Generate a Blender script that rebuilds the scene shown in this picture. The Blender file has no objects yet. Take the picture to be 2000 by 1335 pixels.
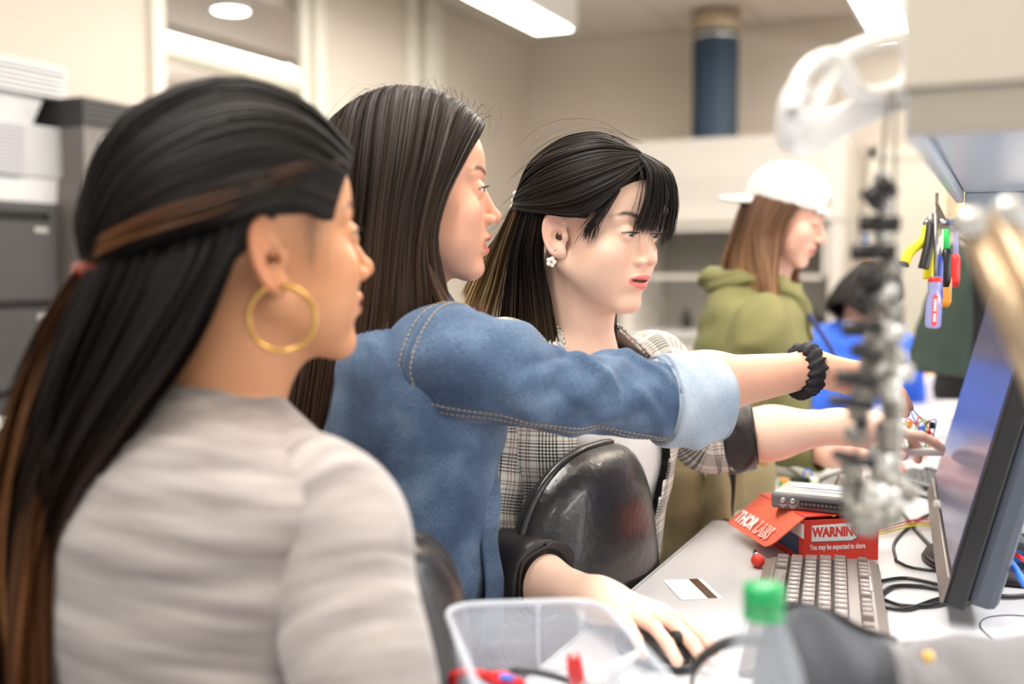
import bpy, bmesh, math, random
import numpy as np
from mathutils import Vector, Matrix
sc = bpy.context.scene
random.seed(7)
RNG = np.random.default_rng(7)

# ---------------------------------------------------------------- camera, world, light, exposure
F_PX = 2100.0
CAM = np.array([0.0, 0.0, 1.35])
YAW, PITCH = math.radians(24.79), math.radians(3.746)
cam_data = bpy.data.cameras.new('camera')
cam = bpy.data.objects.new('camera', cam_data)
sc.collection.objects.link(cam)
cam.location = CAM
cam.rotation_euler = (math.pi/2-PITCH, 0, YAW)
cam_data.sensor_width = 36.0
cam_data.lens = 36.0*F_PX/2000.0
cam_data.clip_start = 0.02
cam_data.dof.use_dof = True
cam_data.dof.focus_distance = 1.42
cam_data.dof.aperture_fstop = 2.0
cam_data.dof.aperture_blades = 9
sc.camera = cam
vs = sc.view_settings
vs.view_transform = 'Standard'
vs.look = 'None'
vs.gamma = 1.0
vs.use_curve_mapping = False
vs.exposure = 0.04
w = bpy.data.worlds.new('world'); sc.world = w
w.use_nodes = True
w.node_tree.nodes['Background'].inputs[0].default_value = (1.0, 0.97, 0.93, 1)
w.node_tree.nodes['Background'].inputs[1].default_value = 0.75

def area(name, loc, size, size_y, power, col=(1, .96, .9), rot=(0, 0, 0)):
    l = bpy.data.lights.new(name, 'AREA')
    l.shape = 'RECTANGLE'; l.size = size; l.size_y = size_y; l.energy = power; l.color = col
    o = bpy.data.objects.new(name, l); sc.collection.objects.link(o)
    o.location = loc; o.rotation_euler = rot
    return o
# ceiling fixture rows (their housings are built further down)
for _i, (_x, _y, _p) in enumerate(((-2.66, 4.4, 15), (-0.72, 4.2, 62), (1.25, 3.6, 55), (-0.72, 0.4, 50), (1.25, 0.4, 45))):
    area('ceiling_lamp_light', (_x, _y, 2.83), 0.2, 2.6, _p)
# added uplights out of view right of the bench, to brighten the ceiling
for _y, _p in ((1.0, 120), (3.8, 120), (6.5, 45)): area('added_uplight', (0.8, _y, 2.52), 0.25, 2.2, _p, (1, .95, .88), (math.pi, 0, 0))
# task light tube under the overhead cabinet
area('task_light_light', (0.30, 1.3, 1.40), 0.10, 0.9, 5, (1, .98, .95), (0, math.radians(12), 0))
# daylight from the window side of the lab, right of the bench
area('window_light', (3.6, 2.2, 2.0), 3.0, 1.8, 70, (1, .985, .96), (0, math.radians(80), 0))

Rv = np.array([math.cos(YAW), math.sin(YAW), 0.0])
Fh = np.array([-math.sin(YAW), math.cos(YAW), 0.0])
Zv = np.array([0, 0, 1.0])
Fv = Fh*math.cos(PITCH)-Zv*math.sin(PITCH)
Uv = np.cross(Rv, Fv)
def P(px, py, d):
    """point seen at photo pixel (px, py) at depth d metres"""
    return CAM+d*(Fv+Rv*((px-1000)/F_PX)+Uv*((667.5-py)/F_PX))
def T(px, py, z=0.94):
    v = Fv+Rv*((px-1000)/F_PX)+Uv*((667.5-py)/F_PX)
    return CAM+v*((z-CAM[2])/v[2])
def onX(px, py, X):
    v = Fv+Rv*((px-1000)/F_PX)+Uv*((667.5-py)/F_PX)
    return CAM+v*(X/v[0])
def onY(px, py, Y):
    v = Fv+Rv*((px-1000)/F_PX)+Uv*((667.5-py)/F_PX)
    return CAM+v*(Y/v[1])
# ---------------------------------------------------------------- helpers
def nrm(v):
    v = np.asarray(v, float); return v/(np.linalg.norm(v)+1e-12)

def mesh_data(name, V, F, smooth=True, col=None, uv=None, mi=None):
    V = np.asarray(V, np.float32)
    me = bpy.data.meshes.new(name)
    if isinstance(F, np.ndarray):
        k = F.shape[1]; n = len(F)
        me.vertices.add(len(V)); me.vertices.foreach_set('co', V.ravel())
        me.loops.add(n*k); me.loops.foreach_set('vertex_index', F.astype(np.int32).ravel())
        me.polygons.add(n); me.polygons.foreach_set('loop_start', np.arange(0, n*k, k, dtype=np.int32))
        me.update(calc_edges=True)
    else:
        me.from_pydata([tuple(map(float, v)) for v in V], [], [tuple(int(i) for i in f) for f in F])
    me.polygons.foreach_set('use_smooth', np.full(len(me.polygons), smooth))
    if mi is not None: me.polygons.foreach_set('material_index', np.asarray(mi, np.int32))
    if col is not None:
        a = me.attributes.new('Col', 'FLOAT_COLOR', 'POINT')
        c = np.ones((len(V), 4), np.float32); c[:, :3] = col
        a.data.foreach_set('color', c.ravel())
    if uv is not None:
        a = me.attributes.new('cloth', 'FLOAT_VECTOR', 'POINT')
        c = np.zeros((len(V), 3), np.float32); c[:, :uv.shape[1]] = uv
        a.data.foreach_set('vector', c.ravel())
    me.validate()
    return me

def put(name, me, mats, parent=None, label=None):
    o = bpy.data.objects.new(name, me)
    sc.collection.objects.link(o)
    for m in (mats if isinstance(mats, (list, tuple)) else [mats]): me.materials.append(m)
    if parent is not None:
        o.parent = parent
        if parent.type == 'EMPTY': o.matrix_parent_inverse = Matrix.Translation(-Vector(parent.location))
    if label: o['label'] = label
    return o

def tag(o, label, cat, group=None, kind=None):
    if label: o['label'] = label
    if cat: o['category'] = cat
    if group: o['group'] = group
    if kind: o['kind'] = kind
    return o

def thing(name, loc, label, cat, group=None):
    o = bpy.data.objects.new(name, None); sc.collection.objects.link(o)
    o.empty_display_size = 0.05
    o.location = [float(c) for c in loc]
    return tag(o, label, cat, group)

def struct(o):
    o['kind'] = 'structure'; return o

def rotz(a):
    c, s = math.cos(a), math.sin(a); return np.array([[c, -s, 0], [s, c, 0], [0, 0, 1.0]])

def frame(y, z=(0, 0, 1)):
    """rotation matrix with columns x, y, z: y kept, z as near as possible"""
    y = nrm(y); x = nrm(np.cross(y, z)); z = np.cross(x, y)
    return np.stack([x, y, z], 1)

class MB:
    """collects shapes into one mesh"""
    def __init__(s): s.V = []; s.F = []; s.M = []; s.m = 0
    def add(s, V, F):
        b = len(s.V); s.V += [tuple(map(float, v)) for v in V]
        for f in F: s.F.append(tuple(int(i)+b for i in f)); s.M.append(s.m)
        return s
    def box(s, c, size, R=None, bev=0.0, seg=2):
        bm = bmesh.new(); bmesh.ops.create_cube(bm, size=1.0)
        for v in bm.verts: v.co = Vector((v.co.x*size[0], v.co.y*size[1], v.co.z*size[2]))
        if bev > 0: bmesh.ops.bevel(bm, geom=bm.edges[:], offset=min(bev, min(size)*.49), segments=seg, profile=.5, affect='EDGES')
        bm.verts.index_update()
        V = np.array([v.co[:] for v in bm.verts]); F = [[v.index for v in f.verts] for f in bm.faces]; bm.free()
        if R is not None: V = V@np.asarray(R).T
        return s.add(V+np.asarray(c), F)
    def span(s, a, b, bev=0.0):
        a, b = np.asarray(a, float), np.asarray(b, float)
        return s.box((a+b)/2, np.abs(b-a), None, bev)
    def tube(s, pts, r, n=8, caps=True, up=None):
        pts = np.asarray(pts, float); m = len(pts)
        r = np.broadcast_to(np.asarray(r, float), (m,))
        t = np.gradient(pts, axis=0); t /= np.linalg.norm(t, axis=1)[:, None]+1e-12
        a = np.asarray(up if up is not None else ((0, 0, 1) if abs(t[0][2]) < .9 else (1, 0, 0)), float)
        V = []; N = nrm(a-t[0]*np.dot(a, t[0]))
        ang = np.linspace(0, 2*math.pi, n, endpoint=False)
        for i in range(m):
            N = nrm(N-t[i]*np.dot(N, t[i])); B = np.cross(t[i], N)
            V.append(pts[i]+r[i]*(np.cos(ang)[:, None]*N+np.sin(ang)[:, None]*B))
        F = [(i*n+j, i*n+(j+1) % n, (i+1)*n+(j+1) % n, (i+1)*n+j) for i in range(m-1) for j in range(n)]
        if caps: F += [tuple(range(n-1, -1, -1)), tuple(range((m-1)*n, m*n))]
        return s.add(np.concatenate(V), F)
    def cyl(s, a, b, r, n=20, r2=None): return s.tube([a, b], [r, r if r2 is None else r2], n)
    def lathe(s, prof, c, axis=(0, 0, 1), n=24, R=None):
        M = frame_z(axis) if R is None else R
        ang = np.linspace(0, 2*math.pi, n, endpoint=False)
        V = []; F = []
        for (r, h) in prof: V.append(np.stack([r*np.cos(ang), r*np.sin(ang), np.full(n, h)], 1))
        m = len(prof)
        F = [(i*n+j, i*n+(j+1) % n, (i+1)*n+(j+1) % n, (i+1)*n+j) for i in range(m-1) for j in range(n)]
        F += [tuple(range(n-1, -1, -1)), tuple(range((m-1)*n, m*n))]
        return s.add(np.concatenate(V)@M.T+np.asarray(c), F)
    def prism(s, poly, h, R=None, c=(0, 0, 0)):
        n = len(poly); M = np.eye(3) if R is None else R
        V = np.array([(x, y, 0) for x, y in poly]+[(x, y, h) for x, y in poly], float)@M.T+np.asarray(c)
        F = [tuple(range(n-1, -1, -1)), tuple(range(n, 2*n))]+[(i, (i+1) % n, (i+1) % n+n, i+n) for i in range(n)]
        return s.add(V, F)
    def build(s, name, mat, parent=None, smooth=False, label=None):
        o = put(name, mesh_data(name, s.V, s.F, smooth, mi=s.M), mat, parent, label)
        if smooth == 'auto' or smooth is False: pass
        return o

def frame_z(z):
    z = nrm(z); a = np.array([1., 0, 0]) if abs(z[0]) < .9 else np.array([0, 1., 0])
    x = nrm(np.cross(a, z)); return np.stack([x, np.cross(z, x), z], 1)

def autosmooth(o, ang=40):
    me = o.data
    me.polygons.foreach_set('use_smooth', np.full(len(me.polygons), True))
    try: me.set_sharp_from_angle(angle=math.radians(ang))
    except Exception: pass
    return o

def crom(ctrl, m):
    """Catmull-Rom resample of control values to m samples"""
    c = np.asarray(ctrl, float)
    if c.ndim == 1: c = c[:, None]
    n = len(c); e = np.vstack([2*c[:1]-c[1:2], c, 2*c[-1:]-c[-2:-1]])
    t = np.linspace(0, n-1, m); i = np.minimum(t.astype(int), n-2); f = (t-i)[:, None]
    p0, p1, p2, p3 = e[i], e[i+1], e[i+2], e[i+3]
    r = .5*(2*p1+(p2-p0)*f+(2*p0-5*p1+4*p2-p3)*f*f+(3*p1-p0-3*p2+p3)*f**3)
    return r[:, 0] if np.ndim(ctrl[0]) == 0 else r

# ---------------------------------------------------------------- materials
def mat(name, col, rough=.5, metal=0., noise=None, bump=None, spec=.5, trans=0., emit=None, coat=0., sub=0., ior=None, alpha=None):
    m = bpy.data.materials.new(name); m.use_nodes = True
    nt = m.node_tree; b = nt.nodes['Principled BSDF']
    b.inputs['Base Color'].default_value = (*col, 1); b.inputs['Roughness'].default_value = rough
    b.inputs['Metallic'].default_value = metal; b.inputs['Specular IOR Level'].default_value = spec
    b.inputs['Transmission Weight'].default_value = trans; b.inputs['Coat Weight'].default_value = coat
    if sub: b.inputs['Subsurface Weight'].default_value = sub; b.inputs['Subsurface Radius'].default_value = (.9, .35, .2); b.inputs['Subsurface Scale'].default_value = .006
    if ior: b.inputs['IOR'].default_value = ior
    if alpha is not None: b.inputs['Alpha'].default_value = alpha
    if emit: b.inputs['Emission Color'].default_value = (*emit[0], 1); b.inputs['Emission Strength'].default_value = emit[1]
    tc = nt.nodes.new('ShaderNodeTexCoord')
    if noise:   # (scale, amount[, stretch])
        n = nt.nodes.new('ShaderNodeTexNoise'); n.inputs['Scale'].default_value = noise[0]; n.inputs['Detail'].default_value = 5
        mp = nt.nodes.new('ShaderNodeMapping'); mp.inputs['Scale'].default_value = noise[2] if len(noise) > 2 else (1, 1, 1)
        nt.links.new(tc.outputs['Object'], mp.inputs[0]); nt.links.new(mp.outputs[0], n.inputs['Vector'])
        mx = nt.nodes.new('ShaderNodeMix'); mx.data_type = 'RGBA'
        mx.inputs[6].default_value = (*[c*(1-noise[1]) for c in col], 1); mx.inputs[7].default_value = (*[min(1, c*(1+noise[1])) for c in col], 1)
        nt.links.new(n.outputs[0], mx.inputs[0]); nt.links.new(mx.outputs[2], b.inputs['Base Color'])
    if bump:    # (scale, strength)
        n2 = nt.nodes.new('ShaderNodeTexNoise'); n2.inputs['Scale'].default_value = bump[0]; n2.inputs['Detail'].default_value = 6
        nt.links.new(tc.outputs['Object'], n2.inputs['Vector'])
        bp = nt.nodes.new('ShaderNodeBump'); bp.inputs['Strength'].default_value = bump[1]; bp.inputs['Distance'].default_value = .004
        nt.links.new(n2.outputs[0], bp.inputs['Height']); nt.links.new(bp.outputs[0], b.inputs['Normal'])
    return m

def colmat(name, rough=.5, spec=.5, sub=0., noise=(120, .06), bump=None, sheen=0., aniso=0.):
    """material that takes its colour from the point colours of the mesh"""
    m = mat(name, (.5, .5, .5), rough, spec=spec, sub=sub, bump=bump)
    nt = m.node_tree; b = nt.nodes['Principled BSDF']
    a = nt.nodes.new('ShaderNodeAttribute'); a.attribute_name = 'Col'
    n = nt.nodes.new('ShaderNodeTexNoise'); n.inputs['Scale'].default_value = noise[0]; n.inputs['Detail'].default_value = 4
    tc = nt.nodes.new('ShaderNodeTexCoord'); nt.links.new(tc.outputs['Object'], n.inputs['Vector'])
    mr = nt.nodes.new('ShaderNodeMapRange'); mr.inputs[3].default_value = 1-noise[1]; mr.inputs[4].default_value = 1+noise[1]
    nt.links.new(n.outputs[0], mr.inputs[0])
    mx = nt.nodes.new('ShaderNodeVectorMath'); mx.operation = 'SCALE'
    nt.links.new(a.outputs['Color'], mx.inputs[0]); nt.links.new(mr.outputs[0], mx.inputs['Scale'])
    nt.links.new(mx.outputs[0], b.inputs['Base Color'])
    if sheen: b.inputs['Sheen Weight'].default_value = sheen
    if aniso: b.inputs['Anisotropic'].default_value = aniso
    return m

def srgb(r, g, b):
    f = lambda c: (c/255/12.92) if c/255 <= .04045 else ((c/255+.055)/1.055)**2.4
    return (f(r), f(g), f(b))

def text_obj(name, s, M, size, m, parent, bold=0.0, sx=1.0, outline=0.0):
    """printed lettering: a thin flat mesh lying on its carrier"""
    cu = bpy.data.curves.new(name, 'FONT'); cu.body = s; cu.size = size; cu.offset = bold; cu.extrude = 0.00015
    cu.align_x = 'CENTER'; cu.align_y = 'CENTER'; cu.resolution_u = 3
    o = bpy.data.objects.new(name, cu); sc.collection.objects.link(o)
    dg = bpy.context.evaluated_depsgraph_get(); me = bpy.data.meshes.new_from_object(o.evaluated_get(dg))
    bpy.data.objects.remove(o); bpy.data.curves.remove(cu)
    me.transform(Matrix.Diagonal((sx, 1, 1, 1))); me.transform(M)
    me.materials.clear()
    return put(name, me, m, parent)

def mat4(R, c):
    M = Matrix.Identity(4)
    for i in range(3):
        for j in range(3): M[i][j] = float(R[i][j])
        M[i][3] = float(c[i])
    return M

# ---------------------------------------------------------------- implicit surfaces
def smin(a, b, k):
    h = np.maximum(k-np.abs(a-b), 0)/k; return np.minimum(a, b)-h*h*(k*.25)
def smax(a, b, k): return -smin(-a, -b, k)
def ell(p, c, r):
    r = np.asarray(r, np.float32); q = (p-np.asarray(c, np.float32))/r
    k0 = np.sqrt((q*q).sum(1)); q2 = q/r; k1 = np.sqrt((q2*q2).sum(1))+1e-9
    return k0*(k0-1)/k1
def sph(p, c, r):
    q = p-np.asarray(c, np.float32); return np.sqrt((q*q).sum(1))-r
def caps(p, a, b, ra, rb):
    a = np.asarray(a, np.float32); b = np.asarray(b, np.float32); ba = b-a
    pa = p-a; h = np.clip(pa@ba/(ba@ba+1e-12), 0, 1).astype(np.float32)
    q = pa-h[:, None]*ba; return np.sqrt((q*q).sum(1))-(ra+(rb-ra)*h)
def rbox(p, c, half, r, R=None):
    q = p-np.asarray(c, np.float32)
    if R is not None: q = q@np.asarray(R, np.float32)
    q = np.abs(q)-(np.asarray(half, np.float32)-r)
    return np.sqrt((np.maximum(q, 0)**2).sum(1))+np.minimum(q.max(1), 0)-r

def surfnets(f, lo, hi, h, slack=1.45):
    """sparse naive surface nets of the zero set of f"""
    lo = np.asarray(lo, np.float32); hi = np.asarray(hi, np.float32)
    nb = np.ceil((hi-lo)/(8*h)).astype(int)+1
    B = np.stack(np.meshgrid(*[np.arange(k) for k in nb], indexing='ij'), -1).reshape(-1, 3)
    cen = (lo+(B*8+4)*h).astype(np.float32)
    B = B[np.abs(f(cen)) < 6.93*h*slack]
    g = np.stack(np.meshgrid(*[np.arange(9)]*3, indexing='ij'), -1).reshape(-1, 3)
    vals = []
    for i in range(0, len(B), 400):
        pts = (lo+((B[i:i+400]*8)[:, None, :]+g)*h).reshape(-1, 3).astype(np.float32)
        vals.append(f(pts).reshape(-1, 9, 9, 9))
    D = np.concatenate(vals); ins = D < 0
    cor = [(i, j, k) for i in (0, 1) for j in (0, 1) for k in (0, 1)]
    cnt = sum(ins[:, i:8+i, j:8+j, k:8+k].astype(np.int8) for i, j, k in cor)
    bi, ci, cj, ck = np.nonzero((cnt > 0) & (cnt < 8))
    cv = np.stack([D[bi, ci+i, cj+j, ck+k] for i, j, k in cor], 1)
    acc = np.zeros((len(bi), 3)); num = np.zeros(len(bi))
    for a in range(8):
        for ax in range(3):
            if cor[a][ax]: continue
            b = a+(4, 2, 1)[ax]
            m = (cv[:, a] < 0) != (cv[:, b] < 0)
            t = np.where(m, cv[:, a]/(cv[:, a]-cv[:, b]+1e-20), 0)
            for d in range(3): acc[:, d] += m*(cor[a][d]+(t if d == ax else 0))
            num += m
    cell = B[bi]*8+np.stack([ci, cj, ck], 1)
    V = lo+(cell+acc/num[:, None])*h
    N = 4096
    key = lambda c: (c[:, 0].astype(np.int64)*N+c[:, 1])*N+c[:, 2]
    ids = key(cell); order = np.argsort(ids); sid = ids[order]
    quads = []
    for ax in range(3):
        sl = [slice(0, 8)]*3; sl[ax] = slice(1, 9)
        A = ins[:, :8, :8, :8]; C = ins[:, sl[0], sl[1], sl[2]]
        e = np.nonzero(A != C)
        gp = B[e[0]]*8+np.stack(e[1:], 1); flip = A[e]
        u, v = (ax+1) % 3, (ax+2) % 3
        qs = []
        ok = np.ones(len(gp), bool)
        for du, dv in ((-1, -1), (0, -1), (0, 0), (-1, 0)):
            c = gp.copy(); c[:, u] += du; c[:, v] += dv
            k = key(c); j = np.clip(np.searchsorted(sid, k), 0, len(sid)-1)
            ok &= sid[j] == k; qs.append(order[j])
        q = np.stack(qs, 1); q[~flip] = q[~flip][:, ::-1]
        quads.append(q[ok])
    Fq = np.concatenate(quads)
    V = V.astype(np.float32)
    e = h*.4                       # one Newton step onto the surface
    f0 = f(V); G = np.stack([f(V+np.eye(3, dtype=np.float32)[i]*e)-f0 for i in range(3)], 1)/e
    g2 = (G*G).sum(1)
    step = -(f0/np.maximum(g2, .2))[:, None]*G
    l = np.linalg.norm(step, axis=1)[:, None]
    V = V+step*np.minimum(1, .6*h/(l+1e-9))
    return V, Fq
# ---------------------------------------------------------------- people: heads, hair, hands, cloth
def head_frame(psi, pitch, roll=0.):
    """columns: subject's right, forward, up; psi turns from image right away from the camera"""
    a, p, r = map(math.radians, (psi, pitch, roll))
    y = Rv*math.cos(a)+Fh*math.sin(a); x = Rv*math.sin(a)-Fh*math.cos(a); z = Zv
    y, z = y*math.cos(p)-z*math.sin(p), z*math.cos(p)+y*math.sin(p)
    x, z = x*math.cos(r)+z*math.sin(r), z*math.cos(r)-x*math.sin(r)
    return np.stack([x, y, z], 1)

def ear_sdf(q, s=1.0):
    """q: head-local points with x mirrored to one side"""
    p = q-np.array([7.15, -1.1, -.9], np.float32)
    a = math.radians(24); c, sn = math.cos(a), math.sin(a)       # flare
    X = p[:, 0]*c+p[:, 1]*sn; Y = -p[:, 0]*sn+p[:, 1]*c
    t = math.radians(12); Zr = p[:, 2]*math.cos(t)-Y*-math.sin(t)*-1; Y2 = Y*math.cos(t)+p[:, 2]*math.sin(t)
    l = np.stack([X, Y2, Zr], 1)/s
    taper = 1+.10*l[:, 2]/3                                       # wider above
    l2 = l.copy(); l2[:, 1] = l[:, 1]/taper
    d = ell(l2, (0, 0, 0), (.42, 1.75, 3.05))
    rho = np.sqrt((l2[:, 1]/1.6)**2+(l2[:, 2]/2.85)**2)
    rim = np.sqrt(((rho-1)*1.9)**2+(l[:, 0]-.22)**2)-.27
    front = (l2[:, 1]-.9)*1.0+(-.9-l2[:, 2])*.0
    rim = np.maximum(rim, np.minimum(front, -(l2[:, 2]-1.5)))      # rim open at the front, below the root
    d = smin(d, rim, .22)
    d = smax(d, -ell(l, (.55, .3, -.45), (.85, .9, 1.3)), .25)   # concha
    d = smax(d, -sph(l, (.1, .95, -.55), .42), .2)
    d = smax(d, -ell(l, (.42, .35, 1.4), (.34, .8, .8)), .3)    # upper fossa
    d = smin(d, ell(l, (.1, .55, -2.6), (.45, .85, .85)), .5)      # lobe
    d = smin(d, ell(l, (.2, 1.45, -.5), (.4, .45, .65)), .4)       # tragus
    return d*s

def head_fn(k):
    """implicit head in centimetres; x to the subject's right, y forward, z up, origin between the ears"""
    mo = k.get('mouth', 0.); nose = k.get('nose', 1.); ch = k.get('cheek', 0.)
    up, lo_ = k.get('lid', (16, 14)); ears = k.get('ears', 1.05); chin = k.get('chin', 0.)
    neck = k['neck']; extra = k.get('extra', [])
    def f(p):
        q = p.copy(); q[:, 0] = np.abs(q[:, 0])
        d = ell(q, (0, -.6, 4.0), (7.2, 9.1, 7.4))
        d = smin(d, ell(q, (0, 2.0, 3.6), (6.2, 6.75, 6.2)), 1.6)
        d = smin(d, ell(q, (0, 2.9, -2.6), (5.9+ch*.5, 5.55, 6.4)), 1.8)
        d = smin(d, ell(q, (0, 4.1, -6.5), (3.9+ch*.5, 4.15, 3.6)), 1.8)
        d = smin(d, caps(q, (5.2+ch*.4, -.2, -4.6), (1.5, 6.7, -9.3), 1.0, 1.2), 1.8)
        d = smin(d, ell(q, (0, 7.2, -9.1-chin), (1.5, 1.45, 1.25)), 1.4)
        d = smin(d, ell(q, (4.2, 5.7, -2.4-.5*ch), (2.2+.3*ch, 2.1+.25*ch, 2.2+.4*ch)), 1.6)
        d = smin(d, ell(q, (3.4, 4.4, -5.3), (2.7+.3*ch, 2.7+.3*ch, 3.0)), 1.8)
        d = smin(d, caps(q, (1.0, 8.1, 2.35), (4.6, 6.5, 2.2), .55, .5), 1.1)
        d = smax(d, -ell(q, (3.2, 9.25, .35), (1.9, 1.35, 1.15)), .9)
        d = smin(d, ell(q, (0, 6.9, -5.5), (2.7, 2.25, 2.3)), 1.2)
        # nose
        n = caps(q, (0, 8.05, 1.5), (0, 8.9+1.05*nose, -2.35), .55, .72)
        n = smin(n, sph(q, (0, 9.15+1.1*nose, -2.75), .82), .6)
        nw = k.get('nw', 1.)
        n = smin(n, ell(q, (1.15*nw, 8.75+.45*nose, -3.15), (.70*nw, .95, .68)), .4)
        n = smin(n, ell(q, (0, 8.0, -1.6), (1.0, 1.1, 2.4)), .7)
        d = smin(d, n, .75)
        d = smax(d, -ell(q, (.66*nw, 9.0+.75*nose, -3.8), (.38, .6, .46)), .18)
        # lids over the eyeball
        e = np.array([3.1, 7.25, .3], np.float32); l = q-e
        lidd = np.sqrt((l*l).sum(1))
        au, al = math.radians(up), math.radians(lo_)
        plane_u = l[:, 2]*math.cos(au)-l[:, 1]*math.sin(au)-.05*l[:, 0]+.045*np.square(l[:, 0])
        plane_l = -l[:, 2]*math.cos(al)-l[:, 1]*math.sin(al)+.05*l[:, 0]+.03*np.square(l[:, 0])
        d = smin(d, smax(lidd-1.36, -plane_u, .12), .3)
        d = smin(d, smax(lidd-1.32, -plane_l, .12), .35)
        # mouth
        j = mo
        xm = q[:, 0]
        bow = .16*np.exp(-((xm-.75)/.6)**2)-.06
        pu = q.copy(); pu[:, 2] -= bow; pu[:, 1] += .11*xm*xm
        d = smin(d, ell(pu, (0, 9.02, -5.25), (2.35, .62, .5)), .35)
        pl = q.copy(); pl[:, 1] += .13*xm*xm
        d = smin(d, ell(pl, (0, 8.85-.25*j, -6.35-j), (2.0, .66, .58)), .35)
        pm = q.copy(); pm[:, 1] += .11*xm*xm; pm[:, 2] += -.03*xm*xm
        d = smax(d, -ell(pm, (0, 9.4, -5.75-.5*j), (2.25, 1.0, .1+.42*j)), .14)
        if ears: d = smin(d, ear_sdf(q, ears), .3)
        if k.get('cut_neck') is None:
            d = smin(d, caps(p, (0, -1.6, -4.5), neck, 4.9, 5.2), 2.2)
            d = smin(d, caps(p, (0, 1.2, -7.0), np.asarray(neck)+np.array([0, .6, 0]), 3.2, 4.6), 2.0)
        for (a, b, ra, rb) in extra: d = smin(d, caps(p, a, b, ra, rb), 3.0)
        return d
    return f

def largest(V, F):
    """keeps the largest connected shell"""
    L = np.arange(len(V)); E = np.concatenate([F[:, [0, 1]], F[:, [1, 2]], F[:, [2, 3]]])
    while True:
        m = np.minimum(L[E[:, 0]], L[E[:, 1]]); L2 = L.copy()
        np.minimum.at(L2, E[:, 0], m); np.minimum.at(L2, E[:, 1], m); L2 = L2[L2]; L2 = L2[L2]
        if (L2 == L).all(): break
        L = L2
    u, c = np.unique(L, return_counts=True); keep = L == u[c.argmax()]
    idx = np.cumsum(keep)-1
    return V[keep], idx[F[keep[F[:, 0]]]]

def make_head(k, h=.2):
    """returns local vertices (cm), faces, colours"""
    lo = np.array([-9.5, -11.5, -11.5]); hi = np.array([9.5, 12.5, 12.5])
    lo = np.minimum(lo, np.asarray(k['neck'])-7)
    hi = np.maximum(hi, np.asarray(k['neck'])+7)
    for (a, b, ra, rb) in k.get('extra', []):
        for e, r in ((a, ra), (b, rb)): lo = np.minimum(lo, np.asarray(e)-r-1); hi = np.maximum(hi, np.asarray(e)+r+1)
    V, F = largest(*surfnets(head_fn(k), lo, hi, h))
    base = np.array(k['skin']); C = np.tile(base, (len(V), 1))
    x, y, z = np.abs(V[:, 0]), V[:, 1], V[:, 2]
    def blend(m, col): C[:] = C*(1-m[:, None])+np.array(col)*m[:, None]
    g = lambda a, s: np.exp(-(a/s)**2)
    blend(.32*g(np.sqrt((x-4.2)**2+(z+2.6)**2), 2.0)*(y > 3), k['blush'])                  # cheeks
    blend(.35*g(np.sqrt(x**2+(z+2.8)**2), 1.3)*(y > 8.8), k['blush'])
    blend(.4*np.clip((x-7.0)/.5, 0, 1)*np.clip((3.6-np.abs(z+.9))/1.0, 0, 1)*np.clip((2.6-np.abs(y+1.2))/1.0, 0, 1), k['blush'])
    mo = k.get('mouth', 0.)                                                                # lips
    pyv = y+.11*x*x
    zl = -5.8-.5*mo
    lip = np.clip(1.12-np.sqrt((x/2.3)**2+((z-zl)/(.92+.5*mo))**2), 0, .16)/.16*(pyv > 8.75)
    lip *= np.clip((1-.55*g(x, .5))*1.6, 0, 1) if False else 1
    blend(np.clip(lip, 0, 1)*.85, k['lips'])
    blend(np.clip(g(z-(-5.75-.5*mo), .12+.22*mo), 0, 1)*(x < 2.0)*(pyv < 9.25)*(pyv > 7.5)*.8, (.06, .015, .015))
    zb = 2.55+.42*np.exp(-((x-3.9)/1.3)**2)-.12*np.maximum(x-4.2, 0)                      # brows
    brow = g(z-zb, .34-.035*np.clip(x-1.5, 0, 4))*np.clip((x-1.2)/.6, 0, 1)*np.clip((5.5-x)/1.2, 0, 1)*(y > 4)
    blend(np.clip(brow*1.2, 0, .88), k['hair'])
    l = V-np.array([3.1, 7.25, .3]); l[:, 0] = x-3.1                                        # lid margin
    au = math.radians(k.get('lid', (16, 14))[0])
    pu = l[:, 2]*math.cos(au)-l[:, 1]*math.sin(au)-.05*l[:, 0]+.045*l[:, 0]**2
    m = g(pu-.05, .14)*(np.linalg.norm(l, axis=1) < 1.5)*(l[:, 1] > .2)
    blend(np.clip(m, 0, .8), (.03, .02, .02))
    return V, F, C

def make_eye(k, gaze=(0, 1, 0)):
    g = nrm(gaze); n, m = 28, 20
    M = frame_z(g); V = []; C = []
    for i in range(m+1):
        t = math.pi*i/m
        r = 1.2+(.07*max(0, 1-(t/.48)**2) if t < .48 else 0)
        for j in range(n):
            a = 2*math.pi*j/n
            V.append(M@np.array([math.sin(t)*math.cos(a)*r, math.sin(t)*math.sin(a)*r, math.cos(t)*r]))
            C.append((.01, .008, .008) if t < .2 else k['iris'] if t < .48 else (.05, .03, .03) if t < .52 else (.72, .68, .66))
    F = [(i*n+j, i*n+(j+1) % n, (i+1)*n+(j+1) % n, (i+1)*n+j) for i in range(m) for j in range(n)]
    return np.array(V), np.array(F), np.array(C)

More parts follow.
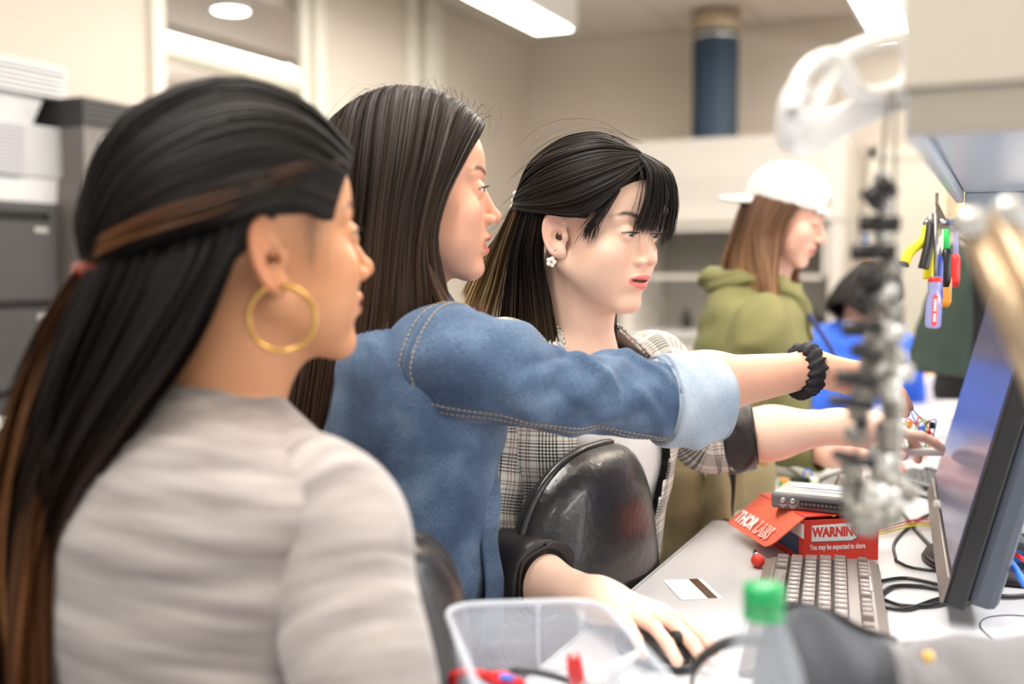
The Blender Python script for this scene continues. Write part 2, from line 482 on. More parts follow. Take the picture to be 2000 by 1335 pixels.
SK_C, SK_R = np.array([0, -.6, 4.0]), np.array([7.2, 9.1, 7.4])
def strands(sheets, seed=1, M=18, skull=True, skull_off=.35):
    """sheets: (guides, count, thickness_cm, width_cm, jitter_cm, root colour, tip colour[, wave]); guides: lists of control points, local cm"""
    rng = np.random.default_rng(seed)
    Vs, Fs, Cs = [], [], []; base = 0
    for sh in sheets:
        guides, cnt, thick, wid, jit, c0, c1 = sh[:7]; wave = sh[7] if len(sh) > 7 else .0
        G = np.array([crom(np.array(g, float), M) for g in guides])           # ng, M, 3
        ng = len(G)
        s = rng.random(cnt)*(ng-1); i = np.minimum(s.astype(int), ng-2); fr = (s-i)[:, None, None]
        if ng >= 3:                                                              # smooth between guides
            E = np.concatenate([2*G[:1]-G[1:2], G, 2*G[-1:]-G[-2:-1]])
            p0, p1, p2, p3 = E[i], E[i+1], E[i+2], E[i+3]
            S = .5*(2*p1+(p2-p0)*fr+(2*p0-5*p1+4*p2-p3)*fr**2+(3*p1-p0-3*p2+p3)*fr**3)
        else: S = G[i]*(1-fr)+G[i+1]*fr
        t = np.linspace(0, 1, M)
        clump = rng.normal(size=(40, 3)); cid = (s/(ng-1)*39.99).astype(int)
        S = S+clump[cid][:, None, :]*(jit*.6*t**1.5)[None, :, None]
        S += rng.normal(size=(cnt, 1, 3))*(jit*(.25+.75*t))[None, :, None]
        if wave:
            ph = (clump[cid][:, :1]*1.3+rng.random((cnt, 1))*.8)
            S += wave*np.sin(t[None, :]*9+ph*2)[:, :, None]*t[None, :, None]*np.array([.7, 1., 0])
        cen = np.array([0, -1.2, 0])
        o = S.copy(); o[:, :, 2] = np.where(S[:, :, 2] > 3.0, S[:, :, 2]-3.0, 0); o[:, :, 1] += 1.0
        out = o/(np.linalg.norm(o, axis=2, keepdims=True)+1e-6)
        S += out*(rng.random((cnt, 1, 1))*thick)
        if skull:
            off = skull_off
            q = (S-SK_C)/(SK_R+off); L = np.linalg.norm(q, axis=2, keepdims=True)
            S = np.where((L < 1) & (S[:, :, 2:3] > -5), SK_C+(S-SK_C)/np.maximum(L, .2), S)
        tg = np.gradient(S, axis=1); tg /= np.linalg.norm(tg, axis=2, keepdims=True)+1e-9
        roll = rng.normal(size=(cnt, 1, 1))*.5
        side = np.cross(tg, out); side /= np.linalg.norm(side, axis=2, keepdims=True)+1e-9
        nn = np.cross(side, tg)
        side = side*np.cos(roll)+nn*np.sin(roll)
        wt = wid*(.55+.9*rng.random((cnt, 1)))*np.clip(np.minimum((t+.04)*9, (1.02-t)*5), 0.06, 1)[None, :]
        A = S-side*wt[:, :, None]*.5; Bv = S+side*wt[:, :, None]*.5
        V = np.stack([A, Bv], 2).reshape(cnt, M*2, 3)
        idx = np.arange(M-1)*2
        q4 = np.stack([idx, idx+1, idx+3, idx+2], 1)
        F = (np.arange(cnt)[:, None, None]*(2*M)+q4[None]).reshape(-1, 4)+base
        tint = (.72+.56*rng.random((cnt, 1, 1)))*(1+.25*clump[cid][:, :1, None]*.5)
        mixt = np.clip((t[None, :, None]-.25-rng.random((cnt, 1, 1))*.3)/.45, 0, 1)
        C = (np.array(c0)*(1-mixt)+np.array(c1)*mixt)*np.clip(tint, .4, 1.7)
        Vs.append(V.reshape(-1, 3)); Fs.append(F); Cs.append(np.repeat(C, 2, axis=1).reshape(-1, 3)); base += cnt*2*M
    return np.concatenate(Vs), np.concatenate(Fs), np.clip(np.concatenate(Cs), 0, 1)

def mirror(guides): return [[(-x, y, z) for x, y, z in g] for g in guides]

def hair_cap(cut, off=.45, h=.3, more=None):
    """solid cap under the strands: cranium grown by off where cut(p) < 0"""
    def f(p):
        d = ell(p, SK_C, SK_R+off)
        q = p.copy(); q[:, 0] = np.abs(q[:, 0])
        d = smin(d, ell(q, (0, 2.0, 3.6), np.array([6.2, 6.75, 6.2])+off*.9), 1.6)
        d = smax(d, cut(q), .6)
        d = smax(d, -(ell(p, SK_C, SK_R-1.2)), .5)
        if more: d = more(p, d)
        return d
    return surfnets(f, (-10, -13, -9), (10, 11, 14), h)

class Person:
    def __init__(s, base, label, o, R, k, scale=1.0):
        s.root = thing('person', base, label, 'person')
        s.o, s.R, s.k, s.sc = np.asarray(o), R, k, scale*.01
        s.bV, s.bF, s.bC = [], [], []
    def w(s, V): return s.o+(np.asarray(V)*s.sc)@s.R.T
    def loc(s, W): return ((np.asarray(W)-s.o)@s.R)/s.sc
    def body_add(s, V, F, C):
        n = sum(len(v) for v in s.bV); s.bV.append(V); s.bC.append(C)
        F = np.asarray(F)
        if F.shape[1] == 3: F = np.concatenate([F, F[:, 2:]], 1)
        s.bF.append(F+n)
    def head(s, h=.2, gaze=(0, 1, 0)):
        V, F, C = make_head(s.k, h); s.body_add(s.w(V), F, C)
        s.gaze = gaze
    def finish_body(s, mat_skin, mat_eye, mat_dark):
        s.body = put('body', mesh_data('body', np.concatenate(s.bV), np.concatenate(s.bF), True, np.concatenate(s.bC)), mat_skin, s.root)
        for sx in (1, -1):
            V, F, C = make_eye(s.k, s.gaze)
            e = put('eye', mesh_data('eye', s.w(V+np.array([sx*3.1, 7.25, .3])), F, True, C), mat_eye, s.root)
            Vl, Fl = [], []                       # lashes
            au = math.radians(s.k.get('lid', (16, 14))[0])
            for i in range(22):
                a = -1.05+2.1*i/21; xx = 1.34*math.sin(a); yy = 1.34*math.cos(a)*math.cos(au)
                zz = (yy*math.sin(au)+.05*xx*sx*sx-.045*xx*xx)/math.cos(au)
                b = np.array([xx, yy, zz]); d = nrm(np.array([xx*.9, yy*1.0, .35]))*.62+np.array([0, 0, .1])
                Vl += [b+(-.05, 0, 0), b+(.05, 0, 0), b+d*.6+(0, 0, -.06), b+d]; n = 4*i
                Fl += [(n, n+1, n+2, n+2), (n+2, n+1, n+3, n+3)]
            Vl = np.array(Vl); Vl[:, 0] *= sx
            Fl = [tuple(dict.fromkeys(q)) for q in Fl]
            put('eyelashes', mesh_data('eyelashes', s.w(Vl+np.array([sx*3.1, 7.25, .3])), Fl, False), mat_dark, s.root)
    def hair(s, sheets, m, cap=None, seed=1, name='hair', capcol=(.02, .013, .01), M=18, skull_off=.35):
        V, F, C = strands(sheets, seed, M, True, skull_off)
        if cap is not None:
            Vc, Fc = cap; F = np.concatenate([F, Fc+len(V)]); V = np.concatenate([V, Vc]); C = np.concatenate([C, np.tile(capcol, (len(Vc), 1))])
        o = put(name, mesh_data(name, s.w(V), F, True, C), m, s.root)
        o['kind'] = 'stuff'
        return o
    def skin_sdf(s, f, lo, hi, h, colfn=None):
        V, F = surfnets(f, lo, hi, h)
        C = np.tile(np.array(s.k['skin']), (len(V), 1)) if colfn is None else colfn(V)
        s.body_add(V, F, C)

def hand_parts(W, fwd, palm, side, curls, spread=(.18, .05, -.06, -.18), thumb=(.6, .5, .3), size=1.0):
    """capsule list of a hand. W wrist point, fwd along the hand, palm: direction the palm faces, side: towards the thumb.
       curls: four (a, b, c) flexions in radians index..little; thumb: (out, down, bend)"""
    fwd = nrm(fwd); palm = nrm(palm-fwd*np.dot(palm, fwd)); side = nrm(np.cross(fwd, palm)*np.sign(np.dot(np.cross(fwd, palm), side)))
    q = []; m = .01*size
    pt = lambda a, b, c: W+m*(fwd*a+side*b+palm*c)
    q.append(('b', pt(0, 0, 0), pt(3.0, .6, 0), 2.25*m, 1.7*m)); q.append(('b', pt(0, -.2, 0), pt(3.0, -1.0, .1), 2.1*m, 1.55*m))
    roots = [(8.2, 2.6), (8.6, .85), (8.2, -.85), (7.3, -2.4)]
    lens = [(4.2, 2.5, 2.0), (4.6, 2.9, 2.1), (4.2, 2.7, 2.1), (3.3, 2.0, 1.9)]; rad = [.88, .9, .85, .76]
    nails = []
    for (a, b), L, r, c, sp in zip(roots, lens, rad, curls, spread):
        root = pt(a, b, .15*abs(b)*.4)
        q.append(('b', pt(2.2, b*.62, 0), root, 1.45*m, 1.08*m))
        p0 = root; ang = 0; d0 = nrm(fwd*math.cos(sp)+side*math.sin(sp)); rr = r
        for Lj, cj, j in zip(L, c, range(3)):
            ang += cj; d = d0*math.cos(ang)+palm*math.sin(ang)
            p1 = p0+d*Lj*m
            q.append(('f', p0, p1, rr*m, (rr-.07)*m)); rr -= .07; p0 = p1
        nn = -(palm*math.cos(ang)-d0*math.sin(ang))
        nails.append((p0-d*.45*m+nn*rr*.62*m, d, nn, rr*m))
    o, dn, be = thumb
    d = nrm(fwd*math.cos(o)*.9+side*math.sin(o)+palm*dn)
    p0 = pt(1.2, 1.6, .5); p1 = p0+d*4.0*m; d2 = nrm(d+fwd*be*.8-side*be*.35+palm*be*.25); p2 = p1+d2*3.0*m; d3 = nrm(d2+fwd*be*.4-side*be*.25); p3 = p2+d3*2.3*m
    q += [('b', p0, p1, 1.75*m, 1.15*m), ('f', p1, p2, 1.05*m, .98*m), ('f', p2, p3, .98*m, .82*m)]
    nt = nrm(-palm*.6+side*.8); nt = nrm(nt-d3*np.dot(nt, d3)); nails.append((p3-d3*.45*m+nt*.55*m, d3, nt, .9*m))
    return q, nails

def arm_fn(bones, hand):
    def f(p):
        d = None
        for (a, b, ra, rb) in bones:
            c = caps(p, a, b, ra, rb); d = c if d is None else smin(d, c, .03)
        pal = None; fing = None
        for (t, a, b, ra, rb) in hand:
            c = caps(p, a, b, ra, rb)
            if t == 'b': pal = c if pal is None else smin(pal, c, .012)
            else: fing = c if fing is None else smin(fing, c, .0022)
        if pal is not None:
            d = smin(d, pal, .02)
            d = smin(d, fing, .005)
        return d
    return f

def add_arm(P_, bones, hand, nails, mat_nail, h=.0028):
    pts = np.array([c for b in bones for c in (b[0], b[1])]+[c for q in hand for c in (q[1], q[2])])
    V, F = surfnets(arm_fn(bones, hand), pts.min(0)-.07, pts.max(0)+.07, h)
    base = np.array(P_.k['skin']); C = np.tile(base, (len(V), 1))
    tips = [q[2] for q in hand if q[0] == 'f'][2::3]
    for t in [q[2] for q in hand if q[0] == 'f']+[q[1] for q in hand if q[0] == 'f']:
        m = .3*np.exp(-(np.linalg.norm(V-t, axis=1)/.011)**2)[:, None]; C = C*(1-m)+np.array(P_.k['blush'])*m
    P_.body_add(V, F, C)
    mb = MB()
    for (c, d, n, r) in nails:
        s = np.cross(d, n); Vn = []; nu, nv = 7, 6
        for i in range(nv+1):
            for j in range(nu+1):
                a = -1.0+2.0*j/nu; u = -.55+1.1*i/nv
                wv = (1-.25*max(0, u*1.6)**3)
                Vn.append(c+d*(u*r*.95)+s*(math.sin(a)*r*.78*wv)+n*(math.cos(a)*r*.5-r*.08+.0004))
        mb.add(Vn, [(i*(nu+1)+j, i*(nu+1)+j+1, (i+1)*(nu+1)+j+1, (i+1)*(nu+1)+j) for i in range(nv) for j in range(nu)])
    if nails: mb.build('fingernails', mat_nail, P_.root, True)

# ---------------------------------------------------------------- cloth lofts
def wrapd(a): return (a+math.pi) % (2*math.pi)-math.pi

class Loft:
    """surface swept over rings; ring i: centre, axes A (v=0) and B (v=90 deg), radii a+, a-, b+, b-, exponent"""
    def __init__(s, C, A, B, ra, rb, ra2=None, rb2=None, e=2.0, n=64, disp=None):
        s.C, s.A, s.B = map(np.asarray, (C, A, B)); m = len(s.C)
        s.ra = np.broadcast_to(np.asarray(ra, float), (m,)); s.rb = np.broadcast_to(np.asarray(rb, float), (m,))
        s.ra2 = s.ra if ra2 is None else np.broadcast_to(np.asarray(ra2, float), (m,)); s.rb2 = s.rb if rb2 is None else np.broadcast_to(np.asarray(rb2, float), (m,))
        s.e = np.broadcast_to(np.asarray(e, float), (m,)); s.n = n; s.disp = disp
        s.u = np.concatenate([[0], np.cumsum(np.linalg.norm(np.diff(s.C, axis=0), axis=1))])
    def pts(s, ui, v, off=0.):
        """ui: fractional ring index array, v: angle array"""
        ui = np.asarray(ui, float); v = np.asarray(v, float)
        i = np.clip(ui.astype(int), 0, len(s.C)-2); f = ui-i
        L = lambda X: X[i]*(1-f)[..., None]+X[i+1]*f[..., None] if X.ndim == 2 else X[i]*(1-f)+X[i+1]*f
        c, sn = np.cos(v), np.sin(v); e = 2/L(s.e)
        ca = np.sign(c)*np.abs(c)**e; sb = np.sign(sn)*np.abs(sn)**e
        a = np.where(c >= 0, L(s.ra), L(s.ra2)); b = np.where(sn >= 0, L(s.rb), L(s.rb2))
        u = L(s.u)
        d = (s.disp(u, v) if s.disp else 0)+off
        k = 1+d/np.maximum(np.sqrt((a*ca)**2+(b*sb)**2), .01)
        return L(s.C)+L(s.A)*(a*ca*k)[..., None]+L(s.B)*(b*sb*k)[..., None]
    def grid(s, nr=None, cap0=False, cap1=False):
        m = len(s.C) if nr is None else nr
        ui = np.linspace(0, len(s.C)-1, m); v = np.linspace(0, 2*math.pi, s.n, endpoint=False)
        U, Vv = np.meshgrid(ui, v, indexing='ij')
        X = s.pts(U.ravel(), Vv.ravel())
        i, j = np.meshgrid(np.arange(m-1), np.arange(s.n), indexing='ij'); j2 = (j+1) % s.n
        F = np.stack([i*s.n+j, i*s.n+j2, (i+1)*s.n+j2, (i+1)*s.n+j], -1).reshape(-1, 4)
        ul = np.interp(U.ravel(), np.arange(len(s.C)), s.u)
        r = .5*(s.ra.mean()+s.rb.mean())
        uv = np.stack([ul, wrapd(Vv.ravel())*r, np.zeros(len(X))], 1)
        if cap0 or cap1:
            ext = []; F = list(F)
            for ring, flag, fl in ((0, cap0, True), (m-1, cap1, False)):
                if not flag: continue
                c = len(X)+len(ext); ext.append(X[ring*s.n:(ring+1)*s.n].mean(0))
                for q in range(s.n):
                    a, b = ring*s.n+q, ring*s.n+(q+1) % s.n
                    F.append(np.array([c, b, a, a]) if fl else np.array([c, a, b, b]))
            X = np.vstack([X, ext]); uv = np.vstack([uv, np.zeros((len(ext), 3))]); F = np.array(F)
            F = [tuple(dict.fromkeys(int(z) for z in q)) for q in F]
        return X, F, uv

def path_loft(pts, ra, rb, up, m=80, n=64, disp=None, e=2.0):
    """tube along a smooth path; v=0 points along 'up'"""
    C = crom(np.asarray(pts, float), m); t = np.gradient(C, axis=0); t /= np.linalg.norm(t, axis=1)[:, None]
    A = []; N = np.asarray(up, float)
    for i in range(m): N = nrm(N-t[i]*np.dot(N, t[i])); A.append(N)
    A = np.array(A); B = np.cross(t, A)
    return Loft(C, A, B, crom(list(ra), m), crom(list(rb), m), e=e, n=n, disp=disp)

def folds(specs, noise=.0, seed=0):
    """specs: (u0, v0 deg, amp, width, slant, vspan deg)"""
    rng = np.random.default_rng(seed); ph = rng.random((6, 3))*6.28
    def d(u, v):
        r = np.zeros_like(u)
        for (u0, v0, a, wd, sl, vsn) in specs:
            dv = wrapd(v-math.radians(v0)); x = u-u0-sl*dv
            r = r+a*np.exp(-(x/wd)**2)*np.exp(-(dv/math.radians(vsn))**2)
        if noise:
            for k in range(6):
                r = r+noise/3*np.sin(u*(18+17*k)+ph[k, 0]+(1+k % 3)*v+2*np.sin(v+ph[k, 1]))*np.sin((1+k % 2)*v+ph[k, 2])
        return r
    return d

def torso_loft(nb, R, rings, n=96, m=70, disp=None, lean=None, e=2.3):
    """rings: (down, half width, front, back, forward shift) in metres below the neck base nb; R columns right, forward, up"""
    r = np.array(rings, float); r = crom(r, m)
    C = nb-R[:, 2]*r[:, :1]+R[:, 1]*r[:, 4:5]
    if lean is not None: C = C+np.asarray(lean)*r[:, :1]
    A = np.tile(R[:, 1], (m, 1)); B = np.tile(-R[:, 0], (m, 1))
    return Loft(C, A, B, np.maximum(r[:, 2], .01), np.maximum(r[:, 1], .01), np.maximum(r[:, 3], .01), np.maximum(r[:, 1], .01), e=e, n=n, disp=disp)

def cloth(name, loft, m, parent, thick=.0, cap0=False, cap1=False, label=None, nr=None):
    X, F, uv = loft.grid(nr, cap0, cap1)
    o = put(name, mesh_data(name, X, F, True, uv=uv), m, parent, label)
    if thick:
        md = o.modifiers.new('thickness', 'SOLIDIFY'); md.thickness = thick; md.offset = -1
    return o
# ---------------------------------------------------------------- the room
M_wall = mat('wall_paint', srgb(210, 199, 184), .8, noise=(3, .02), bump=(180, .05))
M_trim = mat('trim_paint', srgb(226, 220, 206), .55, noise=(4, .02))
M_trimd = mat('trim_shadow_gap', srgb(176, 170, 148), .6, noise=(4, .03))
M_tile = mat('ceiling_tile', srgb(226, 218, 208), .9, noise=(90, .04), bump=(120, .2))
M_grid = mat('ceiling_grid', srgb(196, 188, 178), .6, noise=(5, .02))
M_floor = mat('carpet', srgb(118, 118, 116), .95, noise=(160, .35), bump=(250, .6))
M_white = mat('white_enamel', srgb(236, 233, 228), .35, noise=(4, .02))
M_char = mat('charcoal_steel', srgb(64, 62, 62), .45, noise=(30, .06), bump=(500, .05))
M_black = mat('black_plastic', srgb(26, 25, 26), .4, noise=(60, .15))
M_grey = mat('grey_steel', srgb(122, 116, 112), .45, noise=(30, .05), bump=(500, .04))
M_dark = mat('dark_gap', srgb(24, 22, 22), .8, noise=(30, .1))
M_lamp = mat('lamp_diffuser', (1, 1, 1), .5, emit=((1, .97, .92), 9), noise=(10, .01))
M_glass = mat('window_glass', (1, 1, 1), .03, trans=1., ior=1.02, noise=(5, .005))
M_chrome = mat('chrome', (.75, .74, .72), .18, 1., noise=(30, .05))
M_label = mat('paper_label', srgb(238, 236, 230), .7, noise=(30, .03))
M_wp = mat('white_plastic', srgb(226, 226, 226), .4, noise=(20, .02))

ZC, XL, YF = 3.12, -3.5, 7.86
struct(MB().span((-7, -2.5, -.06), (4.2, 8.2, 0)).build('floor', M_floor))
cl = struct(MB().span((XL-.1, -2.5, ZC+.03), (4.2, 8.1, ZC+.12)).build('ceiling', M_grid))
tm = None
for i in range(9):
    for j in range(8):
        x0, y0 = XL+.02+i*.615, YF-.01-(j+1)*1.225
        if tm is None:
            mb = MB(); mb.box((0, 0, 0), (.597, 1.207, .03), None, .004, 1); tm = mesh_data('ceiling_tile', mb.V, mb.F, False); tm.materials.append(M_tile)
        o = bpy.data.objects.new('ceiling_tile', tm); sc.collection.objects.link(o); o.parent = cl
        o.location = (x0+.3, y0+.61, ZC+.02)
for i in range(10): MB().box((XL+.02+i*.615-.004, (YF-2)/2, ZC+.012), (.022, YF+2, .012)).build('ceiling_rail', M_grid, cl)
# left wall with a glazed opening
wl = struct(MB().span((XL-.12, -2.5, 0), (XL, 3.78, ZC+.03)).span((XL-.12, 5.02, 0), (XL, YF+.1, ZC+.03)).span((XL-.12, 3.78, 3.02), (XL, 5.02, ZC+.03)).build('wall_left', M_wall))
wb = struct(MB().span((XL-.12, YF, 0), (1.6, YF+.12, ZC+.03)).build('wall_back', M_wall))
struct(MB().span((XL, 3.72, 0), (XL+.035, 3.80, ZC), .004).span((XL, 4.83, 0), (XL+.035, 5.05, ZC), .004).span((XL-.10, 3.80, 2.33), (XL+.03, 4.9, 2.385), .004).build('trim_1', M_trim))
struct(MB().span((XL+.036, 4.90, 0), (XL+.042, 4.94, ZC)).span((XL+.001, 3.80, 2.30), (XL+.02, 4.85, 2.329)).build('trim_2', M_trimd))  # strip below the transom rail draws its shadow line as darker colour
struct(MB().span((XL, 5.93, 0), (XL+.05, 6.06, ZC), .004).span((XL, 6.14, 0), (XL+.06, 6.30, ZC), .004).span((XL, 6.36, 0), (XL+.03, 6.42, ZC), .004).build('trim_3', M_trim))
struct(MB().span((XL+.001, 6.06, 0), (XL+.012, 6.14, ZC)).build('trim_4', M_trimd))
struct(MB().span((XL-.07, 3.80, 2.40), (XL-.06, 4.84, 3.02)).build('window_1', M_glass))
w2 = struct(MB().span((XL-.07, 3.80, .1), (XL-.06, 4.84, 2.28)).build('window_2', M_glass))
MB().span((XL-.085, 4.45, .1), (XL-.04, 4.50, 2.28)).build('mullion', M_trim, w2)
struct(MB().span((XL, -2.5, 0), (XL+.012, 3.72, .1), .002).span((XL, 5.05, 0), (XL+.012, 5.93, .1), .002).build('baseboard_left', M_dark))
# corridor seen through the glass
M_cor = mat('corridor_paint', srgb(222, 206, 194), .8, noise=(3, .03))
struct(MB().span((-6.4, 2.0, 0), (-6.3, 8.2, 3.1)).span((-6.4, 8.1, 0), (XL-.12, 8.2, 3.1)).build('wall_corridor', M_cor))
struct(MB().span((-6.4, 2.0, 2.78), (XL-.12, 8.2, 2.86)).build('ceiling_corridor', M_tile))
t = thing('corridor_lamp', (-4.55, 5.6, 2.74), 'long bright lamp on the corridor ceiling seen through the transom', 'lamp')
MB().span((-4.62, 4.85, 2.735), (-4.48, 6.35, 2.78), .005).build('housing', M_white, t); MB().span((-4.60, 4.88, 2.728), (-4.50, 6.32, 2.734)).build('diffuser', M_lamp, t)
t = thing('downlight', (-3.85, 4.72, 2.75), 'small round downlight in the corridor ceiling behind the transom', 'lamp')
MB().lathe([(.10, 0), (.11, .01), (.11, .03)], (-3.85, 4.72, 2.75)).build('ring', M_white, t, True); MB().lathe([(.09, -.004), (.095, 0)], (-3.85, 4.72, 2.75)).build('diffuser', M_lamp, t)
area('corridor_lamp_light', (-4.55, 5.6, 2.70), .12, 1.4, 16, (1, .95, .88))
area('corridor_added_wash', (-5.3, 5.2, 1.9), .5, 2.5, 22, (1, .93, .86), (math.pi, 0, 0))  # added upward light without a fixture, lifts the corridor ceiling
# ceiling fixtures
for (x, y0, y1, lab) in ((-2.66, 2.9, 6.42, 'white box lamp on the ceiling near the corner above the denim jacket'), (-.72, 2.6, 7.55, 'bright strip lamp on the ceiling beside the hanging safety goggles'),
                         (1.25, 2.2, 5.2, 'ceiling strip lamp right of the bench'), (-.72, -1.2, 1.9, 'ceiling strip lamp above the camera'), (1.25, -1.2, 1.9, 'ceiling strip lamp right of the camera')):
    t = thing('ceiling_lamp', (x, (y0+y1)/2, 2.86), lab, 'lamp', 'ceiling strip lamps')
    MB().span((x-.15, y0, 2.87), (x+.15, y1, ZC+.005), .006).build('housing', M_white, t)
    MB().span((x-.12, y0+.03, 2.86), (x+.12, y1-.03, 2.869)).build('diffuser', M_lamp, t)
for y in (1.0, 3.8, 6.5):  # added housings, out of view, carrying the ceiling uplights
    t = thing('added_pendant', (.8, y, 2.5), f"added pendant housing of an unseen uplight right of the bench, {'nearest' if y < 2 else 'middle' if y < 5 else 'farthest'} one", 'lamp')
    MB().span((.65, y-1.2, 2.44), (.95, y+1.2, 2.50), .006).build('housing', M_white, t)
    for yy in (y-.9, y+.9): MB().cyl((.8, yy, 2.5), (.8, yy, ZC+.005), .006, 8).build('rod', M_chrome, t, True)
t = thing('smoke_detector', (-1.15, 6.3, ZC), 'small round detector on the ceiling above the blue duct', 'detector')
MB().lathe([(.05, -.035), (.065, -.02), (.07, 0.004)], (-1.15, 6.3, ZC)).build('detector_body', M_white, t, True)

# ---- charcoal lateral file with five drawers
xf, xb, y0, y1, zt = -3.02, -3.48, 1.86, 2.755, 1.585
t = thing('file_cabinet', (-3.25, 2.3, 0), 'charcoal lateral file cabinet with five drawers at the left edge', 'cabinet')
MB().span((xb, y0, 0.02), (xf-.02, y1, zt), .003).build('carcass', M_char, t)
MB().span((xf-.02, y0, 0.0), (xf, y0+.03, zt), .002).span((xf-.02, y1-.03, 0), (xf, y1, zt), .002).span((xf-.02, y0+.0302, zt-.035), (xf, y1-.0302, zt), .002).span((xf-.02, y0+.0302, 0), (xf, y1-.0302, .05), .002).build('front_frame', M_char, t)
dz = (zt-.04-.055)/5
for i in range(5):
    z0 = .055+i*dz
    d = MB().span((xf-.03, y0+.033, z0+.004), (xf+.004, y1-.033, z0+dz-.026), .003).build('drawer', M_char, t)
    MB().span((xf-.025, y0+.033, z0+dz-.026), (xf-.012, y1-.033, z0+dz-.002)).build('finger_pull', M_dark, d)
    MB().span((xf+.004, y1-.10, z0+dz-.062), (xf+.009, y1-.045, z0+dz-.044), .001).build('latch', M_chrome, d)
    MB().span((xf+.0045, y0+.36, z0+dz-.14), (xf+.006, y0+.46, z0+dz-.11)).build('card_label', M_label, d)
    if i == 2: MB().span((xf+.0045, y1-.30, z0+dz-.12), (xf+.006, y1-.145, z0+dz-.082)).build('card_label', M_label, d)
# ---- taller grey cabinet
xf, y0, y1, zt = -2.93, 2.80, 3.66, 1.955
t = thing('storage_cabinet', (-3.2, 3.2, 0), 'tall grey steel storage cabinet with ribbed top beside the black file cabinet', 'cabinet')
MB().span((-3.48, y0, .02), (xf-.02, y1, zt-.10), .003).build('carcass', M_grey, t)
MB().span((xf-.02, y0, 0), (xf, y0+.045, zt-.10), .002).span((xf-.02, y1-.045, 0), (xf, y1, zt-.10), .002).span((xf-.02, y0+.0452, zt-.20), (xf, y1-.0452, zt-.10), .002).span((xf-.02, y0+.0452, 0), (xf, y1-.0452, .08), .002).build('front_frame', M_grey, t)
MB().span((-3.48, y0-.005, zt-.10), (xf+.004, y1+.005, zt), .003).build('top_box', M_char, t)
for i in range(5): MB().span((-3.47, y0-.012, zt-.088+i*.018), (xf+.011, y1, zt-.078+i*.018), .002).build('rib', M_char, t)
for k in range(2):
    a, b = y0+.05+k*.38, y0+.05+(k+1)*.38-.006
    d = MB().span((xf-.018, a, .085), (xf+.002, b, zt-.205), .002).build('cabinet_door', M_grey, t)
    MB().span((xf+.002, b-.05 if k == 0 else a+.03, 1.0), (xf+.012, b-.03 if k == 0 else a+.05, 1.12), .003).build('door_handle', M_chrome, d)
MB().span((xf+.0005, y0+.085, zt-.165), (xf+.003, y0+.145, zt-.14), .001).build('name_plate', M_label, t)
# ---- white plastic trays nested on the file cabinet, box and lids on top
tray = None
def tray_mesh(w_, l_, h_, rim, label):
    mb = MB()
    a, b = w_/2, l_/2
    pts = lambda s_, z: [(-a*s_, -b*s_, z), (a*s_, -b*s_, z), (a*s_, b*s_, z), (-a*s_, b*s_, z)]
    V = pts(.93, 0)+pts(1.0, h_)+pts(1.0+rim/a, h_)+pts(1.0+rim/a, h_-.008)+pts(.985, h_-.008)+pts(.915, .004)
    F = [(0, 3, 2, 1)]+[(i+4*k, (i+1) % 4+4*k, (i+1) % 4+4*k+4, i+4*k+4) for k in (1, 2) for i in range(4)]
    F += [(i, (i+1) % 4, (i+1) % 4+16, i+16) for i in range(4)]+[(4+i, 4+(i+1) % 4, 20+(i+1) % 4, 20+i) for i in range(4)]+[(20, 21, 22, 23)]
    mb.add(V, F)
    mb.span((a*.99, -b*.28, h_-.013), (a*1.0+rim*.2, b*.02, h_-.002))
    return mesh_data(label, mb.V, mb.F, False)
tm1 = tray_mesh(.36, .80, .10, .016, 'nested_tray'); tm1.materials.append(M_wp)
M_slot = mat('tray_handle_slot', srgb(140, 138, 150), .5, noise=(40, .05))
ms = mesh_data('handle_slot', MB().box((0, 0, 0), (.006, .11, .006)).V, MB().box((0, 0, 0), (.006, .11, .006)).F, False); ms.materials.append(M_slot)
for i in range(13):
    o = bpy.data.objects.new('plastic_tray', tm1); sc.collection.objects.link(o); o.location = (-3.235, 2.45, 1.5875+i*.0135)
    o.scale = (1, 1, 1)
    nm = ['lowest', 'second', 'third', 'fourth', 'fifth', 'sixth', 'seventh', 'eighth', 'ninth', 'tenth', 'eleventh', 'twelfth', 'topmost'][i]
    tag(o, f'white plastic tray, {nm} of the nest on the file cabinet', 'tray', 'white trays nested on the file cabinet')
    s_ = bpy.data.objects.new('handle_slot', ms); sc.collection.objects.link(s_); s_.parent = o; s_.location = (.197, .14, .089)
zb = 1.5875+12*.0135+.101
t = thing('plastic_box', (-3.25, 2.4, zb), 'white plastic box with a printed paper label on top of the nested trays', 'box')
bx = MB()
V = [(-3.41, 2.06, zb), (-3.09, 2.06, zb), (-3.09, 2.72, zb), (-3.41, 2.72, zb), (-3.42, 2.05, zb+.10), (-3.075, 2.05, zb+.10), (-3.075, 2.76, zb+.10), (-3.42, 2.76, zb+.10)]
bx.add(V, [(0, 3, 2, 1), (4, 5, 6, 7), (0, 1, 5, 4), (1, 2, 6, 5), (2, 3, 7, 6), (3, 0, 4, 7)]); bx.build('box_body', M_wp, t)
M_lb = mat('blue_print', srgb(70, 120, 190), .6, noise=(40, .1)); M_lr = mat('red_print', srgb(214, 120, 120), .6, noise=(40, .1)); M_lo = mat('orange_print', srgb(230, 170, 90), .6, noise=(40, .1))
ly = 2.44
pl_ = MB().add([(-3.0855, ly-.28, zb+.012), (-3.0855, ly+.115, zb+.012), (-3.0715, ly+.115, zb+.098), (-3.0715, ly-.28, zb+.098)], [(0, 1, 2, 3)]).build('paper_label', M_label, t)
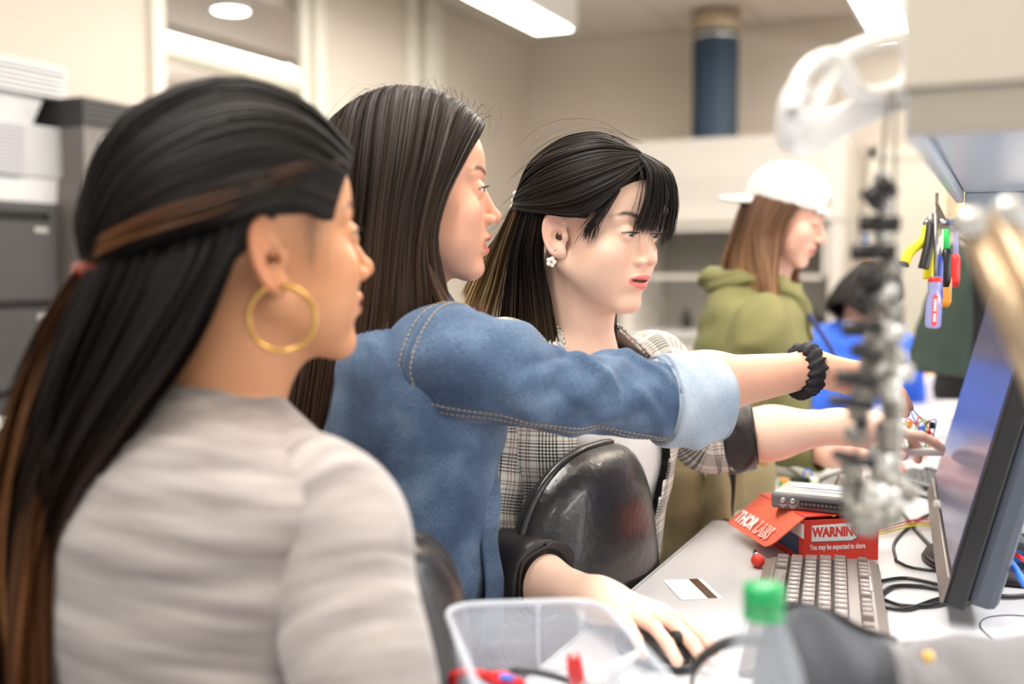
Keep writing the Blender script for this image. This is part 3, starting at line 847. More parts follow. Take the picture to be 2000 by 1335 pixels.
def strip(y0_, y1_, a, b, m):
    X = lambda f: -3.0850+.014*f
    MB().add([(X(a), y0_, zb+.012+.086*a), (X(a), y1_, zb+.012+.086*a), (X(b), y1_, zb+.012+.086*b), (X(b), y0_, zb+.012+.086*b)], [(0, 1, 2, 3)]).build('label_print', m, pl_)
strip(ly-.28, ly+.02, .04, .16, M_lb); strip(ly-.28, ly+.11, .2, .62, mat('pale_blue_print', srgb(170, 195, 225), .6, noise=(40, .06))); strip(ly-.02, ly+.09, .24, .44, M_lo); strip(ly-.28, ly-.03, .48, .60, M_lr); strip(ly-.28, ly+.11, .66, .70, M_lb); strip(ly-.28, ly-.06, .76, .86, M_lr)
for i in range(7):
    mb = MB(); mb.box((0, 0, 0), (.40, .80, .0125), None, .005, 2); mb.box((0, 0, .007), (.34, .72, .006), None, .002, 1)
    o = mb.build('tub_cover', M_wp); o.location = (-3.235+.004*math.sin(i*3), 2.43+.006*math.cos(i*5), zb+.108+i*.0165)
    tag(o, f"white plastic lid, {['lowest', 'second', 'third', 'middle', 'fifth', 'sixth', 'topmost'][i]} of the pile above the labelled box", 'lid', 'white lids piled on the box')
# ---- fume hood with its duct
x0, x1, yf = -2.42, -.95, 7.0
t = thing('fume_hood', (-1.7, 7.4, 0), 'white fume hood with louvred front panel against the back wall', 'fume hood')
M_hood = mat('hood_enamel', srgb(212, 205, 196), .45, noise=(4, .02)); M_hin = mat('hood_lining', srgb(150, 146, 138), .6, noise=(6, .06))
MB().span((x0, yf, 1.67), (x1, YF-.02, 2.225), .01).build('top_housing', M_hood, t)
for xa in (x0, x1-.09): MB().span((xa, yf+.02, .93), (xa+.09, YF-.02, 1.67), .004).build('hood_cheek', M_hood, t)
MB().span((x0+.09, YF-.14, .95), (x1-.09, YF-.04, 1.67)).build('back_baffle', M_hin, t)
MB().span((x0-.02, yf-.03, .90), (x1+.02, YF-.02, .95), .006).build('hood_worktop', mat('hood_top', srgb(205, 203, 198), .4, noise=(6, .03)), t)
b_ = MB().span((x0, yf+.02, 0.08), (x1, YF-.02, .90), .004).build('base_cabinet', M_hood, t)
for k in range(2): MB().span((x0+.04+k*.70, yf+.005, .12), (x0+.72+k*.70, yf+.02, .86), .003).build('cabinet_door', M_hood, b_)
for k in range(7):
    xs = x0+.40+k*.094
    for j in range(9): MB().span((xs, yf-.004, 1.80+j*.021), (xs+.066, yf+.002, 1.81+j*.021), .001).build('louvre', mat('louvre_grey', srgb(206, 200, 192), .5, noise=(6, .02)) if (k == 0 and j == 0) else bpy.data.materials['louvre_grey'], t)
s_ = MB().span((x0+.10, yf+.03, 1.30), (x1-.10, yf+.045, 1.33), .002).span((x0+.10, yf+.03, 1.62), (x1-.10, yf+.045, 1.66), .002).span((x0+.10, yf+.03, 1.30), (x0+.13, yf+.045, 1.66)).span((x1-.13, yf+.03, 1.30), (x1-.10, yf+.045, 1.66)).build('sash_frame', M_hood, t)
MB().span((x0+.13, yf+.034, 1.33), (x1-.13, yf+.040, 1.62)).build('sash_pane', M_glass, s_)
MB().span((-1.50, yf+.42, 1.40), (-1.30, yf+.425, 1.62)).build('notice', M_label, t)
c = onY(1397, 160, 7.35); cx, cy = c[0], 7.35
t = thing('exhaust_duct', (cx, cy, 2.225), 'dark blue ribbed exhaust hose with tan collar above the fume hood', 'duct')
M_duct = mat('blue_hose', srgb(38, 62, 84), .55, noise=(40, .1)); M_col = mat('tan_collar', srgb(176, 160, 134), .5, .3, noise=(30, .1))
n_ = 44; prof = []
for i in range(n_): prof += [(.150, 2.226+i*.0172), (.158, 2.226+i*.0172+.0086)]
MB().lathe(prof, (cx, cy, 0), n=40).build('hose', M_duct, t, True)
MB().lathe([(.160, 2.975), (.164, 2.98), (.164, ZC+.002)], (cx, cy, 0), n=40).build('collar', M_col, t, True)
MB().lathe([(.160, 2.925), (.163, 2.928), (.163, 2.945), (.160, 2.948)], (cx, cy, 0), n=40).build('hose_clamp', M_chrome, t, True)
for i, (x, y, r, h_, m_, lb) in enumerate(((-2.05, 7.35, .04, .14, M_black, 'small dark bottle inside the fume hood at left'), (-1.9, 7.45, .03, .10, M_hin, 'grey jar inside the fume hood beside the dark bottle'), (-1.15, 7.3, .05, .12, M_black, 'dark jar at the right inside the fume hood'))):
    o = MB().lathe([(r*.9, 0), (r, .006), (r, h_*.6), (r*.45, h_*.75), (r*.45, h_*.9), (r*.5, h_*.9), (r*.5, h_), (.001, h_)], (x, y, .951), n=20).build('bottle', m_, None, True); tag(o, lb, 'bottle')
# door and wire shelving right of the hood
d_ = struct(MB().span((-.86, YF-.05, 0), (-.02, YF-.01, 2.12), .004).build('door_1', M_trim)); MB().span((-.90, YF-.07, 0), (-.84, YF, 2.2), .004).span((-.04, YF-.07, 0), (.04, YF, 2.2), .004).span((-.9, YF-.07, 2.12), (.04, YF, 2.2), .004).build('door_frame', M_trim, d_)
MB().cyl((-.78, YF-.10, 1.0), (-.66, YF-.10, 1.0), .012, 12).cyl((-.78, YF-.10, 1.0), (-.78, YF-.05, 1.0), .012, 12).build('door_handle', M_chrome, d_, True)
o = MB().span((-.915, YF-.03, 1.36), (-.885, YF-.07, 1.66), .002).build('safety_notice', M_label); tag(o, 'narrow notice strip with blue and yellow beside the door', 'notice')
MB().span((-.916, YF-.072, 1.50), (-.884, YF-.070, 1.64)).build('blue_field', M_lb, o); MB().span((-.916, YF-.072, 1.40), (-.884, YF-.070, 1.48)).build('yellow_field', M_lo, o)
M_wire = mat('shelf_wire', srgb(176, 166, 142), .35, .7, noise=(40, .1))
t = thing('wire_shelf', (.25, 6.3, 0), 'chrome wire shelving unit with boxes behind the hanging optics rail', 'shelf')
for x in (-.32, .85):
    for y in (5.95, 6.6): MB().cyl((x, y, 0), (x, y, 2.1), .014, 12).build('post', M_wire, t, True)
for z in (.3, .8, 1.2, 1.6, 2.02):
    mb = MB()
    for y in np.linspace(5.95, 6.6, 12): mb.cyl((-.32, y, z), (.85, y, z), .004, 6)
    for x in np.linspace(-.32, .85, 4): mb.cyl((x, 5.95, z-.008), (x, 6.6, z-.008), .005, 6)
    mb.build('shelf_deck', M_wire, t, True)
M_card = mat('cardboard', srgb(196, 170, 132), .8, noise=(30, .08))
for i, (x, z, sx, sz, m_, lb) in enumerate(((-.13, .806, .3, .28, M_card, 'tan carton on the second shelf of the wire unit'), (.3, .806, .4, .25, M_white, 'white carton on the second shelf of the wire unit'), (-.1, 1.206, .34, .24, M_white, 'white carton on the middle shelf of the wire unit'), (.35, 1.206, .4, .26, M_card, 'tan carton on the middle shelf of the wire unit'),
                                      (-.1, 1.606, .36, .26, M_card, 'tan carton on the upper shelf of the wire unit'), (.4, 1.606, .4, .22, M_white, 'white carton on the upper shelf of the wire unit'))):
    o = MB().box((x, 6.25, z+sz/2+.001), (sx, .4, sz), None, .004).box((x, 6.25, z+sz+.0015), (sx, .04, .001)).build('carton', m_); tag(o, lb, 'box', 'cartons on the wire shelves')
# ---------------------------------------------------------------- people
M_skin = colmat('skin', .46, spec=.4, sub=.12, noise=(70, .04), bump=(900, .04))
M_eye = colmat('eye', .12, noise=(300, .02)); M_lash = mat('lash', (.015, .01, .008), .6)
M_hair = colmat('hair', .5, spec=.22, noise=(40, .12))
M_nail = mat('nail', srgb(236, 186, 168), .25, coat=.3, noise=(200, .05))
M_gold = mat('gold', srgb(214, 170, 96), .28, 1., noise=(90, .06))
M_pearl = mat('pearl', srgb(244, 240, 232), .2, coat=.5, noise=(80, .03))
M_steel = mat('steel', (.62, .62, .64), .25, 1., noise=(60, .08))

def cloth_mat(name, build, rough=.85, sheen=.3, bump=None):
    """procedural cloth driven by the garment's own lengthwise / around coordinates"""
    m = mat(name, (.5, .5, .5), rough, spec=.2, bump=bump); nt = m.node_tree; b = nt.nodes['Principled BSDF']
    b.inputs['Sheen Weight'].default_value = sheen
    a = nt.nodes.new('ShaderNodeAttribute'); a.attribute_name = 'cloth'
    def N(t, **kw):
        n = nt.nodes.new(t)
        for k_, v_ in kw.items(): setattr(n, k_, v_)
        return n
    def lk(o, i): nt.links.new(o, i)
    lk(build(nt, a.outputs['Vector'], N, lk), b.inputs['Base Color'])
    return m

def knit(nt, vec, N, lk):
    mp = N('ShaderNodeMapping'); mp.inputs['Scale'].default_value = (75, 9, 9); lk(vec, mp.inputs[0])
    n = N('ShaderNodeTexNoise'); n.inputs['Scale'].default_value = 1.0; n.inputs['Detail'].default_value = 5; lk(mp.outputs[0], n.inputs['Vector'])
    r = N('ShaderNodeValToRGB'); r.color_ramp.elements[0].position = .32; r.color_ramp.elements[0].color = (*srgb(122, 115, 115), 1)
    r.color_ramp.elements[1].position = .66; r.color_ramp.elements[1].color = (*srgb(168, 161, 158), 1); lk(n.outputs[0], r.inputs[0]); return r.outputs[0]

def denim(c0, c1, c2):
    def f(nt, vec, N, lk):
        mp = N('ShaderNodeMapping'); mp.inputs['Scale'].default_value = (260, 900, 260); lk(vec, mp.inputs[0])
        n = N('ShaderNodeTexNoise'); n.inputs['Scale'].default_value = 1.0; n.inputs['Detail'].default_value = 4; lk(mp.outputs[0], n.inputs['Vector'])
        n2 = N('ShaderNodeTexNoise'); n2.inputs['Scale'].default_value = 16; n2.inputs['Detail'].default_value = 6; lk(vec, n2.inputs['Vector'])
        mx = N('ShaderNodeMix'); mx.inputs[0].default_value = .6; lk(n.outputs[0], mx.inputs[2]); lk(n2.outputs[0], mx.inputs[3])
        r = N('ShaderNodeValToRGB'); e = r.color_ramp.elements
        e[0].position = .34; e[0].color = (*c0, 1); e[1].position = .68; e[1].color = (*c2, 1); k = e.new(.5); k.color = (*c1, 1)
        lk(mx.outputs[0], r.inputs[0]); return r.outputs[0]
    return f

def plaid(nt, vec, N, lk):
    sp = N('ShaderNodeSeparateXYZ'); lk(vec, sp.inputs[0])
    def M_(op, a, b=None):
        n = N('ShaderNodeMath', operation=op)
        for i, x in enumerate((a, b)):
            if x is None: continue
            if isinstance(x, (int, float)): n.inputs[i].default_value = x
            else: lk(x, n.inputs[i])
        return n.outputs[0]
    def stripes(c, per, duty): return M_('LESS_THAN', M_('FRACT', M_('MULTIPLY', M_('ADD', c, 10.0), 1/per)), duty)
    u, v = sp.outputs[0], sp.outputs[1]
    tot = None
    for c in (u, v):
        band = stripes(c, .052, .5); fine = stripes(c, .0042, .5); fine2 = stripes(c, .0105, .22)
        t = M_('ADD', M_('MULTIPLY', band, fine), M_('MULTIPLY', M_('SUBTRACT', 1.0, band), M_('MULTIPLY', fine2, .55)))
        tot = t if tot is None else M_('ADD', tot, t)
    r = N('ShaderNodeValToRGB'); e = r.color_ramp.elements; r.color_ramp.interpolation = 'LINEAR'
    e[0].position = 0; e[0].color = (*srgb(226, 222, 214), 1); e[1].position = 1; e[1].color = (*srgb(38, 40, 42), 1)
    k = e.new(.5); k.color = (*srgb(128, 128, 124), 1)
    lk(M_('MULTIPLY', tot, .5), r.inputs[0])
    over = M_('MAXIMUM', stripes(M_('ADD', u, .013), .052, .035), stripes(M_('ADD', v, .013), .052, .035))
    mx = N('ShaderNodeMix', data_type='RGBA'); mx.inputs[7].default_value = (*srgb(120, 62, 66), 1)
    lk(M_('MULTIPLY', over, .6), mx.inputs[0]); lk(r.outputs[0], mx.inputs[6]); return mx.outputs[2]

M_knit = cloth_mat('grey_knit', knit, .9, .4, bump=(300, .25))
M_denim = cloth_mat('denim', denim(srgb(46, 62, 88), srgb(74, 95, 124), srgb(114, 135, 160)), .85, .15, bump=(700, .2))
M_denim_l = cloth_mat('denim_inside', denim(srgb(132, 146, 166), srgb(160, 174, 190), srgb(190, 200, 210)), .85, .15, bump=(700, .2))
M_plaid = cloth_mat('plaid', plaid, .9, .1, bump=(600, .12))
M_tee = mat('white_tee', srgb(238, 238, 240), .85, noise=(60, .03), bump=(500, .15))
M_lining = mat('black_lining', srgb(34, 30, 30), .42, noise=(60, .15), bump=(40, .35))
M_olive = mat('olive_cloth', srgb(122, 120, 76), .85, noise=(25, .12), bump=(400, .25))
M_blue = mat('blue_cloth', srgb(36, 90, 205), .8, noise=(30, .12), bump=(300, .2))
M_jean = mat('dark_jeans', srgb(40, 46, 62), .85, noise=(40, .2), bump=(600, .3))
M_shoe = mat('shoe', srgb(40, 38, 38), .6, noise=(40, .1))
M_dkden = mat('dark_denim_gap', srgb(20, 26, 42), .9, noise=(60, .2))
M_thread = mat('stitch_thread', srgb(206, 176, 130), .7, noise=(200, .1))
M_cap = mat('cap_cloth', srgb(226, 225, 222), .85, noise=(40, .03), bump=(500, .2))
M_scr = mat('scrunchie_cloth', srgb(24, 22, 26), .75, noise=(60, .2), bump=(120, .5))

def legs(pr, hip, R, z_seat=None, m=None, spread=.09):
    """trousers and shoes of a standing figure; hip: world centre of the hips"""
    hip = np.asarray(hip); m = m or M_jean
    Lw = path_loft([hip+(0, 0, .08), hip+(0, 0, .0), hip-(0, 0, .08)], [.14, .155, .13], [.105, .12, .10], R[:, 0], 14, 40)
    cloth('trousers', Lw, m, pr.root, cap0=True, cap1=True)
    for s_ in (1, -1):
        top = hip+R[:, 0]*s_*spread-np.array([0, 0, .04]); foot = np.array([top[0], top[1], .07])+R[:, 0]*s_*.03
        kn = (top+foot)/2+R[:, 1]*.015
        cloth('trouser_leg', path_loft([top, top*.6+kn*.4, kn, kn*.5+foot*.5, foot], [.088, .08, .06, .057, .048], [.092, .084, .062, .058, .05], R[:, 1], 30, 28, folds([], .004, 3)), m, pr.root, cap0=True, cap1=True)
        mb = MB(); f0 = np.array([foot[0], foot[1], 0]); y, x = R[:, 1]*[1, 1, 0], R[:, 0]*[1, 1, 0]
        y = nrm(y); x = nrm(x)
        L = Loft([f0-y*.075+Zv*.045, f0-y*.07+Zv*.045, f0-y*.02+Zv*.045, f0+y*.06+Zv*.035, f0+y*.13+Zv*.028, f0+y*.16+Zv*.024, f0+y*.17+Zv*.024],
                 np.tile(Zv, (7, 1)), np.tile(x, (7, 1)), [.01, .045, .05, .035, .028, .018, .005], [.01, .032, .036, .042, .042, .03, .008], [.01, .044, .044, .034, .027, .022, .01], n=20, e=2.6)
        cloth('shoe', L, M_shoe, pr.root, cap0=True, cap1=True)

def torso_core(pr, nb, R, drop=.5, s=1.0):
    """the trunk under the clothes, part of the body mesh"""
    L = torso_loft(nb, R, [(-.03, .05, .05, .05, 0), (.03, .09*s, .06, .06, 0), (.07, .15*s, .07, .07, 0), (.14, .16*s, .085, .08, 0), (.3, .135*s, .085, .075, 0), (drop, .14*s, .09, .085, 0)], 40, 30)
    X, F, uv = L.grid(); pr.body_add(X, F, np.tile(pr.k['skin'], (len(X), 1)))

def ring_of(name, c, n, r, tube, m, parent, a0=0, a1=360, seg=48, ref=(0, 0, 1), flat=1.0):
    n = nrm(n); u = nrm(np.cross(ref, n)); v = np.cross(n, u)
    a = np.radians(np.linspace(a0, a1, seg))
    pts = np.asarray(c)+r*(np.cos(a)[:, None]*u+np.sin(a)[:, None]*v)
    mb = MB(); mb.tube(pts, tube, 10, a1-a0 < 360); return mb.build(name, m, parent, True)

# ======================================================== girl in the grey sweater (nearest)
sk1 = srgb(202, 146, 108)
K1 = dict(skin=sk1, blush=srgb(190, 112, 78), lips=srgb(178, 106, 88), hair=(.012, .008, .007), iris=(.03, .015, .01), nose=1.05, cheek=.35, ears=1.0, lid=(17, 12), neck=(0, -3, -14))
R1 = head_frame(31, -4, 0); o1 = P(492, 478, .965)
nb1 = P(408, 806, .985); Rt1 = head_frame(50, 8)
p1 = Person((nb1[0], nb1[1], 0), 'young woman in a grey heather sweater with a gold hoop earring, nearest to the camera', o1, R1, K1, 1.04)
K1['neck'] = p1.loc(nb1-Zv*.02)
K1['extra'] = [(p1.loc(nb1-Zv*.03), p1.loc(nb1+Rt1[:, 0]*s_*.12-Zv*.075), 5.0, 4.2) for s_ in (1, -1)]
p1.head(.22, (0.1, 1, 0))
torso_core(p1, nb1, Rt1)
sh1 = nb1+Rt1[:, 0]*.165-Zv*.07
el1 = P(722, 1390, .815); wr1 = el1+Rt1[:, 1]*.06-Zv*.21-Rt1[:, 0]*.02
q, nl = hand_parts(wr1, -Zv+Rt1[:, 1]*.2, -Rt1[:, 0], Rt1[:, 1], [(.3, .4, .3)]*4)
add_arm(p1, [(sh1, el1, .045, .038), (el1, wr1, .038, .025)], q, nl, M_nail, .0032)
shl = nb1-Rt1[:, 0]*.165-Zv*.07; ell1 = shl-Zv*.27-Rt1[:, 0]*.03; wrl = ell1+Rt1[:, 1]*.21
q, nl = hand_parts(wrl, Rt1[:, 1], -Zv, Rt1[:, 0], [(.3, .4, .3)]*4)
add_arm(p1, [(shl, ell1, .045, .038), (ell1, wrl, .038, .025)], q, nl, M_nail, .0036)
p1.finish_body(M_skin, M_eye, M_lash)
def cut1(q):
    x, y, z = q[:, 0], q[:, 1], q[:, 2]
    c1 = (1.39*y-3.9-z)/1.7; c2 = (1.15*y+2.2-z)/1.5
    return np.maximum(c1, np.minimum(c2, (2.2-z)))
dk, br, tan_ = (.0060, .0042, .0036), (.11, .042, .014), (.20, .085, .03)
top1 = [[(0, 8.4, 7.9), (.3, 5, 11.3), (.3, -2, 13.2), (.5, -9.5, 10), (.5, -12.6, 4), (.8, -12.8, 0)],
        [(2.5, 8.1, 7.3), (3.5, 4, 10.7), (4, -2.5, 12.2), (3.5, -9.3, 9.2), (2, -12.6, 3.5), (1, -12.8, -.2)],
        [(4.6, 6.9, 6), (6.2, 2.5, 8.4), (7, -3, 8.8), (5.6, -9.3, 6.2), (3, -12.3, 2), (1.5, -12.7, -.6)],
        [(6, 5.3, 4), (7.4, 1, 5.3), (8.2, -4, 4.6), (6.5, -9.6, 2.7), (3.5, -12.1, .5), (1.5, -12.6, -1)],
        [(6.5, 4.2, 1.6), (7.9, 0, 3.1), (8.4, -4.5, 2.0), (6.7, -9.3, .5), (3.5, -11.8, -.6), (1.5, -12.5, -1.2)]]
low1 = [[(7.3, -2.6, 2.2), (7.6, -4.6, -1.5), (6.6, -7.4, -7), (4.6, -11.2, -12.2), (1.8, -15.2, -18.5), (0, -18.3, -28), (0, -18.6, -37)],
        [(7, -5, 2.5), (7.4, -7, -2), (5.6, -10.5, -8), (3.6, -14, -13.5), (1, -17, -20), (-1, -19.3, -29), (-1, -20, -38)],
        [(4, -10, 1.5), (4.2, -12.2, -3), (2.4, -14.8, -9), (.5, -17, -15), (-1.5, -19.5, -23), (-2.5, -21, -31), (-2.5, -21.5, -39)],
        [(1.5, -12.5, -.5), (1.2, -14.2, -4), (0, -16.6, -10), (-2, -19.2, -18), (-3, -21.5, -26), (-3.2, -22.4, -33), (-3, -22, -39)]]
out1 = [[(.5, -12.8, -.5), (0, -15.5, -4.5), (-1, -18.4, -10.5), (-2, -20.8, -18), (-3, -22.6, -26), (-3, -23.4, -35)],
        [(-1.5, -12.6, -.5), (-2, -15.5, -5), (-3, -18.2, -11), (-4, -20.5, -18), (-4, -22.2, -26), (-4, -23, -35)]]
band1 = [[(5.6, 6.4, 6.6), (8.0, 1, 6.1), (8.9, -4.8, 4.1), (8.1, -8.9, 3.0), (4.6, -12.4, 1.4), (1.8, -13.2, -.2)],
         [(6.2, 5.4, 5.0), (8.3, .4, 4.6), (9.0, -5, 2.6), (8.0, -9.2, 1.6), (4.6, -12.5, .4), (1.8, -13.2, -.6)]]
side1 = [[(6.5, 4.6, 3.6), (6.9, 4.0, 1.2), (7.0, 3.4, -1.2), (6.9, 3.0, -3.4)], [(6.9, 3, 3), (7.3, 2.2, 1), (7.3, 1.9, -.8), (7.2, 1.8, -2)]]
sheets1 = [(side1, 16, .12, .06, .4, (.03, .017, .011), (.30, .16, .09)),(top1, 4600, .9, .2, .12, dk, dk), (mirror(top1), 1200, .9, .32, .12, dk, dk), (low1, 3200, 1.0, .32, .5, dk, (.03, .014, .008), .35),
           (mirror(low1)[:0] or [[(-x, y, z) for x, y, z in g] for g in low1[1:3]], 500, 1, .35, .5, dk, br, .3),
           (out1, 500, .8, .28, .7, (.06, .025, .01), tan_, .5), (band1, 320, .3, .26, .12, (.035, .016, .008), br)]
p1.hair(sheets1, M_hair, hair_cap(cut1, .55, .35), 11, skull_off=.75, capcol=(.0055, .004, .0035))
# hair clip, hoop, sweater
mb = MB(); cc = p1.w((1.0, -13.4, -1.6)); mb.box(cc, (.05, .016, .022), p1.R@rotz(.35), .006); mb.box(cc-Zv*.014, (.036, .012, .016), p1.R@rotz(.35), .005)
mb.build('hair_clip', mat('tortoise_clip', srgb(120, 34, 20), .25, noise=(60, .4), coat=.4), p1.root, True)
hc = p1.w((8.0, -.6, -6.0)); ring_of('hoop_earring', hc, -Fh+Rv*.1, .0275, .0021, M_gold, p1.root, 118, 452, 64)
mb = MB(); tp = p1.w((7.7, 0, -3.6)); mb.lathe([(.0005, -.002), (.0026, -.001), (.0026, .001), (.0005, .002)], tp, p1.R[:, 0]); mb.build('earring_stud', M_gold, p1.root, True)
fs1 = folds([(.18, 100, .007, .03, .02, 40), (.30, 150, .006, .03, .05, 50), (.27, -150, .006, .03, -.05, 45), (.36, 170, .006, .025, .03, 60), (.42, -120, .005, .025, .04, 50)], .004, 5)
t1 = torso_loft(nb1, Rt1, [(-.022, .064, .058, .058, 0), (-.012, .072, .066, .064, 0), (.008, .112, .08, .078, -.002), (.026, .156, .09, .092, -.006), (.05, .188, .096, .106, -.01), (.09, .202, .102, .114, -.012), (.17, .19, .112, .118, -.01), (.28, .176, .114, .11, 0), (.42, .158, .105, .1, .0), (.56, .175, .115, .115, 0), (.62, .18, .118, .118, 0)], 110, 90, fs1)
sw = cloth('sweater', t1, M_knit, p1.root, .003)
for s_, sh, e_, wq in ((1, sh1, el1, wr1), (-1, shl, ell1, wrl)):
    a_ = sh-Rt1[:, 0]*s_*.055+Zv*.012
    pts = [a_, sh+Rt1[:, 0]*s_*.006-Zv*.008, sh*.62+e_*.38, e_-(e_-sh)*.08, e_+(wq-e_)*.3, wq-(wq-e_)*.1]
    cloth('sleeve', path_loft(pts, [.050, .058, .058, .055, .05, .036], [.058, .064, .060, .055, .05, .036], -Rt1[:, 1]*s_*0-Rt1[:, 1], 80, 64,
        folds([(.12, 150, .003, .04, .09, 40), (.22, 230, .003, .04, -.08, 50)], .0012, 9)), M_knit, p1.root, .003)
hip1 = nb1-Rt1[:, 2]*.60; hip1[2] = min(hip1[2], .80); legs(p1, hip1, Rt1)

# ======================================================== girl in the denim jacket, arm stretched out
sk2 = srgb(226, 172, 146)
K2 = dict(skin=sk2, blush=srgb(218, 140, 122), lips=srgb(192, 98, 96), hair=(.03, .02, .016), iris=(.07, .06, .055), nose=.92, cheek=.2, ears=.95, lid=(15, 11), mouth=.55, neck=(0, -3, -14))
R2 = head_frame(10, -1, 0); o2 = P(806, 381, 1.32)
nb2 = P(757, 622, 1.37); Rt2 = head_frame(18, 2)
p2 = Person((nb2[0], nb2[1], 0), 'young woman in a blue denim jacket stretching her arm towards the bench', o2, R2, K2, 1.0)
K2['neck'] = p2.loc(nb2-Zv*.02)
p2.head(.2, (.05, 1, -.02))
torso_core(p2, nb2, Rt2)
sh2 = P(868, 706, 1.24); el2 = P(1195, 779, 1.278); wr2 = P(1582, 722, 1.44)
sp2m = P(1050, 752, 1.235)
q, nl = hand_parts(wr2, P(1725, 722, 1.47)-wr2, -Zv*.95-Fh*.15, Fh, [(.02, .12, .1), (.30, .45, .3), (.42, .6, .35), (.5, .65, .4)], thumb=(.25, .25, .2), size=.98)
add_arm(p2, [(sh2, sp2m, .028, .028), (sp2m, el2, .028, .030), (el2, el2*.7+wr2*.3, .030, .037), (el2*.7+wr2*.3, el2*.55+wr2*.45, .038, .037), (el2*.55+wr2*.45, wr2, .037, .0235)], q, nl, M_nail, .0027)
shl = nb2-Rt2[:, 0]*.165-Zv*.06; e_ = shl-Zv*.26+Rt2[:, 1]*.04; w_ = e_+Rt2[:, 1]*.16-Zv*.14
q, nl = hand_parts(w_, Rt2[:, 1]*.7-Zv*.7, -Rt2[:, 1]*.3+Rt2[:, 0], Rt2[:, 1], [(.3, .4, .3)]*4)
add_arm(p2, [(shl, e_, .045, .04), (e_, w_, .04, .025)], q, nl, M_nail, .0036)
p2.finish_body(M_skin, M_eye, M_lash)
hd, hb = (.017, .0105, .0075), (.045, .024, .014)
s2 = [[(.4, 8.4, 8.3), (3.2, 7.5, 6.9), (5.9, 5.1, 3.6), (7.3, 2.6, -1.2), (7.6, 1.6, -6), (7.3, 2.6, -11.5), (7.9, 3.6, -17)],
      [(.3, 6.5, 10.2), (4.2, 5.2, 8.8), (7.2, 3, 3.6), (8.1, 1.2, -2), (8.3, .4, -7), (8.0, .8, -12.5), (8.5, .8, -20)],
      [(.3, 3, 12), (4.8, 2, 10.2), (7.9, .4, 4), (8.7, -1.2, -2.5), (8.8, -2, -8.5), (8.7, -2.4, -16), (8.8, -3.2, -25)],
      [(.3, -1.5, 12.5), (5, -2.5, 10.4), (8, -3.6, 4.2), (8.7, -4.6, -2.5), (8.7, -5.4, -9), (8.4, -6.4, -17), (7.8, -8, -27)],
      [(.3, -5, 11.6), (4.6, -6.4, 9.4), (7, -7.6, 3.8), (7.8, -8.4, -3), (7.8, -9.2, -10), (7.2, -10.4, -18), (6.2, -12.2, -28)],
      [(.2, -8, 9.6), (3, -9.6, 7.4), (4.6, -10.6, 2.4), (5, -11.2, -4), (5, -12, -11), (4.4, -13.4, -19), (3.6, -15, -28)],
      [(0, -9.3, 8), (0, -10.6, 6), (0, -11.4, 1), (0, -12, -5), (0, -13, -12), (0, -14.6, -20), (0, -16, -28)]]
lk2 = [[(8, .6, -6), (8.6, 2, -11), (10.0, 3.8, -14), (11.4, 5.4, -14.6), (11.6, 6.4, -13)], [(8.2, 0, -6), (9, 1.4, -11.4), (10.8, 3.2, -15.5), (12.4, 4.6, -17), (12.6, 5.6, -17)]]
fly2 = [[(.4, 8.4, 8.6), (2, 9.4, 9.2), (3, 9.9, 8.2), (3.6, 9.6, 6.4)], [(.3, 4, 12), (3, 3, 12.6), (6, 2, 9.8), (8.6, .6, 4)], [(.3, -4, 12.2), (3, -6, 12), (5.6, -9, 8.6), (6, -11, 3)]]
lk2b = [[(8.4, -2, -8), (8.8, -2, -14), (9.2, -2.4, -20), (9.6, -1.4, -26)], [(8.4, -4, -8), (8.8, -4.4, -14), (9.4, -5, -20), (9.4, -4.6, -27)]]
def cut2(q):
    y, z = q[:, 1], q[:, 2]; return np.maximum((1.3*y-3.3-z)/1.65, (-4.5-z))
p2.hair([(s2, 6000, .8, .17, .22, hd, hb, .15), (mirror(s2), 1800, .8, .3, .22, hd, hb, .15), (fly2, 60, .9, .035, .7, (.06, .035, .022), (.06, .035, .022)), (lk2, 170, .5, .2, .35, hb, (.16, .07, .035)), (lk2b, 160, .5, .2, .4, hb, (.1, .045, .025), .2)],
        M_hair, hair_cap(cut2, .5, .35), 22, skull_off=.55)
# jacket body
f2 = folds([(.30, 60, .008, .035, .08, 35), (.36, 95, -.007, .03, .06, 40), (.44, 40, .007, .04, .05, 30), (.5, 100, .007, .03, -.05, 40), (.24, 110, -.008, .03, .06, 30)], .004, 3)
t2 = torso_loft(nb2, Rt2, [(-.045, .062, .06, .06, -.01), (-.03, .07, .068, .066, -.008), (-.006, .10, .082, .078, -.004), (.008, .142, .092, .088, 0), (.026, .178, .102, .096, .005), (.055, .200, .112, .104, .008), (.10, .204, .124, .112, .012), (.18, .19, .122, .12, .014), (.3, .18, .120, .118, .014), (.42, .17, .118, .118, .012), (.54, .17, .118, .125, .012), (.60, .172, .118, .128, .012)], 110, 90, f2)
cloth('jacket', t2, M_denim, p2.root, .003)
cl = torso_loft(nb2, Rt2, [(-.075, .068, .066, .07, -.012), (-.05, .076, .072, .074, -.01), (-.02, .094, .088, .082, -.006), (-.008, .11, .098, .09, -.004)], 60, 16)
cloth('collar', cl, M_denim, p2.root, .004)
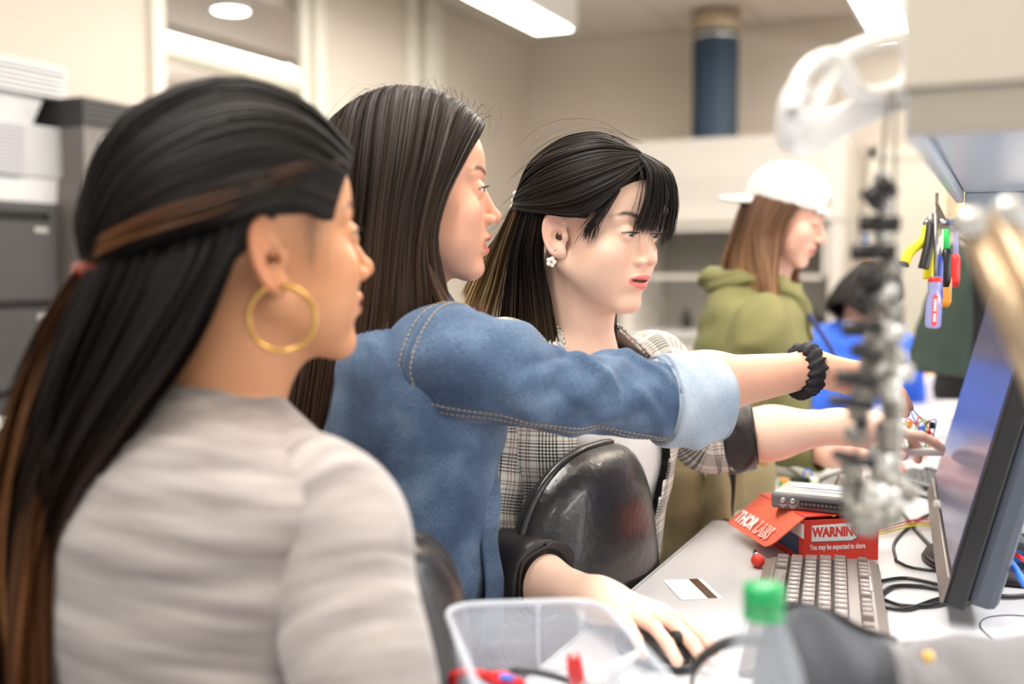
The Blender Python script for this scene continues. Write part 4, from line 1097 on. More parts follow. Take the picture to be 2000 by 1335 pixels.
# right sleeve: a loft so that seams and stitches follow its surface
sp2 = [P(842, 706, 1.265), P(880, 710, 1.24), P(960, 730, 1.225), P(1080, 762, 1.24), P(1200, 776, 1.275), P(1304, 783, 1.307)]
fs2 = folds([(.115, -10, .012, .018, -.05, 45), (.150, 20, -.006, .012, -.05, 45), (.185, 25, .011, .012, .05, 40), (.235, 10, .005, .012, -.05, 45), (.245, -20, .008, .012, .06, 45), (.275, 20, .004, .008, .05, 60), (.262, -30, -.005, .007, .04, 60),
             (.275, 90, .005, .012, .05, 40), (.12, 100, .005, .02, .05, 40), (.2, 120, -.005, .015, .06, 40), (.33, 60, .005, .009, .03, 70), (.335, 200, .005, .01, .03, 70), (.22, 200, .005, .012, .04, 60)], .003, 4)
sl2 = path_loft(sp2, [.064, .070, .060, .0475, .0465, .0465], [.074, .076, .06, .049, .047, .046], Zv, 150, 90, fs2)
cloth('sleeve', sl2, M_denim, p2.root, .0025)
ca, cb = P(1290, 781, 1.305), P(1392, 778, 1.335)
fc = folds([(.01, 30, .003, .01, .03, 60), (.035, -120, .005, .012, .02, 60), (.05, 170, .006, .014, .03, 50)], .002, 8)
cf = path_loft([ca, ca*.97+cb*.03, (ca+cb)/2, cb*.96+ca*.04, cb], [.050, .0560, .0560, .054, .050], [.050, .0565, .057, .055, .051], Zv, 40, 70, fc)
cloth('cuff', cf, M_denim_l, p2.root, .004, label='turned-up pale denim cuff')
cloth('cuff_lining', path_loft([cb*.75+ca*.25, cb+(cb-ca)*.02], [.046, .048], [.046, .049], Zv, 6, 60), M_denim_l, p2.root, .002)
# armhole and under-sleeve seams with stitches
def stitch_line(mb, lf, ui, v, off, ln=.0038, gap=.0022, r=.00055):
    X = lf.pts(np.asarray(ui, float), np.asarray(v, float), off)
    s_ = np.concatenate([[0], np.cumsum(np.linalg.norm(np.diff(X, axis=0), axis=1))])
    t = 0
    while t+ln < s_[-1]:
        a = np.array([np.interp(t, s_, X[:, i]) for i in range(3)]); b = np.array([np.interp(t+ln, s_, X[:, i]) for i in range(3)])
        mb.tube([a, b], r, 5); t += ln+gap
def seam_ridge(lf, ui, v, r, off=0.):
    X = lf.pts(np.asarray(ui, float), np.asarray(v, float), off); mb_ = MB(); mb_.tube(X, r, 8); return mb_
vv = np.radians(np.linspace(-100, 190, 140))
ph_ui = 27+9*np.maximum(0, -np.cos(vv))
for du, nm in ((0, 'armhole_seam'),):
    seam_ridge(sl2, ph_ui, vv, .0032, -.0012).build(nm, M_denim, p2.root, True)
mb = MB()
for du in (-2.2, 2.2): stitch_line(mb, sl2, ph_ui+du, vv, .0015)
mb.build('armhole_stitching', M_thread, p2.root, True)
uu = np.linspace(22, 148, 200); v0 = math.radians(122)
vl = np.full(200, v0)+.25*np.linspace(0, 1, 200)
seam_ridge(sl2, uu, vl, .0025, -.0010).build('sleeve_seam', M_denim, p2.root, True)
mb = MB()
for dv in (-.07, .07): stitch_line(mb, sl2, uu, vl+dv, .0012)
mb.build('sleeve_stitching', M_thread, p2.root, True)
# front placket of the open jacket
pe = [P(962, 838, 1.29), P(955, 900, 1.285), P(968, 980, 1.28), P(962, 1060, 1.28), P(972, 1150, 1.28), P(966, 1260, 1.29)]
pk = crom(np.array(pe), 50); Ls = []
wv = np.array([.012, .016, .02, .026, .03, .03]); wv = crom(list(wv), 50)
side = nrm(Rv*.35+Fh*.6)
Lp = Loft(pk, np.tile(side, (50, 1)), np.tile(nrm(np.cross(side, Zv)), (50, 1)), .011+.003*np.sin(np.linspace(0, 9, 50)), .005, .03+.006*np.sin(np.linspace(0, 7, 50)), .005, e=2.4, n=28)
cloth('placket', Lp, M_denim, p2.root, cap0=True, cap1=True)
mb = MB()
stitch_line(mb, Lp, np.linspace(1, 48, 60), np.full(60, math.radians(-60)), .0012); stitch_line(mb, Lp, np.linspace(1, 48, 60), np.full(60, math.radians(-125)), .0012)
mb.build('placket_stitching', M_thread, p2.root, True)
for v_a, nm_ in ((-48, 'front_seam'), (-82, 'side_seam')):
    ui_ = np.linspace(34 if v_a == -48 else 42, 88, 70); va_ = np.radians(v_a+6*np.sin(np.linspace(0, 3, 70)))
    seam_ridge(t2, ui_, va_, .0026, -.0008).build(nm_, M_denim, p2.root, True)
    mb = MB(); stitch_line(mb, t2, ui_, va_+.035, .0014); stitch_line(mb, t2, ui_, va_-.035, .0014); mb.build(nm_+'_stitching', M_thread, p2.root, True)
ui_ = np.linspace(58, 87, 40); X_ = t2.pts(ui_, np.radians(-30+5*np.sin(np.linspace(0, 3.1, 40))), .001)
Lk = Loft(X_, np.tile(Zv, (40, 1)), np.tile(nrm(Rv), (40, 1)), .006, .006*np.sin(np.linspace(.15, 3.0, 40))+.001, n=12); cloth('pocket_slit', Lk, M_dkden, p2.root, cap0=True, cap1=True)
# left sleeve
cloth('sleeve', path_loft([shl+Rt2[:, 0]*.06, shl, (shl+e_)/2, e_, (e_+w_)/2], [.065, .07, .056, .052, .045], [.065, .07, .056, .052, .045], Rt2[:, 1], 50, 40, folds([], .003, 2)), M_denim, p2.root, .003)
# scrunchie on the wrist
wd = nrm(wr2-el2); sc_c = wr2-wd*.012; u_ = nrm(np.cross(Zv, wd)); v_ = np.cross(wd, u_)
Vv, NT, NS = [], 96, 16
for i in range(NT):
    a = 2*math.pi*i/NT; rad = .0275+.0012*math.sin(7*a); dr = math.cos(a)*u_+math.sin(a)*v_
    for j in range(NS):
        b = 2*math.pi*j/NS; rr = .0125+.0022*math.sin(a*17+2*math.sin(b))+.0012*math.sin(a*29+b*3)
        Vv.append(sc_c+dr*(rad+rr*math.cos(b)*.75)+wd*(rr*1.15*math.sin(b)+.006*math.sin(a+.6)))
Fv_ = [(i*NS+j, ((i+1) % NT)*NS+j, ((i+1) % NT)*NS+(j+1) % NS, i*NS+(j+1) % NS) for i in range(NT) for j in range(NS)]
put('scrunchie', mesh_data('scrunchie', Vv, np.array(Fv_), True), M_scr, p2.root, 'black fabric scrunchie round the wrist')
hip2 = nb2-Zv*.62+Rt2[:, 1]*.03; legs(p2, hip2, Rt2, m=M_jean)

# ======================================================== girl in the plaid blazer
sk3 = srgb(240, 204, 182)
K3 = dict(skin=sk3, blush=srgb(236, 170, 156), lips=srgb(216, 104, 106), hair=(.02, .013, .012), iris=(.03, .017, .012), nose=.70, nw=1.15, cheek=.6, ears=.95, lid=(8, 12), mouth=.14, neck=(0, -3, -14))
R3 = head_frame(-38, 8, 0); o3 = P(1157, 449, 1.49)
nb3 = P(1118, 668, 1.55); Rt3 = head_frame(-42, 6)
p3 = Person((nb3[0], nb3[1], 0), 'young woman in a grey plaid blazer and white tee with fringe and flower earring', o3, R3, K3, 1.0)
K3['neck'] = p3.loc(nb3-Zv*.015)
K3['extra'] = [(p3.loc(nb3-Zv*.02), p3.loc(nb3+Rt3[:, 0]*s_*.11-Zv*.06), 4.6, 3.8) for s_ in (1, -1)]+[(p3.loc(nb3-Zv*.02), p3.loc(nb3+Rt3[:, 1]*.03-Zv*.09), 4.8, 5.0)]
p3.head(.19, (.05, 1, -.42))
torso_core(p3, nb3, Rt3)
sh3 = P(974, 716, 1.45); el3 = P(938, 1102, 1.41); wr3 = T(1172, 1172, .972)
tip = T(1318, 1262, .962)
q, nl = hand_parts(wr3, (tip-wr3)*[1, 1, 0]+Zv*.012, -Zv, np.cross(Zv, tip-wr3), [(.10, .32, .22), (.08, .34, .24), (.10, .36, .24), (.10, .36, .22)], spread=(.12, .03, -.06, -.2), thumb=(.55, .35, .3), size=.98)
add_arm(p3, [(nb3-Zv*.09, sh3, .05, .04), (sh3, el3, .038, .036), (el3, el3*.5+wr3*.5, .038, .032), (el3*.5+wr3*.5, wr3, .032, .0225)], q, nl, M_nail, .0024)
shl3 = P(1272, 722, 1.69); ell3 = P(1378, 858, 1.70); wrl3 = P(1642, 832, 1.66)
q, nl = hand_parts(wrl3, P(1790, 822, 1.69)-wrl3, -Zv*.8-Rv*.2+Fh*.3, -Fh-Zv*.1, [(.12, .3, .2), (.5, .5, .3), (.7, .7, .4), (.8, .8, .4)], thumb=(.30, .35, .15), size=.98)
add_arm(p3, [(nb3-Zv*.09, shl3, .05, .04), (shl3, ell3, .038, .036), (ell3, ell3*.5+wrl3*.5, .042, .037), (ell3*.5+wrl3*.5, wrl3, .037, .0245)], q, nl, M_nail, .0026)
p3.finish_body(M_skin, M_eye, M_lash)
h3, hb3 = (.012, .0085, .0075), (.40, .28, .13)
top3 = [[(0, 4.5, 11.2), (1, 0, 12.7), (2, -5, 11.6), (3, -9, 8.2), (3.5, -10.2, 4.6), (3.4, -10.2, 3)],
        [(.3, 5.5, 10.8), (4, 2, 11.2), (6, -3, 9.2), (6, -7, 6.4), (4.5, -9.7, 3.7), (3.6, -10.3, 2.8)],
        [(.5, 6.3, 10.2), (5.5, 4.5, 8.7), (7.9, 0, 6.4), (7.6, -5, 4.4), (5.3, -9.2, 3), (3.7, -10.3, 2.5)],
        [(1, 7, 9.6), (5.9, 6.1, 6.6), (8.0, 2, 3.8), (8.1, -3.2, 2.5), (5.9, -8.6, 2.3), (3.8, -10.2, 2.2)],
        [(1.5, 7.5, 9.1), (5.9, 6.4, 5.2), (7.7, 3.4, 2.0), (8.1, -2, 1.7), (6.1, -8.2, 1.6), (3.9, -10, 2)]]
bang3 = [[(-1, 5.5, 10.8), (-4, 8, 8.8), (-6.4, 7.9, 5), (-7.0, 7.0, 1.5), (-7.2, 6.4, -1.5)],
         [(-.8, 5.7, 10.8), (-3.2, 8.8, 8.9), (-5.2, 9.3, 5), (-5.7, 8.8, 1.5), (-5.8, 8.5, -.4)],
         [(-.6, 5.8, 10.8), (-2.4, 9.3, 8.8), (-3.8, 10.1, 5), (-4.2, 9.8, 1.8), (-4.1, 9.7, .4)],
         [(0, 6, 10.7), (-.4, 9.7, 8.7), (-1.2, 10.5, 5), (-1.4, 10.3, 2.2), (-1.3, 10.3, 1.0)],
         [(.4, 6, 10.6), (1.2, 9.5, 8.7), (1.5, 10.2, 5), (1.9, 9.9, 2.2), (2.1, 9.7, .8)],
         [(.6, 6, 10.5), (2.3, 9, 8.5), (3.0, 9.6, 5.2), (3.5, 9.2, 2.6), (3.8, 8.9, .9)]]
low3 = [[(7, -3, 1), (7.0, -2.8, -4), (6.4, -1.6, -9), (6.0, -.2, -14), (5.7, .9, -18.6)],
        [(7, -4.5, 1.5), (7.3, -4.8, -4), (7.1, -4, -9), (7.0, -3, -14), (6.6, -2, -19)],
        [(6, -7, 2), (7.1, -7.6, -4), (7.6, -7.6, -9), (7.9, -7.6, -13), (8, -7.6, -17)]]
pony3 = [[(6, -7.6, 2), (7.1, -8.4, -4), (7.8, -8.6, -9), (8.2, -9, -13), (8.5, -9.2, -16.5)],
         [(4.6, -9.4, 2.4), (5.8, -10.4, -3), (7, -11, -8), (7.8, -11.4, -11.5), (8.4, -11.6, -14.6)],
         [(3.6, -10.2, 2.6), (4.4, -11.4, -2), (5.9, -12.6, -6.6), (7.0, -13, -10), (7.9, -13.2, -13)],
         [(3, -10.4, 2.4), (3.6, -12, -2), (5, -13.6, -6), (6.4, -14.2, -9), (7.6, -14.2, -11.4)]]
left3 = [[(-7, -1, 0), (-7, -.6, -5), (-6.6, .4, -10), (-6.2, 1.0, -14), (-6.0, 1.4, -18)], [(-7, -5, 0), (-7.2, -4, -5), (-7, -3, -10), (-6.8, -2, -14), (-6.6, -1, -18.5)], [(-5, -9, 2), (-6, -9.4, -4), (-6.5, -9.5, -9), (-7, -9.5, -14), (-7, -9.5, -18)]]
def cut3(q):
    y, z = q[:, 1], q[:, 2]; c1 = (1.3*y-2.6-z)/1.65; c2 = (1.0*y+2.4-z)/1.41
    return np.maximum(c1, np.minimum(c2, 1.6-z))
wisp3 = [[(.8, 6.2, 10.3), (3.2, 8.6, 8), (4.2, 9.0, 5), (4.6, 8.8, 3), (4.7, 8.7, 1.6)], [(.2, 6.2, 10.5), (.9, 9.7, 8.6), (1, 10.5, 5), (1.0, 10.3, 2), (.9, 10.4, -.4)], [(-.4, 6.2, 10.5), (-2.6, 9.6, 8.6), (-4.0, 10.2, 5), (-4.6, 9.9, 1.8), (-4.8, 9.8, -1.2)]]
fly3 = [[(0, 4.5, 11.6), (2, 0, 13.4), (3.5, -6, 12), (4.5, -10.5, 7)], [(.4, 5, 11.2), (5, 2, 11), (7.5, -4, 8.5), (6.5, -9.6, 5)], [(3.6, -10.2, 3), (5, -11.5, -1), (7, -13.6, -5.5), (9, -14.6, -9)]]
temple3 = [[(5.2, 7, 6), (6.4, 6.2, 3.4), (6.9, 5.2, 1.2), (7.0, 4.6, -.6)], [(5.6, 6.6, 5.6), (6.8, 5.2, 3), (7.2, 4, .8), (7.2, 3.4, -1)]]
p3.hair([(top3, 4400, .6, .13, .09, h3, h3), (mirror(top3), 1500, .6, .24, .1, h3, h3), (bang3, 800, .35, .07, .26, h3, (.022, .015, .013)), (low3, 1500, .8, .15, .3, h3, (.06, .04, .022), .1),
         (pony3, 1700, .9, .15, .4, (.10, .062, .03), hb3, .1), (left3, 700, .8, .2, .3, h3, (.03, .02, .014), .1), (temple3, 70, .2, .07, .45, h3, h3), (wisp3, 60, .3, .05, .5, h3, h3), (fly3, 60, .8, .035, .7, (.05, .035, .025), (.05, .035, .025))],
        M_hair, hair_cap(cut3, .35, .33), 33, skull_off=.42, M=20)
mb = MB()
for i in range(4): mb.lathe([(.0003, -.0042), (.003, -.0032), (.0044, 0), (.003, .0032), (.0003, .0042)], p3.w((3.9+.15*i, -11.1, 3.7-.95*i)), n=14)
mb.build('pearl_hair_clip', M_pearl, p3.root, True)
mb = MB(); mb.lathe([(.0002, -.0018), (.0018, -.001), (.0022, 0), (.0018, .001), (.0002, .0018)], p3.w((8.15, -.05, -2.9)), n=14); mb.build('stud_earring', M_steel, p3.root, True)
fe = p3.w((8.35, -.35, -4.55)); fn = nrm(-Fh+Rv*.25); mb = MB(); Rf = frame_z(fn)
for i in range(5):
    a = 2*math.pi*i/5+.3; c_ = fe+Rf[:, 0]*math.cos(a)*.0042+Rf[:, 1]*math.sin(a)*.0042
    mb.lathe([(.0003, -.0014), (.0024, -.001), (.0033, 0), (.0024, .001), (.0003, .0014)], c_, fn, 14)
fl = mb.build('flower_earring', M_pearl, p3.root, True)
mb = MB(); mb.lathe([(.0003, -.001), (.0016, 0), (.0003, .0014)], fe+fn*.0014, fn, 12); mb.build('flower_centre', M_gold, fl, True)
# white tee, blazer
tee3 = torso_loft(nb3, Rt3, [(.012, .076, .07, .06, .0), (.02, .084, .078, .064, 0), (.045, .125, .09, .08, 0), (.09, .165, .1, .09, .0), (.17, .168, .115, .098, 0), (.3, .15, .11, .095, 0), (.5, .15, .11, .1, 0)], 90, 50, folds([], .002, 2))
cloth('tee_shirt', tee3, M_tee, p3.root, .003)
b3 = torso_loft(nb3, Rt3, [(-.03, .066, .07, .062, -.006), (-.015, .078, .08, .072, -.004), (.01, .112, .092, .086, 0), (.035, .15, .102, .098, .0), (.06, .18, .11, .105, .0), (.1, .195, .118, .112, .0), (.18, .192, .132, .118, 0), (.3, .172, .132, .115, 0), (.42, .172, .135, .12, 0), (.6, .19, .145, .135, 0)], 120, 90,
                folds([(.2, 60, .006, .03, .1, 40), (.3, 90, .007, .03, .08, 40), (.36, -70, .006, .03, .1, 40)], .003, 6))
X, F, uv = b3.grid()
fu, fvv = uv[:, 0][F].mean(1), np.array([wrapd(2*math.pi*(q_ % 120)/120) for q_ in range(len(X))])
fv = np.abs(fvv[F]).max(1)
vw = np.interp(fu, [0, .03, .1, .28, .62], [1.25, .95, .62, .30, .34])
keep = fv > vw
o_ = put('blazer', mesh_data('blazer', X, F[keep], True, uv=uv), M_plaid, p3.root)
md = o_.modifiers.new('thickness', 'SOLIDIFY'); md.thickness = .003; md.offset = -1
for s_ in (1, -1):                      # lapels folded back along the opening
    n_u, n_w = 34, 8; ui = np.linspace(3, 44, n_u); Vl, uvl = [], []
    for a_, u_i in enumerate(ui):
        ul = np.interp(u_i, np.arange(len(b3.C)), b3.u); ve = np.interp(ul, [0, .03, .1, .28, .62], [1.22, .92, .6, .28, .3])
        wid = np.interp(ul, [0, .04, .075, .08, .16, .26, .30], [.50, .50, .46, .62, .55, .2, .06])
        for b_ in range(n_w):
            t_ = b_/(n_w-1); Vl.append(b3.pts(np.array([u_i]), np.array([s_*(ve+wid*t_)*-1]), .006+.009*math.sin(math.pi*min(1, t_*.8+.1)))[0]); uvl.append((ul*.8+.3*t_*.1, .2+wid*t_*.16, 0))
    Fl = np.array([(i*n_w+j, i*n_w+j+1, (i+1)*n_w+j+1, (i+1)*n_w+j) for i in range(n_u-1) for j in range(n_w-1)])
    lp = put('lapel', mesh_data('lapel', Vl, Fl, True, uv=np.array(uvl)), M_plaid, p3.root); md = lp.modifiers.new('t', 'SOLIDIFY'); md.thickness = .003; md.offset = 0
for (sh, e_, wq, s_, tc, cutp) in ((sh3, el3, wr3, 1, .55, .30), (shl3, ell3, wrl3, -1, .33, .18)):
    a_ = sh-Rt3[:, 0]*s_*.07-Zv*.01
    end = e_+(wq-e_)*cutp
    pts = [a_, sh+Rt3[:, 0]*s_*.004, sh*.6+e_*.4, e_-(e_-sh)*.06, e_+(wq-e_)*cutp*.6, end]
    cloth('sleeve', path_loft(pts, [.05, .058, .056, .054, .052, .05], [.055, .062, .057, .054, .052, .05], Rt3[:, 1], 90, 64,
        folds([(.1, 90, .005, .014, .03, 50), (.2, -60, .006, .014, .03, 50), (.26, 90, .006, .012, .03, 60), (.3, 0, .006, .012, -.03, 60)], .003, 12+s_)), M_plaid, p3.root, .003)
    c0, c1 = e_+(wq-e_)*(cutp-.06), e_+(wq-e_)*(tc+.03)
    cfd = folds([(.02, 40, .005, .01, .03, 50), (.035, 130, .006, .012, -.03, 50), (.05, -90, .006, .012, .03, 60), (.03, -30, -.004, .01, .02, 40)], .003, 20+s_)
    cloth('rolled_cuff', path_loft([c0, c0*.9+c1*.1, (c0+c1)/2, c1*.93+c0*.07, c1, c1*.96+c0*.04], [.047, .056, .057, .054, .049, .042], [.047, .056, .058, .054, .049, .042], Zv, 40, 60, cfd), M_lining, p3.root, .003, label='sleeve rolled up to its black lining')
hip3 = nb3-Zv*.62; legs(p3, hip3, Rt3)

# ======================================================== girl with the white cap
sk4 = srgb(232, 184, 164)
K4 = dict(skin=sk4, blush=srgb(226, 150, 136), lips=srgb(204, 118, 112), hair=(.10, .05, .025), iris=(.05, .03, .02), nose=.9, cheek=.45, ears=.95, lid=(-6, 12), mouth=.06, neck=(0, -3, -14))
R4 = head_frame(-24, 18, 0); o4 = P(1532, 422, 2.42)
nb4 = P(1492, 560, 2.46); Rt4 = head_frame(-14, 10)
p4 = Person((nb4[0], nb4[1], 0), 'young woman in an olive jacket with a white cap worn backwards', o4, R4, K4, .95)
K4['neck'] = p4.loc(nb4-Zv*.02)
p4.head(.24, (0, 1, -.5))
torso_core(p4, nb4, Rt4)
sh4 = nb4+Rt4[:, 0]*.165-Zv*.08; el4 = P(1418, 838, 2.27); wr4 = P(1625, 885, 2.08)
q, nl = hand_parts(wr4, P(1720, 880, 2.1)-wr4, -Zv, Fh, [(.3, .5, .3)]*4)
add_arm(p4, [(sh4, el4, .045, .04), (el4, wr4, .04, .025)], q, nl, M_nail, .0034)
shl = nb4-Rt4[:, 0]*.165-Zv*.08; e_ = shl-Zv*.25+Rt4[:, 1]*.05; w_ = P(1668, 868, 2.4)
q, nl = hand_parts(w_, P(1760, 860, 2.4)-w_, -Zv, -Fh, [(.3, .5, .3)]*4)
add_arm(p4, [(shl, e_, .045, .04), (e_, w_, .04, .025)], q, nl, M_nail, .0036)
p4.finish_body(M_skin, M_eye, M_lash)
c4, c4b = (.11, .055, .03), (.24, .125, .06)
s4 = [[(7.0, 3.6, 3), (7.6, 2.6, -1), (8.2, 2.6, -6), (10.6, 4.0, -12), (12.4, 6.4, -18), (13.4, 8.6, -25)],
      [(7.4, 1.5, 3.5), (8.3, .6, -1), (8.9, 1.2, -6), (11.4, 3.2, -12), (13.2, 5.6, -18), (14.0, 8.0, -23.5)],
      [(7.2, -2, 3.6), (8.4, -2.4, -1), (9, -2.0, -6), (10.4, .6, -11), (12, 3.6, -16), (12.4, 6.4, -21)],
      [(6.0, -6, 3), (7, -6.4, -1), (7.2, -6.6, -6), (6.8, -6.6, -11), (6.6, -6, -15), (6.4, -5.4, -18)],
      [(2, -9.4, 2), (2.4, -9.8, -2), (2.6, -9.6, -6), (2.6, -9.4, -10), (2.6, -9.2, -13), (2.6, -9, -15)]]
s4l = [[(-7.0, 3.6, 3), (-7.6, 3.6, -2), (-7.9, 4.4, -8), (-8, 6, -14), (-8, 8, -20), (-7.8, 9, -25)], [(-7.4, 0, 3.5), (-8.4, 0, -2), (-8.6, 1.4, -8), (-8.8, 4, -14), (-9, 7, -20), (-9, 8.4, -24)], [(-6, -6, 3), (-7.4, -6, -2), (-8, -5, -8), (-8.6, -2, -14), (-9, 2, -20), (-9, 5, -23)]]
p4.hair([(s4, 2200, .7, .3, .3, c4, c4b, .3), (s4l, 1300, .7, .32, .35, c4, c4b, .3)], M_hair, hair_cap(lambda q: np.maximum((1.3*q[:, 1]-2.6-q[:, 2])/1.65, -3-q[:, 2]), .35, .5), 44, M=14, capcol=(.06, .03, .016))
# backwards cap: crown with an arch opening over the forehead, strap, peak behind
def capf(p):
    d = ell(p, (0, -.4, 4.2), (8.3, 10.1, 8.7)); d = np.maximum(d, -ell(p, (0, -.4, 4.2), (7.7, 9.5, 8.1)))
    d = np.maximum(d, (2.6+.10*p[:, 1]-p[:, 2]))
    arch = np.sqrt((p[:, 0]/3.2)**2+((p[:, 2]-4.6)/2.9)**2)-1
    d = np.maximum(d, np.where(p[:, 1] > 4, -arch*2.0, -9))
    return d
V, F = surfnets(capf, (-9.5, -12, 1), (9.5, 11, 14), .25); cap4 = put('cap', mesh_data('cap', p4.w(V), F, True), M_cap, p4.root, 'white cap worn back to front')
mb = MB(); a = np.radians(np.linspace(52, 128, 24)); L_ = [p4.w((8.2*math.cos(t)*1.0, -.4+10.0*math.sin(t), 3.55)) for t in a]
Ls = Loft(np.array(L_), np.tile(p4.R[:, 2], (24, 1)), np.array([nrm(x_-p4.w((0, -.4, 3.5))) for x_ in L_]), .0075, .0022, n=12, e=4)
cloth('strap', Ls, M_cap, cap4, cap0=True, cap1=True)
for side_ in (-1, 1): MB().box(p4.w((side_*1.2, 9.75, 3.55)), (.008, .004, .013), p4.R, .001).build('strap_snap', M_pearl, cap4)
Vp, Fp = [], []; n_a, n_r = 24, 8
for i in range(n_a):
    t = math.radians(210+120*i/(n_a-1))
    for j in range(n_r):
        rr = j/(n_r-1); ex = 6.6*math.sin(math.pi*i/(n_a-1))**.5*rr
        Vp.append(p4.w((8.0*math.cos(t)*(1-.04*rr), -.4+9.8*math.sin(t)-ex, 2.3-.42*ex-.16*(8*math.cos(t))**2*.12*rr)))
Fp = np.array([(i*n_r+j, i*n_r+j+1, (i+1)*n_r+j+1, (i+1)*n_r+j) for i in range(n_a-1) for j in range(n_r-1)])
pk_ = put('peak', mesh_data('peak', Vp, Fp, True), M_cap, cap4); md = pk_.modifiers.new('t', 'SOLIDIFY'); md.thickness = .004; md.offset = 0
MB().lathe([(.0005, .004), (.006, .003), (.007, 0)], p4.w((0, -.4, 12.85)), p4.R[:, 2], 14).build('button', M_cap, cap4, True)
f4 = folds([(.2, 80, .01, .04, .1, 40), (.35, 100, .012, .04, .08, 40), (.3, 30, .01, .04, .1, 40)], .006, 14)
t4 = torso_loft(nb4, Rt4, [(-.02, .075, .075, .075, 0), (0, .1, .09, .085, -.005), (.03, .145, .105, .095, -.01), (.06, .185, .115, .105, -.012), (.11, .205, .13, .112, -.012), (.2, .205, .145, .12, -.008), (.35, .19, .15, .125, 0), (.5, .18, .145, .14, 0), (.62, .19, .15, .15, 0)], 90, 60, f4)
cloth('jacket', t4, M_olive, p4.root, .004)
hood4 = path_loft([nb4+Rt4[:, 1]*.10-Zv*.10-Rt4[:, 0]*.02, nb4+Rt4[:, 1]*.08-Zv*.02+Rt4[:, 0]*.055, nb4+Rt4[:, 0]*.10+Zv*.015, nb4-Rt4[:, 1]*.09+Zv*.0+Rt4[:, 0]*.06, nb4-Rt4[:, 1]*.12, nb4-Rt4[:, 1]*.09-Rt4[:, 0]*.06, nb4-Rt4[:, 0]*.10+Zv*.015, nb4+Rt4[:, 1]*.08-Zv*.02-Rt4[:, 0]*.055, nb4+Rt4[:, 1]*.10-Zv*.10+Rt4[:, 0]*.02],
                  [.016, .02, .022, .026, .03, .026, .022, .02, .016], [.014, .018, .018, .022, .026, .022, .018, .018, .014], Zv, 70, 30, folds([], .006, 3))
cloth('hood', hood4, M_olive, p4.root, cap0=True, cap1=True)
for (sh, e__, wq, s_) in ((sh4, el4, wr4, 1), (shl, e_, w_, -1)):
    pts = [sh-Rt4[:, 0]*s_*.06, sh+Rt4[:, 0]*s_*.015, sh*.6+e__*.4, e__, e__*.6+wq*.4, wq*.92+e__*.08]
    cloth('sleeve', path_loft(pts, [.05, .062, .064, .06, .052, .042], [.055, .066, .064, .06, .052, .042], Rt4[:, 1], 70, 48,
        folds([(.12, 90, .008, .02, .04, 50), (.2, 60, .009, .02, .03, 50), (.27, 100, .01, .015, .03, 60), (.32, 0, .008, .015, -.03, 60)], .005, 30+s_)), M_olive, p4.root, .003)
mb = MB(); zp = [t4.pts(np.array([float(i)]), np.array([.02]), .003)[0] for i in range(6, 58, 2)]; mb.tube(zp, .004, 8); mb.build('zip', mat('zip_teeth', srgb(70, 78, 66), .5, .4, noise=(300, .3)), p4.root, True)
mb = MB(); lz = crom(np.array([nb4+Rt4[:, 1]*.09+Rt4[:, 0]*.05-Zv*.03, nb4+Rt4[:, 1]*.155+Rt4[:, 0]*.03-Zv*.12, nb4+Rt4[:, 1]*.172+Rt4[:, 0]*.012-Zv*.20]), 16)
mb.tube(lz, .0055, 8); mb.build('lanyard', mat('lanyard_cloth', srgb(56, 66, 120), .8, noise=(80, .1)), p4.root, True)
legs(p4, nb4-Zv*.64, Rt4)

# ======================================================== person in blue, far along the bench
K5 = dict(skin=srgb(214, 160, 130), blush=srgb(200, 130, 108), lips=srgb(180, 100, 92), hair=(.01, .008, .008), iris=(.03, .02, .015), ears=.95, neck=(0, -3, -14))
R5 = head_frame(30, 40, 0); o5 = P(1700, 585, 3.5)
nb5 = P(1672, 652, 3.55); Rt5 = head_frame(30, 35)
p5 = Person((nb5[0], nb5[1], 0), 'dark-haired person in a bright blue shirt bending over the far bench', o5, R5, K5, 1.0)
K5['neck'] = p5.loc(nb5); p5.head(.35, (0, 1, -.3)); torso_core(p5, nb5, Rt5)
s5 = nb5+Rt5[:, 0]*.17-Zv*.06; e5 = s5-Zv*.24+Rt5[:, 1]*.08; w5 = e5+Rt5[:, 1]*.22-Zv*.04
q, nl = hand_parts(w5, Rt5[:, 1], -Zv, -Rt5[:, 0], [(.3, .5, .3)]*4); add_arm(p5, [(s5, e5, .045, .04), (e5, w5, .04, .025)], q, [], M_nail, .005)
s5b = nb5-Rt5[:, 0]*.17-Zv*.06; e5b = s5b-Zv*.24+Rt5[:, 1]*.08; w5b = e5b+Rt5[:, 1]*.22-Zv*.04
q, nl = hand_parts(w5b, Rt5[:, 1], -Zv, Rt5[:, 0], [(.3, .5, .3)]*4); add_arm(p5, [(s5b, e5b, .045, .04), (e5b, w5b, .04, .025)], q, [], M_nail, .005)
p5.finish_body(M_skin, M_eye, M_lash)
s5h = [[(0, 8, 8), (4, 7, 7), (7, 4, 3), (7.6, 3, -2), (7.4, 3, -7)], [(.3, 2, 12), (5, 1, 9.6), (8, 0, 3), (8.4, -.6, -3), (8, -.4, -9)], [(.3, -4, 11.8), (5, -5.4, 9), (7.4, -6.4, 3), (7.6, -7, -3), (7, -7, -10)], [(0, -9, 8), (0, -10.6, 5), (0, -11, 0), (0, -11, -5), (0, -10.6, -10)]]
p5.hair([(s5h, 900, .9, .5, .2, (.012, .009, .008), (.012, .009, .008)), (mirror(s5h), 700, .9, .5, .2, (.012, .009, .008), (.012, .009, .008))], M_hair, hair_cap(cut2, .6, .5), 55, M=12, skull_off=.7)
